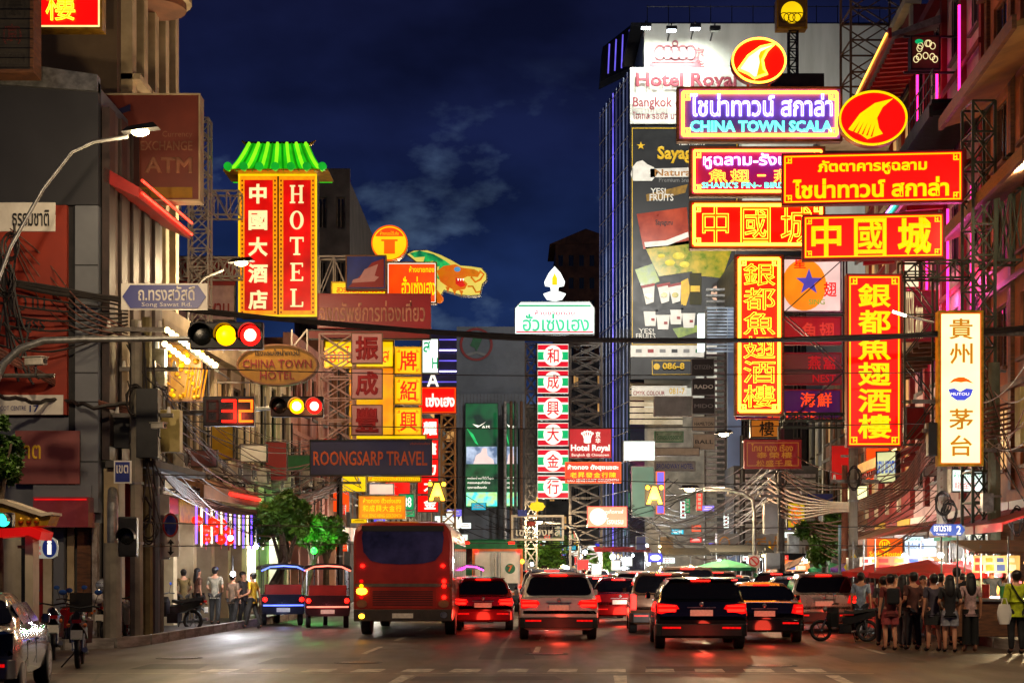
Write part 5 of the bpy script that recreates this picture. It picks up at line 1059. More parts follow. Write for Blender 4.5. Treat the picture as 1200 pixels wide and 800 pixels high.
# ------------------------------------------------------------------ poles, masts, signals, lamps
def P3(px, py, Y): return Vector((X(px, Y), Y, Z(py, Y)))
def pole(name, label, px, Y, top, r, mat, n=8, taper=.8, **kw):
    t = thing(name, label, kw.get('cat', 'pole'), (X(px, Y), Y, .1 if abs(X(px, Y)) > 8 else 0))
    h = Z(top, Y)-.1
    MB().tube([(0, 0, 0), (0, 0, h)], [r, r*taper], n).build('shaft', mat, t)
    return t, h
def upole(label, px, Y, top, r=.14, mat=concrete, arms=(), boxes=()):
    t, h = pole('utility_pole', label, px, Y, top, r, mat, 8)
    for z, a, b in arms: MB().box(a, b, -r-.1, -r, z-.05, z+.05).build('crossarm', steel, t)
    for z, x in [(z, x) for z, a, b in arms for x in (a+.1, (a+b)/2+.12, b-.1)]: MB().tube([(x, -r-.05, z+.05), (x, -r-.05, z+.2)], [.05, .03], 6).build('insulator', dwhite, t)
    for x, z, w, d, hh, m_ in boxes: MB().box(x, x+w, -r-d-.02, -r-.02, z, z+hh).build('equipment_box', m_, t, bevel=.01)
    for z in (2.2, 3.6, 5.2): MB().tube([(0, 0, z), (0, 0, z+.06)], r*1.08, 8).build('band', galv, t)
    return t, h
yb = pm('yellow_box', (196, 176, 110), (160, 140, 80), 2, .5)
upole('left of the two tall concrete utility poles hung with cable coils', 160, 38, 375, .16, arms=[(5.2, -.5, .9), (7.2, -.7, .7)], boxes=[(.1, 4.2, .5, .3, 1.6, dark)])
upole('utility pole behind the pale yellow meter box', 172, 39, 372, .15, pm('olive_pole', (120, 108, 70), (86, 76, 48), 2, .8), arms=[(6.4, -.6, .8)], boxes=[(.15, 4.4, .75, .35, 1.0, yb), (-.7, 4.5, .4, .3, .8, dark)])
upole('thin grey utility pole right of the yellow meter box', 183, 40, 395, .1, greyp, boxes=[(-.2, 6.1, .5, .3, .9, galv)])
upole('slim pole with posters beside the round blue sign', 189, 40.5, 560, .07, concrete)
upole('concrete utility pole behind the blue road sign on the right', 1104, 44.6, 462, .17, arms=[(6.2, -.9, .6), (5.4, -.6, .5)], boxes=[(-.5, 4.7, .35, .3, .9, dark), (.15, 1.9, .35, .3, .9, galv)])
upole('square concrete pole at the right beside the white market lamp', 1165, 45, 425, .2, pm('green_grey_pole', (110, 112, 92), (80, 84, 66), 2, .8), arms=[(4.9, -1.0, .9), (8.1, -.8, 1.2)], boxes=[(.5, 5.0, .8, .5, 1.6, yb), (-.45, 3.2, .3, .25, .5, galv)])
upole('concrete pole carrying a meter cabinet beside the yellow diamond sign', 1000, 48, 520, .15, boxes=[(-.25, 1.2, .5, .35, .75, galv)], arms=[(4.2, -.7, .7)])
upole('old dark utility pole covered with boxes left of the street tree', 915, 60, 500, .16, pm('dark_pole', (70, 60, 52), (44, 38, 34), 3, .8), arms=[(4.3, -.8, .8), (5.3, -.8, .8)], boxes=[(-.7, 2.9, .5, .4, 1.1, dgrey), (.2, 2.2, .4, .3, .7, galv), (-.6, 1.6, .5, .3, .6, dgrey)])
upole('brown cable stub pole with a square top near the street tree', 990, 52, 545, .12, pm('rust_pole', (130, 76, 48), (96, 52, 32), 3, .8))
upole('dark pole far down the right pavement', 870, 75, 510, .15, dark, arms=[(5, -.8, .8)]); upole('dark pole far down the left pavement', 398, 66, 500, .14, dark, arms=[(5.2, -.9, .9)])
t, h = pole('pipe', 'thin pale blue pipe standing beside the cabinet pole', 984, 48.5, 615, .045, pm('blue_pipe', (120, 150, 160), (90, 120, 130)), 6, 1, cat='pipe')
# signal mast 1: curved arm from off the left edge
GM = galv
ms = thing('signal_mast', 'galvanised mast with a long curved arm carrying the upper traffic signal', 'signal mast', (X(-8, 34), 34, .1))
o0 = ms.location
def rel(o, px, py, Y): return tuple(P3(px, py, Y)-Vector(o))
MB().tube([(0, 0, 0), (0, 0, Z(470, 34)-.1), rel(o0, -6, 448, 34), rel(o0, 4, 426, 34), rel(o0, 24, 408, 34), rel(o0, 52, 399, 34), rel(o0, 100, 397.5, 34), rel(o0, 232, 396.5, 34)], [.11, .09, .088, .085, .08, .075, .07, .05], 10).build('mast', GM, ms, 60)
MB().tube([rel(o0, -30, 440, 34.1), rel(o0, 64, 440, 34.1)], .05, 6).build('cross_bar', steel, ms)
AMB3 = em('amber_lens_hot', (255, 150, 0), 3.4, .2, 30)
OFFL = pm('dark_lens', (24, 26, 24), (16, 18, 16), 8, .25)
def signal(label, x0, y0, x1, y1, Y, lens, r=None):
    k = Y/F; w = (x1-x0)*k; h = (y1-y0)*k; n = len(lens)
    t = thing('traffic_signal', label, 'traffic light', (X((x0+x1)/2, Y), Y, Z(y1, Y)))
    MB().box(-w/2, w/2, 0, .22, 0, h).build('housing', dark, t, bevel=.03); rr_ = min(w/n, h)*.42
    for i, m_ in enumerate(lens):
        c = -w/2+(i+.5)*w/n
        L_ = MB().ball((c, -.0, h/2), (rr_, .07, rr_), 18, 10).build('lens', m_, t, 60)
        if m_ is not OFFL: MB().ball((c, -.045, h/2), (rr_*.62, .05, rr_*.62), 16, 8).build('hot_core', em('hot_core_red', (255, 170, 140), 5, .5, 60) if m_ is REDL else (em('hot_core_amber', (255, 235, 170), 6, .3, 60) if m_ is AMB3 else m_), L_, 60)  # inner ball added to imitate the white-hot centre of a lit lens
        # visor: half tube hood
        vs = []; fs = []; N_ = 14
        for j in range(N_+1):
            a = pi*(-.08+1.16*j/N_)
            for (rad, yy) in ((rr_*1.08, 0), (rr_*1.08, -.22-.06*sin(a)), (rr_*1.16, -.22-.06*sin(a)), (rr_*1.16, 0)): vs.append((c+rad*cos(a), yy, h/2+rad*sin(a)))
        for j in range(N_):
            for q in range(4): fs.append((j*4+q, j*4+(q+1) % 4, j*4+4+(q+1) % 4, j*4+4+q))
        MB().add(vs, fs).build('visor', dark, t, 60)
    return t
AMB3 = em('amber_lens_hot', (255, 150, 0), 3.4, .2, 30)
OFFL = pm('dark_lens', (24, 26, 24), (16, 18, 16), 8, .25)
signal('upper traffic signal with amber and red lit', 222, 377, 308, 409, 33.8, [OFFL, AMB, REDL])
signal('lower traffic signal with white hot amber and red lamps', 317, 464, 379, 488, 35.8, [OFFL, AMB3, REDL])
light('POINT', P3(360, 476, 35.2), 25, (1, .3, .1), .1)
# signal mast 2
m2_ = thing('signal_mast', 'galvanised mast whose arm carries the countdown display', 'signal mast', (X(132, 36), 36, .1)); o1 = m2_.location
MB().tube([(0, 0, 0), (0, 0, 3), rel(o1, 132, 540, 44), rel(o1, 136, 516, 44), rel(o1, 148, 497, 44), rel(o1, 165, 487, 44), rel(o1, 185, 484, 44), rel(o1, 245, 483, 44), rel(o1, 320, 478, 44)], [.13, .12, .1, .09, .085, .08, .075, .07, .05], 10).build('mast', GM, m2_, 60)
MB().tube([rel(o1, 134, 520, 44.1), rel(o1, 142, 511, 44.1), rel(o1, 200, 511, 44.1)], .05, 6).build('cross_bar', steel, m2_)
MB().tube([(0, 0, 0), (0, 0, 2.2)], .2, 10).build('base_sleeve', concrete, m2_)
for i, py in enumerate((598, 617)): pass
sg = signal('dark side facing traffic signal on the left mast', 138, 605, 160, 652, 35.6, [OFFL]); 
# countdown display
k = 35.5/F
cd = thing('countdown_display', 'black countdown display showing glowing red digits 32', 'countdown display', (X(268, 35.5), 35.5, Z(499, 35.5))); w_ = 60*k; h_ = 35*k
MB().box(-w_/2, w_/2, 0, .18, 0, h_).build('housing', dark, cd, bevel=.015); MB().box(-w_/2+.03, w_/2-.03, -.01, .001, .03, h_-.03).build('screen', pm('red_tint_black', (14, 3, 3), (9, 2, 2), 3, .3), cd)
SEG = em('segment_red', (255, 14, 4), 3.4, .1, 5); SEGO = em('segment_orange', (255, 90, 8), 2.4, .1, 5); SEGX = pm('segment_off', (48, 10, 10), (36, 7, 7))
def digit(x, w, segs, m_):
    z0, z1, zm = h_*.12, h_*.88, h_*.5; b = .05
    G = {'a': (x, x+w, z1-b, z1), 'd': (x, x+w, z0, z0+b), 'g': (x, x+w, zm-b/2, zm+b/2), 'f': (x, x+b, zm+.04, z1-.03), 'e': (x, x+b, z0+.03, zm-.04), 'b': (x+w-b, x+w, zm+.04, z1-.03), 'c': (x+w-b, x+w, z0+.03, zm-.04)}
    for s, q in G.items():
        if s in segs or m_ is SEGX: MB().box(q[0], q[1], -.03, -.011, q[2], q[3]).build('segment', m_, cd)
digit(-w_/2+.07, .27, '', SEGX); digit(-w_*.13, .31, 'abgcd', SEG); digit(w_*.2, .31, 'abged', SEGO)
light('POINT', P3(270, 482, 34.9), 14, (1, .1, .05), .15)
# blue arrow-ended road signs
def roadsign(label, x0, y0, x1, y1, Y, texts, both=True, extra=None):
    k = Y/F; a = (x1-x0)*k/2; h = (y1-y0)*k; t = thing('street_name_sign', label, 'street sign', (X((x0+x1)/2, Y), Y, Z(y1, Y))); n = h*.35
    MB().box(-a, a, 0, .03, 0, h).build('backing_plate', dwhite if both else dblue, t) if both else None
    pts = [(-a+n if True else -a, .04), (a-n, .04), (a-.03, h/2), (a-n, h-.04), (-a+n, h-.04), (-a+.03, h/2)]
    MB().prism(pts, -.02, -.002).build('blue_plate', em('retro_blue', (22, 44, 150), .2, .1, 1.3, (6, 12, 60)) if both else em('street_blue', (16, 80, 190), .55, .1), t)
    for q in texts: put(t, q, 2*a, h, -.025)
    return t
roadsign('blue arrow ended road name sign in Thai and English on the left pole', 142, 332, 243, 363, 37.2, [('ถ.ทรงสวัสดิ์', .2, .1, .86, .66, dwhite, 'b'), ('Song Sawat Rd.', .24, .72, .82, .92, dwhite, 'f')])
t = roadsign('blue arrow ended road name sign with a number 2 on the right', 1088, 612, 1132, 629, 42.5, [('เยาวราช', .14, .2, .6, .6, WTX, 'b'), ('Yaowarat', .2, .7, .5, .85, WTX, 'f'), ('2', .74, .2, .86, .8, WTX, 'b')], False)
MB().box(-.35, .3, -.01, .01, -.1, -.005).build('green_plate', em('sign_green', (20, 120, 70), .5), t)
# small signs on the left
nk = 43.2/F
t = thing('no_parking_sign', 'red ringed blue round no parking sign over an arrow plate', 'road sign', (X(200, 40), 40, Z(652, 40)))
MB().box(-.15, .2, 0, .03, 0, 1.05).build('plate', dwhite, t); MB().prism(ell(.2, .3, 0, .78, 20), -.02, -.001).build('blue_disc', dblue, t); MB().oring(.2, .3, 0, .78, .05, -.03, -.021, 20).build('red_ring', dred, t)
MB().box(-.02, .03, -.02, -.001, .12, .35).prism([(-.08, .33), (.09, .33), (0, .44)], -.02, -.001).prism([(0, .03), (.09, .13), (-.08, .13)], -.02, -.001).build('arrow', dblack, t)
t = thing('notice_board', 'white notice plate with small dark writing on the left pole', 'notice', (X(191, 40.2), 40.2, Z(655, 40.2)))
MB().box(-.18, .18, -.1, -.08, 0, 1.6).build('plate', dwhite, t)
for i in range(3): text('กขค', -.13, .3+i*.35, .13, .4+i*.35, -.11, dgrey, 'f', t)
t = thing('bus_stop_sign', 'small blue and white street plate on the signal mast', 'street sign', (X(142, 35.7), 35.7, Z(566, 35.7)))
MB().box(-.16, .22, 0, .03, 0, .5).build('plate', dwhite, t); MB().box(-.13, .19, -.01, -.001, .03, .47).build('blue_panel', dblue, t); text('เขต', -.1, .22, .16, .4, -.02, dwhite, 'b', t)
ti = thing('information_sign', 'white information sign with a blue i disc beside the shrine roof', 'sign', (X(50, 32), 32, Z(654, 32))); k = 32/F
MB().prism([(-.3, 0), (.18, 0), (.28, .06), (.3, .21), (.28, .36), (.18, .42), (-.3, .42)], 0, .06).build('plate', em('pale_lit_plate', (200, 196, 176), .45, .1), ti)
MB().prism(ell(.14, .19, .14, .21, 22), -.03, -.001).build('blue_disc', em('info_blue', (20, 50, 130), .4), ti); text('i', .1, .08, .19, .36, -.045, WTX, 'h', ti)
text('TOURIST', -.27, .29, -.03, .34, -.01, RED2, 'b', ti); text('POLICE', -.27, .18, -.03, .24, -.01, RED2, 'b', ti); text('STATION', -.27, .07, -.03, .13, -.01, RED2, 'b', ti)
MB().box(-.5, -.3, .01, .05, .2, .26).build('bracket', steel, ti)
# cctv cameras
def cctv(label, px, py, Y, s=1, rz=0):
    t = thing('security_camera', label, 'camera', P3(px, py, Y), rz)
    MB().box(-.28*s, .28*s, -.12*s, .12*s, 0, .2*s).build('housing', acw, t, bevel=.02); MB().box(-.32*s, .3*s, -.15*s, .15*s, .205*s, .23*s).build('sun_shield', acw, t); MB().tube([(0, 0, 0), (.0, 0, -.28*s), (.1*s, 0, -.36*s)], .03*s, 6).build('bracket', dark, t)
    MB().tube([(.28*s, 0, .1*s), (.31*s, 0, .1*s)], .07*s, 10).build('lens', black, t)
cctv('security camera box on the upper mast cross bar', 42, 428, 34, .8, R(-20)); cctv('white bullet camera under the lower signal arm', 186, 502, 35.6, .6, R(-25))
t = thing('security_camera', 'white dome camera hanging beside the liquor sign', 'camera', P3(1166, 452, 45)); MB().ball((0, 0, 0), (.13, .13, .16), 12, 8).build('dome', dgrey, t, 60); MB().tube([(0, 0, .1), (0, 0, .3), (.15, 0, .42), (.3, 0, .4)], [.1, .09, .05, .04], 8).build('bracket', galv, t)
# street lamps
def lamp(label, pts, head, Y, power=900, r=.045, tilt=.1, col=(1, .74, .42), hw=.32):
    t = thing('street_lamp', label, 'street lamp', P3(*pts[0], Y)); o = Vector(t.location)
    MB().tube([P3(a, b, Y)-o for a, b in pts], [r*1.5]+[r]*(len(pts)-1), 8).build('arm', GM, t, 60)
    c = P3(*head, Y)-o
    h = MB().add([(c.x+u*hw*1.25, c.y+v*.14, c.z+w_) for u, v, w_ in ((-1, -1, .02), (1, -1, .02+tilt), (1, 1, .02+tilt), (-1, 1, .02), (-.7, -.6, .14), (.7, -.6, .14+tilt), (.7, .6, .14+tilt), (-.7, .6, .14))], [(0, 3, 2, 1), (4, 5, 6, 7), (0, 1, 5, 4), (1, 2, 6, 5), (2, 3, 7, 6), (3, 0, 4, 7)]).build('lamp_head', dark, t)
    MB().ball((c.x, c.y-.04, c.z-.02+tilt/2), (hw*.62, .1, .09), 12, 8).build('lens', LENS, t, 60)
    l = light('POINT', (c.x, c.y-.1, c.z-.3), power, col, .2, t)
    return t
lamp('street lamp at the upper left in front of the brown ATM board', [(-6, 600), (-6, 340), (12, 290), (50, 222), (84, 178), (110, 166), (150, 160)], (165, 157), 35, 260, tilt=.1)
lamp('street lamp crossing the green roofed hotel sign', [(215, 420), (222, 345), (240, 325), (262, 316)], (283, 309), 49, 900, tilt=.06)
lamp('street lamp at the far right edge by the amber facade', [(1225, 300), (1225, 215), (1205, 196)], (1194, 186), 43, 380, tilt=-.05)
lamp('curved street lamp pole on the right leaning over the stalls', [(884, 700), (884, 600), (882, 585), (870, 577), (850, 573), (825, 573)], (808, 572.5), 62, 1600, tilt=0, r=.07)
lamp('street lamp high on the right in front of the dark office block', [(905, 545), (895, 530), (870, 517)], (848, 509), 66, 1300, tilt=.05)
lamp('small street lamp over the centre of the far traffic', [(679, 690), (679, 632), (672, 618), (655, 612), (640, 611)], (632, 611), 100, 3000, r=.09, tilt=0)
t = thing('tube_lamp', 'white fluorescent tube lamp on an arm beside the vertical red sign', 'lamp', P3(1094, 378, 45)); o = Vector(t.location)
MB().tube([(0, 0, 0), P3(1060, 369, 45)-o], .035, 6).build('arm', GM, t); MB().tube([P3(1062, 370, 44.9)-o, P3(1046, 365, 44.9)-o], .04, 6).build('tube', NEON_W, t)
# unseen street lamps added outside the frame to light the crossing and car rears
for x, y, l in ((-11.0, 27, 'added street lamp on the near left corner'), (12.2, 26, 'added street lamp on the near right corner')):
    t = thing('street_lamp', l+', outside the frame', 'street lamp', (x, y, 0)); s = 1 if x < 0 else -1
    MB().tube([(0, 0, 0), (0, 0, 8.5), (s*.6, 0, 9.2), (s*2, 0, 9.4)], [.12, .09, .07, .05], 8).build('arm', GM, t); MB().box(s*2-.4, s*2+.4, -.15, .15, 9.35, 9.5).build('lamp_head', dark, t); MB().box(s*2-.35, s*2+.35, -.12, .12, 9.3, 9.345).build('lens', LENS, t)
    light('POINT', (s*2, 0, 9.1), 1000 if s > 0 else 1600, (1, .74, .46), .2, t)
# amber warning lights shaped like an A with two lamps
def warn(label, px, py, Y):
    t = thing('warning_light', label, 'warning light', P3(px, py+12, Y)); k = Y/F; s = k
    MB().prism([(-9*s, 0), (-5*s, 0), (-3.5*s, 5*s), (3.5*s, 5*s), (5*s, 0), (9*s, 0), (2.2*s, 20*s), (-2.2*s, 20*s)], 0, .1).build('arrow_lamp', AMB2, t)
    for x in (-8, 8): MB().ball((x*s, 0, 19*s), (2.4*s, .08, 2.4*s), 10, 8).build('round_lamp', AMB2, t, 60)
    MB().box(-11*s, 11*s, .11, .2, -2*s, 23*s).build('backing', dark, t)
    light('POINT', (0, -.5, .3), 60, (1, .55, .1), .15, t)
warn('amber arrow shaped warning light over the left lane beside the small red squares', 512, 574, 64); warn('amber arrow shaped warning light in front of the pale green banner', 767, 578, 70)
for px, Y, l in ((512, 64.3, 'left'), (767, 70.3, 'right')):
    MB()
# round prohibition sign on the right
t = thing('no_parking_sign', 'square white sign with a red barred circle on the curved lamp pole', 'road sign', P3(883.5, 665, 61.6))
MB().box(-.22, .22, 0, .03, 0, .5).build('plate', dwhite, t); MB().oring(.19, .19, 0, .25, .04, -.02, -.001, 20).build('red_ring', RED2, t); MB().add([(-.14, -.02, .36), (-.1, -.02, .4), (.14, -.02, .15), (.1, -.02, .11)], [(0, 1, 2, 3)]).build('red_bar', RED2, t)
t = thing('diamond_sign', 'yellow diamond warning sign beside the cabinet pole', 'road sign', P3(999, 682, 48)); 
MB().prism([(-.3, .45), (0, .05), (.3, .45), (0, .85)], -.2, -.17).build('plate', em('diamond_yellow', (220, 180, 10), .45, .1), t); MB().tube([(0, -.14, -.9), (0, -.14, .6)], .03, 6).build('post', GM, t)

# ------------------------------------------------------------------ cables
def spline(pts, n=7):
    out = []
    for i in range(len(pts)-1):
        p0, p1, p2, p3 = pts[max(i-1, 0)], pts[i], pts[i+1], pts[min(i+2, len(pts)-1)]
        for j in range(n):
            t = j/n; out.append(.5*((2*p1)+(p2-p0)*t+(2*p0-5*p1+4*p2-p3)*t*t+(3*p1-p0-3*p2+p3)*t**3))
    return out+[pts[-1]]
def cable(pts, r, mat, label, group, wob=0):
    q = spline([P3(*p) for p in pts]); o = q[0].copy()
    if wob: q = [p+Vector((0, 0, random.uniform(-wob, wob))) for p in q]
    t = MB().tube([p-o for p in q], r, 5).build('power_cable', mat, None, 60); t.location = o
    return tag(t, label, 'cable', group)
def hang(a, b, s, r, mat, label, group, n=12):
    a, b = Vector(a), Vector(b); t = MB().tube([(b-a)*(i/n)-Vector((0, 0, s*4*(i/n)*(1-i/n))) for i in range(n+1)], r, 4).build('power_cable', mat); t.location = a
    return tag(t, label, 'cable', group)
g1 = 'black cables of the thick bundle across the street'; l1 = 'black cable of the thick bundle crossing the whole street'
for i in range(9):
    d = random.uniform(-4.2, 4.2); e = random.uniform(-4.2, 4.2)
    cable([(-30, 322+d, 37), (60, 340+e, 37.5), (150, 352+d*.6, 38), (250, 366+e*.5, 38.5), (400, 380+d*.5, 39), (600, 395+e*.6, 40.5), (800, 399+d*.5, 42), (1000, 396+e*.6, 43.5), (1130, 389+d*.8, 44.3), (1230, 383+e, 45)], .035, cablem, l1, g1)
for i in range(7):
    y0 = 330+i*12; cable([(-30, y0-4, 37), (60, y0+10, 37.5), (150, 360+i*4, 38)], .025, cablem, 'black cable reaching the left utility poles from the left edge', 'black cables at the left edge')
for i in range(5):
    cable([(12, 268+i*3, 37), (50, 300+i*14, 38), (95, 355+i*8, 37.5), (150, 385+i*3, 38)], .018, cable_b, 'thin reddish cable slanting past the orange panels', 'thin reddish cables')
for i in range(3): cable([(-10, 404+i*5, 36), (40, 432+i*3, 37), (80, 455+i*2, 38.5), (120, 472+i, 38), (162, 480+i*4, 38)], .045, cable_b, 'thick brown twisted cable below the security camera', 'thick brown cables on the left')
cable([(-10, 460, 36), (30, 470, 37), (70, 468, 38), (110, 476, 37.5), (160, 470, 38)], .05, cablem, 'knotted dark cable under the white advert tag', 'knotted cable', .05)
for i in range(4): cable([(188, 542+i*3, 40), (215, 570+i*3, 43), (250, 590+i*2, 47), (300, 598+i, 53), (345, 590-i*2, 60), (395, 575-i*3, 71)], .05, cable_b, 'thick reddish cable sagging along the left shophouse wall', 'thick reddish cables on the left wall')
for i in range(26):
    y0 = random.uniform(400, 560); y1 = random.uniform(500, 575); hang(P3(random.choice((160, 172, 183)), y0, 39), P3(398, y1, 66), random.uniform(.8, 2.6), random.uniform(.012, .022), random.choice((cablem, cable_b, steel)), 'thin service cable running along the left row of shophouses', 'thin service cables on the left row', 16)
for i in range(14): hang(P3(398, random.uniform(500, 580), 66), P3(random.uniform(470, 510), random.uniform(560, 600), 110), random.uniform(.5, 2), .02, cablem, 'thin service cable far down the left row', 'thin service cables far left', 12)
for i in range(20):
    y0 = random.uniform(480, 600); y1 = random.uniform(520, 610); hang(P3(1104, y0, 44.4), P3(915, y1, 60), random.uniform(.6, 2.2), random.uniform(.012, .022), random.choice((cablem, cable_b, cable_b)), 'thin service cable sagging along the right row', 'thin service cables on the right row', 16)
for i in range(20):
    y0 = random.uniform(510, 600); y1 = random.uniform(560, 620); hang(P3(915, y0, 60), P3(random.choice((780, 730, 760)), y1, 95), random.uniform(.6, 2.4), .022, random.choice((cablem, steel)), 'thin service cable far down the right row', 'thin service cables far right', 14)
for i in range(7): cable([(1190, 470+i*6, 45), (1100, 500+i*5, 44.4), (1060, 555+i*4, 46), (1010, 585+i*2, 49), (975, 588+i*2, 53), (930, 578+i*5, 58), (900, 560+i*6, 62)], .035, cable_b, 'thick reddish cable looping past the restaurant roof on the right', 'thick reddish cables on the right')
for i in range(12): hang(P3(random.uniform(1150, 1166), random.uniform(400, 560), 45), P3(1225, random.uniform(380, 640), 41), random.uniform(.1, .7), .018, random.choice((cablem, cable_b, steel_l)), 'thin cable leaving the right edge behind the liquor sign', 'thin cables at the right edge')
for py0, py1, py2, Y in ((430, 440, 436, 46), (492, 502, 496, 47), (556, 560, 575, 50), (612, 620, 616, 55), (640, 636, 640, 60)): cable([(160, py0, 38), (600, py1, Y), (1104, py2, 44.5)], .014, cablem, 'thin wire crossing high over the street below the thick bundle', 'thin wires crossing the street')
for i in range(10): hang(P3(random.uniform(530, 600), random.uniform(575, 620), 90), P3(random.uniform(780, 830), random.uniform(560, 600), 95), random.uniform(.5, 2.5), .02, cablem, 'thin wire crossing the far street', 'thin wires over the far street')
# coils of spare cable on the poles
for px, py, Y in ((160, 470, 37.7), (168, 600, 38.6), (176, 620, 38.7), (1104, 590, 44.1), (1112, 600, 44.1), (915, 560, 59.6), (1000, 560, 47.6), (8, 330, 36.6), (14, 290, 36.6), (1190, 610, 44.7)):
    t = thing('cable_coil', 'coil of spare black cable hung on a utility pole', 'cable coil', P3(px, py, Y), 0, 'cable coils on the poles')
    for j in range(4):
        rx, rz = random.uniform(.12, .22), random.uniform(.2, .42); MB().tube([(rx*cos(a*pi/9)+random.uniform(-.02, .02), -.03*j-.04, rz*sin(a*pi/9)) for a in range(19)], .018, 4).build('loop', cablem, t)
# dense tangle at the pole tops on the left edge
for i in range(14):
    a = P3(random.uniform(-10, 20), random.uniform(250, 420), 36.5); b = P3(random.uniform(0, 40), random.uniform(280, 460), 36.8); hang(a, b, random.uniform(-.2, .5), .03, cablem, 'short dark cable in the tangle at the left edge', 'tangled cables at the left edge', 6)
for i in range(24):
    a = P3(random.uniform(148, 180), random.uniform(380, 560), 38); b = P3(random.uniform(148, 195), random.uniform(420, 620), 38); hang(a, b, random.uniform(.1, .6), .02, cablem, 'short dark cable in the tangle on the left poles', 'tangled cables on the left poles', 7)

# ------------------------------------------------------------------ trees
def tree(label, px, Y, trunk_top, cy_, rx_, rz_, seed, n=2600, lean=0, twig=.16):
    rnd = random.Random(seed); x = X(px, Y); z0 = .1
    t = thing('street_tree', label, 'tree', (x, Y, z0)); zt = Z(trunk_top, Y)-z0; zc = Z(cy_, Y)-z0; k = Y/F; rx_ *= k; rz_ *= k
    MB().tube([(0, 0, 0), (lean*.3, 0, zt*.4), (lean*.7, 0.05, zt*.75), (lean, 0, zt)], [.17, .14, .12, .1], 8).build('trunk', barkm, t, 60)
    for i in range(6):
        a = i*pi/3+rnd.random(); MB().tube([(lean, 0, zt*.92), (lean+cos(a)*rx_*.3, sin(a)*rx_*.3, zt+(zc-zt)*.6), (lean+cos(a)*rx_*.65, sin(a)*rx_*.6, zc+rnd.uniform(-.2, .5)*rz_)], [.08, .05, .02], 6).build('limb', barkm, t, 60)
    cl = [(lean+rnd.gauss(0, .42)*rx_, rnd.gauss(0, .42)*rx_, zc+rnd.gauss(0, .4)*rz_, rnd.uniform(.22, .42)*rx_) for _ in range(17)]
    cl = [c for c in cl if abs(c[0]-lean) < rx_*.85 and abs(c[2]-zc) < rz_*.85]
    vs = []; fs = []
    for i in range(n):
        c = rnd.choice(cl); d = Vector((rnd.gauss(0, 1), rnd.gauss(0, 1), rnd.gauss(0, 1))).normalized()*c[3]*rnd.uniform(.55, 1.12)
        p = Vector(c[:3])+d*1; u = Vector((rnd.gauss(0, 1), rnd.gauss(0, 1), rnd.gauss(0, .6))).normalized(); w_ = u.cross(Vector((rnd.gauss(0, 1), rnd.gauss(0, 1), 1))).normalized(); s = twig*rnd.uniform(.5, 1.1)
        b = len(vs); vs += [p-u*s, p+w_*s*.45, p+u*s, p-w_*s*.45]; fs.append((b, b+1, b+2, b+3))
    m = MB(); m.v = [tuple(v) for v in vs]; m.f = fs; m.build('crown', leafm, t)
    return t
tree('leftmost rounded street tree in front of the left shops', 303, 50, 652, 606, 33, 30, 1, 6000, .9, .12)
tree('second street tree on the left with a straight pale trunk', 326, 54, 655, 612, 34, 28, 2, 6000, .1, .12)
tree('darker street tree behind the blue lit panel', 352, 60, 655, 620, 32, 28, 3, 5000, .5, .13)
tree('street tree nearest the red bus on the left', 382, 66, 655, 628, 26, 26, 4, 4400, 0, .14)
tree('leafy tree cut off by the left edge above the shrine roof', -4, 31, 610, 535, 27, 50, 5, 5200, 0, .12)
tree('street tree on the right between the hanging red sign and the hostel sign', 967, 56, 650, 632, 32, 27, 6, 6500, 0, .13)
tree('wide dark tree far down the centre of the street', 638, 112, 665, 648, 34, 15, 7, 2600, 0, .25)
tree('small bright green tree far down the street', 703, 108, 668, 656, 16, 14, 8, 1800, 0, .22)
tree('bare dark tree tangled with cables behind the countdown display', 335, 66, 590, 545, 20, 42, 9, 900, 0, .1)
# glimpses of green uplight in the left trees
light('POINT', (X(365, 58), 58, 2.8), 110, (.15, 1, .2), .2)
for px, py, Y in ((368, 645, 57.5),):
    t = thing('green_lamp', 'green up-light under the left street trees', 'lamp', P3(px, py, Y)); MB().ball((0, 0, 0), .12, 8, 6).build('bulb', em('green_bulb', (40, 255, 60), 4), t); MB().tube([(0, 0, -.1), (0, 0, -.3)], .05, 6).build('holder', dark, t)
# ------------------------------------------------------------------ people (one skinned body each, clothes as children)
def skinned(nodes, edges, level=2):
    names = list(nodes); me = bpy.data.meshes.new('s'); me.from_pydata([nodes[n][:3] for n in names], [(names.index(a), names.index(b)) for a, b in edges], [])
    o = bpy.data.objects.new('s', me); COL.objects.link(o)
    o.modifiers.new('skin', 'SKIN').use_smooth_shade = True; s = o.modifiers.new('sub', 'SUBSURF'); s.levels = level; s.render_levels = level
    if not me.skin_vertices: me.attributes  # layer is made with the modifier below
    if not len(me.skin_vertices):
        import bmesh
        bm = bmesh.new(); bm.from_mesh(me); bm.verts.layers.skin.verify(); bm.to_mesh(me); bm.free()
    for i, n in enumerate(names):
        r = nodes[n][3]; me.skin_vertices[0].data[i].radius = (r, r) if not isinstance(r, tuple) else r; me.skin_vertices[0].data[i].use_root = (i == 0)
    return o
PEND = []
def arm_chain(nodes, edges, s, bend, body):
    sh = (s*.175, .0, 1.40); 
    if bend == 'down': el, wr = (s*.225, .03, 1.12), (s*.235, -.03, .88)
    elif bend == 'phone': el, wr = (s*.22, .02, 1.13), (s*.10, -.24, 1.22)
    elif bend == 'hold': el, wr = (s*.24, .04, 1.12), (s*.17, -.24, 1.02)
    elif bend == 'swing': el, wr = (s*.23, .10, 1.13), (s*.24, .12, .9)
    elif bend == 'face': el, wr = (s*.2, -.12, 1.2), (s*.05, -.2, 1.46)
    return sh, Vector(el), Vector(wr)
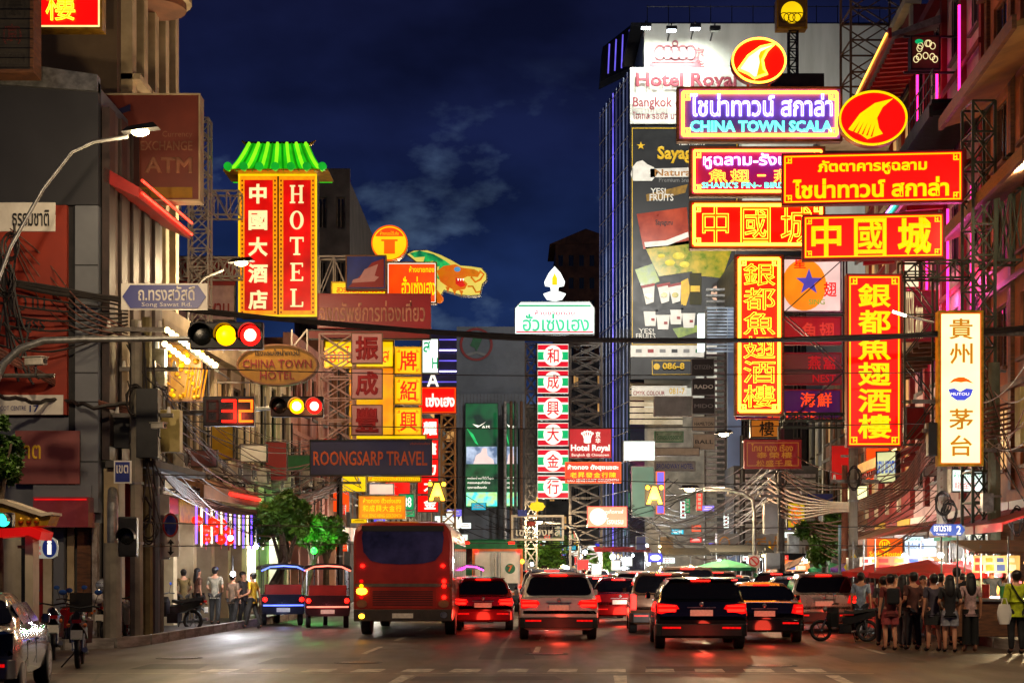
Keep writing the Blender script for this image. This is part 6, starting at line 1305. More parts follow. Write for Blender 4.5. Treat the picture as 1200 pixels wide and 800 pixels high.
def make_body(arms=('down', 'down'), step=.05):
    n = {'pelvis': (0, 0, .93, .125)}; e = []
    def add(name, p, r, parent): n[name] = (*p, r); e.append((parent, name))
    add('waist', (0, 0, 1.08), .105, 'pelvis'); add('chest', (0, .01, 1.26), .125, 'waist'); add('upper', (0, .01, 1.39), .09, 'chest'); add('neck', (0, 0, 1.47), .05, 'upper'); add('jaw', (0, -.02, 1.545), .066, 'neck'); add('skull', (0, -.005, 1.625), .088, 'jaw'); add('crown', (0, .0, 1.685), .07, 'skull')
    add('nose', (0, -.108, 1.60), .013, 'skull')
    for s, b in ((-1, arms[0]), (1, arms[1])):
        q = str(s); sh, el, wr = arm_chain(n, e, s, b, None)
        add('sh'+q, sh, .052, 'upper'); add('el'+q, el, .038, 'sh'+q); add('wr'+q, wr, .025, 'el'+q)
        d = (wr-el).normalized(); pm_ = wr+d*.06; add('palm'+q, pm_, .032, 'wr'+q); side = Vector((0, 1, 0)) if abs(d.y) < .7 else Vector((1, 0, 0)); cu = Vector((-s, 0, 0))
        for k in range(4):
            o_ = side*(.030*(k-1.5)/1.5*1.0); L_ = [.062, .075, .07, .055][k]
            add(f'f{k}'+q, pm_+d*.035+o_, .0095, 'palm'+q); add(f'g{k}'+q, pm_+d*(.035+L_*.6)+o_*1.1+cu*.008, .0088, f'f{k}'+q); add(f'h{k}'+q, pm_+d*(.035+L_)+o_*1.1+cu*.025, .0075, f'g{k}'+q)
        add('th'+q, pm_-d*.01-side*.042, .011, 'palm'+q); add('ti'+q, pm_+d*.03-side*.058, .009, 'th'+q)
        add('hip'+q, (s*.09, 0, .86), .095, 'pelvis'); add('kn'+q, (s*.10, -.02-s*step*.4, .49), .058, 'hip'+q); add('calf'+q, (s*.10, .02-s*step*.7, .33), .055, 'kn'+q); add('an'+q, (s*.10, .03-s*step, .09), .036, 'calf'+q); add('toe'+q, (s*.115, -.12-s*step, .035), .032, 'an'+q)
        add('ear'+q, (s*.092, .0, 1.60), .016, 'skull')
    return n, e
def sub(n, e, keep, grow, lims=None):
    nn = {k: (*v[:3], v[3]+grow) for k, v in n.items() if k in keep}; ee = [x for x in e if x[0] in keep and x[1] in keep]; return nn, ee
BODIES = {}
def bake(o):
    dg = bpy.context.evaluated_depsgraph_get(); me = bpy.data.meshes.new_from_object(o.evaluated_get(dg)); bpy.data.objects.remove(o); me.polygons.foreach_set('use_smooth', [True]*len(me.polygons)); return me
def variant(key, arms, step):
    if key in BODIES: return BODIES[key]
    n, e = make_body(arms, step); out = {}
    q = {'body': skinned(n, e)}
    top = ['pelvis', 'waist', 'chest', 'upper', 'sh-1', 'sh1', 'el-1', 'el1']
    nn, ee = sub(n, e, top, .02); nn['hem'] = (0, 0, .83, .165); ee.append(('pelvis', 'hem'))
    for s in ('-1', '1'):      # sleeves end above the elbow
        a, b = Vector(nn['sh'+s][:3]), Vector(nn['el'+s][:3]); nn['el'+s] = (*(a.lerp(b, .8)), .056)
    q['tshirt'] = skinned(nn, ee)
    nn, ee = sub(n, e, top+['wr-1', 'wr1'], .03); nn['hem'] = (0, 0, .80, .16); ee.append(('pelvis', 'hem')); q['jacket'] = skinned(nn, ee)
    leg = ['pelvis', 'hip-1', 'hip1', 'kn-1', 'kn1']
    nn, ee = sub(n, e, leg+['calf-1', 'calf1', 'an-1', 'an1'], .022); q['trousers'] = skinned(nn, ee)
    nn, ee = sub(n, e, leg, .03)
    for s in ('-1', '1'): a, b = Vector(nn['hip'+s][:3]), Vector(nn['kn'+s][:3]); nn['kn'+s] = (*(a.lerp(b, .45)), .1)
    q['shorts'] = skinned(nn, ee)
    for s in ('-1', '1'):
        pass
    nn = {'an': n['an-1'][:3]+(.055,), 'toe': n['toe-1'][:3]+(.05,)}; q['shoe_a'] = skinned(nn, [('an', 'toe')]); nn = {'an': n['an1'][:3]+(.055,), 'toe': n['toe1'][:3]+(.05,)}; q['shoe_b'] = skinned(nn, [('an', 'toe')])
    bpy.context.view_layer.update()
    for k, o in q.items(): out[k] = bake(o)
    BODIES[key] = out; return out
MM = {}
def withmat(me, mat):
    k = (me.name, mat.name)
    if k not in MM: c = me.copy(); c.materials.clear(); c.materials.append(mat); MM[k] = c
    return MM[k]
def cloth(rgb, n=None): return pm('cloth_%d_%d_%d' % rgb, rgb, tuple(v*.7 for v in rgb), 9, .85, 0, .25)
def person(label, px, feet, H, rz, var, topk, topc, botk, botc, hair='short_hair', hc=None, extra=None, Y=None, shoes=(30, 28, 28)):
    Y = Y or EYE*F/(feet-HOR); key, arms, step = var; B = variant(key, arms, step)
    t = thing('person', label, 'person', (X(px, Y), Y, .13 if (X(px, Y) > 10.6 or X(px, Y) < -8.4) else 0), R(rz)); s = H/1.755; t.scale = (s, s, s)
    def ch(name, me, mat): o = bpy.data.objects.new(name, withmat(me, mat)); COL.objects.link(o); o.parent = t; return o
    ch('body', B['body'], skin); ch({'tshirt': 'shirt', 'jacket': 'jacket'}[topk], B[topk], cloth(topc))
    if botk == 'skirt':
        MB().loft([[((.145+.07*u)*cos(a*pi/8), (.12+.07*u)*sin(a*pi/8), 0.97-.37*u) for a in range(16)] for u in (0, .2, .5, 1)]).build('skirt', cloth(botc), t, 60)
    elif botk == 'wide':
        for sx_ in (-1, 1): MB().loft([[(sx_*.09+(.088+.006*u)*cos(a*pi/7), (.12-.02*u)*sin(a*pi/7)+.01, 0.94-.78*u) for a in range(14)] for u in (0, .2, .6, 1)]).build('trouser_leg', cloth(botc), t, 60)
    elif botk == 'shorts':
        m = MB().loft([[(a_*cos(a*pi/8), b_*sin(a*pi/8), z) for a in range(16)] for z, a_, b_ in ((.95, .15, .12), (.9, .175, .135), (.8, .185, .14))])
        for sx_ in (-1, 1): m.loft([[(sx_*.095+r_*cos(a*pi/6), r_*1.08*sin(a*pi/6), z) for a in range(12)] for z, r_ in ((.84, .098), (.72, .102), (.6, .108))])
        m.build('shorts', cloth(botc), t, 60)
    else: ch(botk, B[botk], cloth(botc))
    if hair:
        m = MB().ball((0, .022, 1.652), (.102, .112, .098), 14, 9)
        if hair == 'long_hair': m.loft([[(a_*cos(a*pi/7), .05+dy+b_*sin(a*pi/7), z) for a in range(14)] for z, a_, b_, dy in ((1.66, .095, .07, 0), (1.55, .112, .075, .01), (1.42, .118, .06, .04), (1.3, .09, .045, .06), (1.24, .04, .02, .065))])
        else: m.loft([[(a_*cos(a*pi/7), .035+b_*sin(a*pi/7), z) for a in range(14)] for z, a_, b_ in ((1.66, .1, .1), (1.58, .088, .075), (1.53, .06, .045))])
        m.build('hair', hc or hairm, t, 70)
    for s_ in ('shoe_a', 'shoe_b'): ch('shoe', B[s_], cloth(shoes))
    for sx_ in (-1, 1): MB().ball((sx_*.032, -.093, 1.617), (.013, .008, .008), 8, 5).build('eye', dblack, t)
    MB().box(-.024, .024, -.096, -.088, 1.555, 1.563).build('mouth', pm('lip', (150, 70, 66)), t)
    if extra == 'backpack': MB().box(-.14, .14, .14, .3, 1.05, 1.42).build('backpack', cloth((24, 24, 28)), t, bevel=.05)
    if extra == 'bag': MB().box(-.03, .06, -.16, .12, .78, 1.0).build('bag', cloth((170, 120, 80)), t, bevel=.02)
    if extra == 'cap': MB().ball((0, .0, 1.67), (.105, .115, .085), 14, 8).prismz([(-.07, -.09), (.07, -.09), (.05, -.19), (-.05, -.19)], 1.65, 1.665).build('cap', cloth((30, 60, 150)), t, 60)
    if extra == 'chest_strap':
        MB().tube([(-.17, .16, 1.0), (0, .165, 1.2), (.12, .13, 1.42), (.1, 0, 1.47)], .018, 6).build('shoulder_strap', black, t); text('SECURITY', -.1, 1.24, .1, 1.28, 0, black, 'b', t)
    return t
V1 = ('stand', ('down', 'down'), .04); V2 = ('phone', ('phone', 'down'), .08); V3 = ('walk', ('swing', 'hold'), .22); V4 = ('hold', ('hold', 'hold'), .05); V5 = ('face', ('face', 'down'), .05)
person('man in a white and blue shirt standing beside the silver van', 1009, 750, 1.66, 160, V1, 'tshirt', (150, 165, 190), 'trousers', (50, 54, 66))
person('woman with a black backpack and pink shorts at the left of the crowd', 1043, 762, 1.64, 185, V1, 'tshirt', (120, 44, 40), 'shorts', (170, 70, 70), 'short_hair', None, 'backpack')
person('person in dark clothes and grey trousers near the left of the crowd', 1058, 760, 1.62, 150, V3, 'tshirt', (34, 32, 36), 'trousers', (84, 80, 84), 'long_hair')
person('man in a brown shirt with crossed arms in the crowd', 1070, 761, 1.68, 200, V4, 'tshirt', (90, 50, 44), 'trousers', (40, 38, 46))
person('woman in a grey top and short black skirt in the crowd', 1094, 763, 1.64, 190, V2, 'tshirt', (70, 64, 78), 'skirt', (16, 16, 18), 'short_hair', None, 'bag')
person('woman in a black top and pale denim shorts in the crowd', 1113, 764, 1.62, 170, V4, 'tshirt', (22, 20, 24), 'shorts', (150, 150, 160), 'long_hair')
person('tall man in a black shirt standing behind the women', 1121, 756, 1.78, 175, V1, 'tshirt', (26, 24, 28), 'trousers', (36, 34, 40))
person('woman in a pale pink sleeveless top and wide black trousers', 1137, 763, 1.66, 180, V1, 'tshirt', (196, 160, 160), 'wide', (14, 14, 16), 'long_hair', shoes=(170, 120, 90))
person('stall keeper in a pale shirt facing the crowd', 1149, 748, 1.6, 20, V4, 'tshirt', (170, 180, 160), 'trousers', (60, 60, 60))
person('man in a bright yellow green jacket and dark cap at the right edge', 1191, 766, 1.72, 178, V1, 'jacket', (190, 206, 20), 'trousers', (22, 22, 26), 'short_hair', None, 'chest_strap')
bg_ = thing('carrier_bag', 'white plastic carrier bag beside the man in the yellow green jacket', 'bag', (X(1177, 32.6), 32.6, .62))
MB().loft([[((.1+.05*sin(u*3))*cos(a*pi/6), .06*sin(a*pi/6), .4*u) for a in range(12)] for u in (0, .3, .6, .85, 1)]).build('bag_body', dwhite, bg_, 60); MB().tube([(-.07, 0, .38), (-.03, 0, .52), (.03, 0, .52), (.07, 0, .38)], .01, 5).build('handle', dwhite, bg_)
# market crowd further back
RC = [(90, 60, 52), (60, 64, 80), (130, 110, 90), (40, 40, 46), (150, 60, 50), (100, 110, 120)]
for i, (px, Y) in enumerate(((1082, 36.4), (1063, 37), (1128, 37.5), (1020, 50), (1034, 47), (860, 66), (842, 68), (930, 64), (905, 63))):
    person(['shopper in brown between the market lamps', 'shopper in slate blue below the red umbrella', 'shopper in tan behind the tall man', 'shopper in black beside the purple umbrella', 'shopper in a rusty red shirt left of the crowd', 'shopper in grey under the green umbrella', 'second shopper under the green umbrella, in brown', 'shopper in slate blue beneath the brown awning', 'shopper in tan next to the barred circle sign'][i], px, 0, 1.6+.02*i, [10, 200, 150, 90, 30, 170, 60, 250, 180][i], [V1, V3, V4][i % 3], 'tshirt', RC[i % 6], 'trousers', (46, 46, 54), ['short_hair', 'long_hair'][i % 2], Y=Y)
for i, (px, Y, c, l, hr) in enumerate(((1035, 36.2, (60, 56, 60), 'person in charcoal behind the backpack at the left of the crowd', 'short_hair'), (1049, 38.6, (110, 70, 60), 'person in a terracotta shirt deep in the crowd', 'long_hair'), (1103, 37.2, (200, 190, 180), 'person in a white shirt between the two women in skirt and shorts', 'short_hair'), (1178, 41.5, (130, 60, 40), 'cook in a brick red shirt behind the right edge counter', 'short_hair'), (1162, 40, (70, 80, 96), 'cook in a slate shirt behind the dark counter', 'short_hair'))):
    person(l, px, 0, 1.58+.03*i, [170, 30, 140, 10, 350][i], [V3, V4, V2, V5, V4][i], 'tshirt', c, 'trousers', (44, 42, 50), hr, Y=Y)
# left pavement
person('man in a white shirt with his hand at his face beside the left mast', 141, 0, 1.7, 30, V5, 'tshirt', (206, 200, 190), 'trousers', (50, 48, 44), Y=42.6)
person('person in a black shirt behind the man in white', 149, 0, 1.66, 200, V1, 'tshirt', (22, 22, 26), 'trousers', (30, 34, 60), Y=43.2)
for i, (px, Y, c, l, ex) in enumerate(((215, 47, (120, 96, 50), 'person in an olive shirt at the left of the shop front group', None), (232, 47.5, (130, 86, 66), 'person in a rust brown shirt in the shop front group', None), (252, 46.6, (150, 140, 120), 'person in a blue cap and checked shirt facing the shops', 'cap'), (273, 47.2, (140, 112, 90), 'person in a tan shirt in the shop front group', None), (296, 46.8, (206, 160, 20), 'person in a bright yellow shirt right of the group', None), (285, 48.6, (60, 50, 44), 'person in a dark brown shirt behind the yellow shirt', None), (224, 49, (44, 44, 50), 'person in black in the open shop doorway', None))):
    person(l, px, 0, 1.6+.03*(i % 3), [200, 120, 180, 150, 250, 60, 20][i], [V4, V1, V4, V2, V3, V1, V1][i], 'tshirt', c, 'trousers', (50, 46, 44), 'short_hair' if i != 1 else 'long_hair', None, ex, Y=Y)

# ------------------------------------------------------------------ vehicles (rear at y = 0, nose at +y)
def paint(name, rgb, metal=.5, rough=.25): return pm(name, rgb, tuple(v*.92 for v in rgb), 3, rough, metal, 0, .8, .04)
carglass = glass('car_glass', (14, 14, 16), .06); trimb = pm('trim_black', (18, 18, 19), (13, 13, 14), 8, .55); rimm = pm('alloy', (150, 150, 152), (120, 120, 122), 8, .3, .8, 0)
platem = pm('plate_white', (220, 216, 204), (200, 196, 184), 20, .5, 0, .1)
def bil(c, u, v): return c[0].lerp(c[1], u).lerp(c[3].lerp(c[2], u), v)
def panel(corners, off, thick, rad=.18, n=5):
    """rounded panel on a bilinear patch (corners: bottom-left, bottom-right, top-right, top-left)"""
    nrm = (corners[1]-corners[0]).cross(corners[3]-corners[0]).normalized(); pts = []
    for cx_, cz_, a0 in ((1-rad*.5, rad, -90), (1-rad*.5, 1-rad, 0), (rad*.5, 1-rad, 90), (rad*.5, rad, 180)):
        for i in range(n):
            a = R(a0+90*i/(n-1)); pts.append(bil(corners, min(1, max(0, cx_+cos(a)*rad*.5)), min(1, max(0, cz_+sin(a)*rad))))
    m = len(pts); vs = [p+nrm*off for p in pts]+[p+nrm*(off-thick) for p in pts]
    return MB().add([tuple(v) for v in vs], [tuple(range(m)), tuple(range(2*m-1, m-1, -1))]+[(i+m, (i+1) % m+m, (i+1) % m, i) for i in range(m)])
def wheel(t, x, y, r=.34, w=.22):
    W_ = MB().tube([(x-w/2, y, r), (x-w/2+.02, y, r), (x+w/2-.02, y, r), (x+w/2, y, r)], [r*.93, r, r, r*.93], 20).build('wheel', black, t, 40); sx_ = 1 if x > 0 else -1
    MB().tube([(x+sx_*(w/2-.02), y, r), (x+sx_*(w/2+.006), y, r)], [r*.66, r*.6], 16).build('rim', rimm, W_, 40)
KIND = {'suv': dict(L=4.6, H=1.65, belt=1.03, st=[(0, .90, .42, .80), (.02, .965, .34, 1.0), (.10, 1, .28, 1.03)], r0=(.12, .38), roof=(.38, 2.75), ws=3.5, hood=1.0, rw=.68),
        'sedan': dict(L=4.5, H=1.45, belt=.93, st=[(0, .90, .40, .76), (.02, .96, .32, .92), (.12, 1, .26, .96)], r0=(.75, 1.35), roof=(1.35, 2.55), ws=3.35, hood=.93, rw=.62),
        'hatch': dict(L=3.9, H=1.5, belt=.95, st=[(0, .90, .40, .76), (.02, .96, .32, .92), (.10, 1, .26, .95)], r0=(.12, .42), roof=(.42, 2.3), ws=2.95, hood=.95, rw=.64),
        'van': dict(L=4.8, H=1.9, belt=1.12, st=[(0, .92, .40, .9), (.02, .97, .32, 1.1), (.10, 1, .28, 1.12)], r0=(.11, .27), roof=(.27, 3.4), ws=4.2, hood=1.1, rw=.78)}
def car(label, px, Y, rz, Wd, kind, pt, cat='car', tail=TAIL, brake=True, H=None, lamp='wide', rack=False, name='parked_car', x=None, spoiler=True, dullwin=None):
    K = KIND[kind]; t = thing('car' if kind != 'van' else 'van', label, cat, (x if x is not None else X(px, Y), Y, 0), R(rz)); hw = Wd/2; H = H or K['H']; bz_ = K['belt']; rw = hw*K['rw']+.07; L_ = K['L']
    def ringp(y, ws_, zb, zbelt, rww, zt):
        w = hw*ws_; P = [(w*.80, zb), (w*.955, zb+.07), (w, zb+.3), (w*.995, zbelt-.16), (w*.95, zbelt-.02)]
        if zt > zbelt+.1: P += [(rww+(w*.95-rww)*.5, zbelt+(zt-zbelt)*.5), (rww, zt-.12), (rww-.07, zt-.035), (rww*.5, zt-.005)]
        else: P += [(w*.88, zbelt+.005), (w*.8, zbelt+.015), (w*.6, zbelt+.025), (w*.3, zbelt+.03)]
        return [(a, y, b) for a, b in P]+[(-a, y, b) for a, b in reversed(P)]
    rings = [ringp(y, w, zb, zz, 0, zz) for y, w, zb, zz in K['st']]
    if kind == 'sedan': rings.append(ringp(.72, 1, .24, bz_+.02, 0, bz_+.02))
    else: rings.append(ringp(K['r0'][0], 1, .25, bz_, 0, bz_))
    ra, rb_ = K['roof']
    rings += [ringp(ra, 1, .24, bz_, rw, H-.03), ringp(ra+.5, 1, .22, bz_, rw, H), ringp(rb_-.4, 1, .22, bz_-.01, rw, H), ringp(rb_, 1, .22, bz_-.02, rw*.98, H-.05), ringp(K['ws'], .98, .24, K['hood'], 0, K['hood']), ringp(L_-.4, .94, .26, K['hood']-.1, 0, K['hood']-.1), ringp(L_-.05, .86, .3, .66, 0, .66), ringp(L_, .78, .36, .56, 0, .56)]
    MB().loft(rings).build('body', pt, t, 32)
    V = Vector; y0 = K['r0'][0] if kind != 'sedan' else .72
    yt = y0+(ra-y0)*((H-.12-bz_)/(H-.03-bz_)); yb0 = y0+(ra-y0)*.06
    c = [V((-hw*.86, yb0, bz_+.05)), V((hw*.86, yb0, bz_+.05)), V((rw-.05, yt, H-.12)), V((-rw+.05, yt, H-.12))]
    panel(c, .03, .02, .22).build('rear_window', carglass, t)
    for s in (-1, 1):       # side windows (two or three each)
        segs = [(ra+.08, 1.15), (1.2, 2.0), (2.05, rb_+.15)] if kind != 'sedan' else [(ra-.25, 1.95), (2.0, rb_+.2)]
        for a, b in segs:
            if b-a < .3: continue
            zb_, zt_ = bz_+.05, H-.17; f = lambda z: (hw*.955)+(rw-hw*.955)*min(1, max(0, (z-bz_)/(H-.12-bz_)))
            q = [V((s*f(zb_), a, zb_)), V((s*f(zb_), b, zb_)), V((s*f(zt_), b-.06, zt_)), V((s*f(zt_), a+.06, zt_))]
            if s < 0: q = [q[1], q[0], q[3], q[2]]
            panel(q, .014, .02, .16).build('side_window', dullwin or carglass, t)
        MB().box(s*(hw+.02)-.1*(s < 0)-.0, s*(hw+.02)+.1*(s > 0)+.0, rb_-.05, rb_+.05, bz_+.02, bz_+.16).build('mirror', pt, t, bevel=.02)
        for a in (1.15, 2.02): MB().box(s*hw-.004, s*hw+.004, a, a+.012, .4, bz_-.18).build('door_gap', trimb, t); MB().box(s*hw-.01, s*hw+.025, a+.08, a+.22, bz_-.2, bz_-.17).build('door_handle', pt, t)
        # tail lamps
        w = hw*.965; z = bz_-.1
        if lamp == 'wide': P = [(w, z+.07), (w*.55, z+.03), (w*.5, z-.05), (w*.9, z-.16), (w, z-.14)]
        elif lamp == 'tall': P = [(w, z+.12), (w*.86, z+.14), (w*.82, z-.3), (w, z-.3)]
        else: P = [(w, z+.08), (w*.76, z+.08), (w*.7, z-.12), (w, z-.16)]
        P = [(s*a, b) for a, b in P]; P = P if s < 0 else P[::-1]
        tl_ = MB().prism(P, -.035, .16).build('tail_lamp', TAILD if tail else trimb, t)
        if tail:
            xs = sorted((s*w*.97, s*w*(.58 if lamp == 'wide' else .82)))
            if lamp == 'tall': MB().box(*xs, -.05, -.036, z-.26, z+.1).build('lamp_glow', tail, tl_)
            else: MB().box(*xs, -.05, -.036, z-.11, z-.055).box(*xs, -.05, -.036, z+.0, z+.025).build('lamp_glow', tail, tl_)
        MB().box(*sorted((s*hw*.45, s*hw*.85)), -.075, -.035, .46, .5).build('reflector', TAILD, t)
        for y in (.82, L_-.85): wheel(t, s*(hw-.12), y, .36 if kind in ('suv', 'van') else .31)
    MB().loft([[(a*hw*w_, y, z) for a, z in ((-1, .3), (-1, .56), (1, .56), (1, .3))] for y, w_ in ((-.06, .88), (.05, .985), (.14, 1.005))]).build('bumper', trimb if kind == 'suv' else pt, t, 30, .015)
    MB().box(-.24, .24, -.05, -.02, bz_-.3, bz_-.17).build('number_plate', platem, t)
    MB().box(-.3, .3, -.03, -.0, bz_-.13, bz_-.11).build('chrome_strip', rimm, t)
    MB().ball((0, -.015, bz_-.05), (.05, .02, .05), 10, 6).build('badge', rimm, t)
    if brake: MB().box(-.2, .2, ra-.09, ra-.06, H-.085, H-.055).build('brake_light', tail or TAILD, t)
    if spoiler and kind != 'sedan': MB().loft([[(a*rw*.98, y, z) for a, z in ((-1, H-.06), (-1, H-.03), (1, H-.03), (1, H-.06))] for y in (ra-.14, ra+.25)]).build('spoiler', pt, t)
    if rack:
        for s in (-1, 1): MB().tube([(s*(rw-.05), ra+.1, H+.0), (s*(rw-.05), ra+.25, H+.05), (s*(rw-.05), rb_-.4, H+.05), (s*(rw-.05), rb_-.2, H)], .02, 6).build('roof_rail', rimm, t)
    if tail and Y < 90:
        l = light('SPOT', (0, L_+.1, .7), 340, (1, .93, .82), .15, t, spot_size=R(75), spot_blend=.7); l.rotation_euler = (R(92), 0, 0)
        for s in (-1, 1): MB().ball((s*hw*.7, L_-.12, .68), (.16, .1, .08), 8, 6).build('head_lamp', HEAD, t)
    if tail: light('POINT', (0, -.7, .35), 12, (1, .06, .03), .2, t)
    return t
silver = paint('paint_silver', (214, 206, 198), .35, .3); blackp = paint('paint_black', (16, 16, 18), .2, .15); redcar = paint('paint_red', (150, 16, 14), .2, .2); whitecar = paint('paint_white', (205, 200, 196), .1, .25); greycar = paint('paint_grey', (90, 88, 92), .5, .25); bronze = paint('paint_bronze', (110, 82, 62), .5, .25); pinkcar = paint('paint_magenta', (190, 20, 110), .1, .25); greencar = paint('paint_green', (40, 110, 60), .1, .3); yellowcar = paint('paint_yellow', (210, 160, 20), .1, .3)
car('silver sports utility car braking in the middle lane nearest the crossing', 655, 39.1, 0, 1.9, 'suv', silver, rack=True)
car('dark roofed car directly in front of the silver sports utility car', 647, 46, 0, 1.9, 'suv', greycar, rack=True, H=1.74)
car('maroon hatchback with red brake lamps right of the red bus', 566, 45, 0, 1.7, 'hatch', redcar)
car('white hatchback half hidden between the red bus and the maroon hatchback', 548, 51, 2, 1.7, 'hatch', whitecar)
car('red taxi in the lane right of the silver sports utility car', 727, 50, -1, 1.72, 'sedan', redcar, lamp='box')
car('white sports utility car behind the red taxi', 746, 60, -1, 1.85, 'suv', whitecar, lamp='tall')
car('bronze car with tall tail lamps left of the black people carrier', 778, 43, -3, 1.85, 'suv', bronze, lamp='tall')
car('black people carrier nearest the camera on the right', 822, 34.5, -3, 1.95, 'suv', blackp, H=1.55)
car('black saloon between the people carrier and the silver van', 896, 37.5, -5, 1.82, 'sedan', blackp, lamp='box', H=1.42)
car('silver beige van at the right end of the queue', 966, 43.5, -6, 1.8, 'suv', pm('paint_champagne', (176, 164, 150), (160, 148, 134), 3, .28, .5, 0, .8), lamp='box', H=1.62)
car('dark taxi with a glowing brake lamp beyond the black saloon', 911, 58, -3, 1.8, 'suv', blackp, H=1.6)
# far traffic
car('black hatchback squeezed between the people carrier and the silver van', 856, 43.5, -4, 1.7, 'hatch', blackp, lamp='box')
car('dark bronze people carrier behind the nearest black one', 806, 51, -3, 1.85, 'van', bronze, lamp='tall', H=1.8)
car('dark grey hatchback left of the silver van', 932, 50, -5, 1.72, 'hatch', greycar, lamp='wide')
car('grey saloon in the gap between the silver car and the bronze car', 703, 56, -1, 1.72, 'sedan', greycar, lamp='wide')
FT = [(690, 64, whitecar, 'hatch', 'white hatchback in the far middle lane'), (708, 76, greycar, 'sedan', 'grey saloon in the far traffic beside the white hatchback'), (734, 78, redcar, 'sedan', 'far red saloon behind the white sports utility car'), (762, 72, pinkcar, 'sedan', 'magenta taxi in the far right lanes'), (790, 64, greycar, 'suv', 'grey sports utility car behind the bronze car'), (815, 76, yellowcar, 'sedan', 'yellow taxi far down the right lanes'), (842, 60, bronze, 'suv', 'bronze sports utility car between the green umbrella and the black people carrier'), (868, 72, whitecar, 'sedan', 'white saloon in the far right lanes'), (664, 92, silver, 'sedan', 'tiny silver saloon far down the street'), (676, 110, redcar, 'suv', 'tiny red car far down the street'), (700, 100, silver, 'suv', 'tiny pale car far down the centre right'), (720, 118, greycar, 'sedan', 'tiny grey saloon at the far end of the queue'), (745, 100, greencar, 'sedan', 'tiny green taxi far down the right lanes'), (640, 70, pinkcar, 'sedan', 'magenta taxi beyond the dark roofed car'), (620, 84, greycar, 'suv', 'grey car beyond the truck'), (655, 130, redcar, 'suv', 'tiny dark red car at the end of the street'), (695, 135, whitecar, 'sedan', 'tiny white car at the end of the street')]
for i, (px, Y, p_, kd_, l) in enumerate(FT): car(l, px, Y, -1, 1.75, kd_, p_, lamp=['wide', 'box', 'tall'][i % 3], tail=TAIL)
car('silver saloon parked at the lower left corner of the picture', 0, 21.0, 9, 1.78, 'sedan', paint('paint_pewter', (120, 116, 114), .5, .2), x=-7.35, tail=None, H=1.42, brake=False)
# lit magenta bar of a passing tuk-tuk right of the bus and two tuk-tuks left of it
def tuktuk(label, px, Y, rz, roofc, bodyc, led, roofm=None):
    t = thing('tuk_tuk', label, 'tuk-tuk', (X(px, Y), Y, 0), R(rz))
    MB().loft([[(a, y, z) for a, z in ((-.62, .35), (-.66, .6), (-.64, .95), (.64, .95), (.66, .6), (.62, .35))] for y in (0, .08, 1.2)]).build('rear_tub', bodyc, t, 30)
    MB().loft([[(a*w_, y, z) for a, z in ((-1, .35), (-1, .5), (1, .5), (1, .35))] for y, w_ in ((1.2, .62), (2.2, .5), (2.8, .28))]).build('floor_pan', bodyc, t)
    MB().loft([[(a*w_, y, z) for a, z in ((-1, .4), (-.9, 1.1), (.9, 1.1), (1, .4))] for y, w_ in ((2.3, .4), (2.75, .22))]).build('front_cowl', bodyc, t, 30)
    for x, y in ((-.6, .1), (.6, .1), (-.6, 1.25), (.6, 1.25), (-.35, 2.3), (.35, 2.3)): MB().tube([(x, y, .9), (x*.97, y, 1.72)], .022, 6).build('post', rimm, t)
    MB().loft([[(a, y, z) for a, z in ((-.7, 1.7), (-.66, 1.8), (-.3, 1.88), (.3, 1.88), (.66, 1.8), (.7, 1.7))] for y in (-.12, .2, 1.9, 2.5)]).build('roof', roofc, t, 40)
    MB().box(-.55, .55, .25, .7, .75, .86).box(-.55, .55, .1, .22, .86, 1.25).build('bench_seat', redp, t, bevel=.02)
    for z in (1.66,): MB().tube([(-.66, -.15, z), (-.4, -.17, z+.12), (0, -.17, z+.15), (.4, -.17, z+.12), (.66, -.15, z)], .025, 6).build('led_strip', led, t)
    MB().tube([(-.6, -.03, .62), (.6, -.03, .62)], .025, 6).build('led_strip', led, t)
    for x in (-.55, .55): MB().ball((x, -.03, .8), (.07, .04, .07), 10, 6).build('tail_lamp', TAIL, t); wheel(t, x, .55, .25, .14)
    wheel(t, 0, 2.6, .25, .12); MB().box(-.2, .2, -.03, -.0, .42, .54).build('number_plate', platem, t)
    light('POINT', (0, -.5, .5), 2.5, (.4, .5, 1) if led is BLUEL else (1, .2, .2), .2, t)
BLUEL = em('blue_strip', (90, 110, 235), 2.4, .3, 3)
tuktuk('tuk-tuk with blue light strips in front of the left trees', 332, 49, 12, dark, pm('navy_body', (22, 24, 44), (16, 17, 32), 2, .3), BLUEL)
tuktuk('tuk-tuk with a red lit roof edge left of the red bus', 384, 47, 8, dark, pm('maroon_body', (50, 20, 24), (36, 14, 18), 2, .3), em('salmon_strip', (255, 110, 90), 2, .3, 3))
tuktuk('tuk-tuk with magenta light strips between the bus and the truck', 545, 58, 2, dark, dblue, em('magenta_strip', (255, 50, 200), 6, .2, 3))
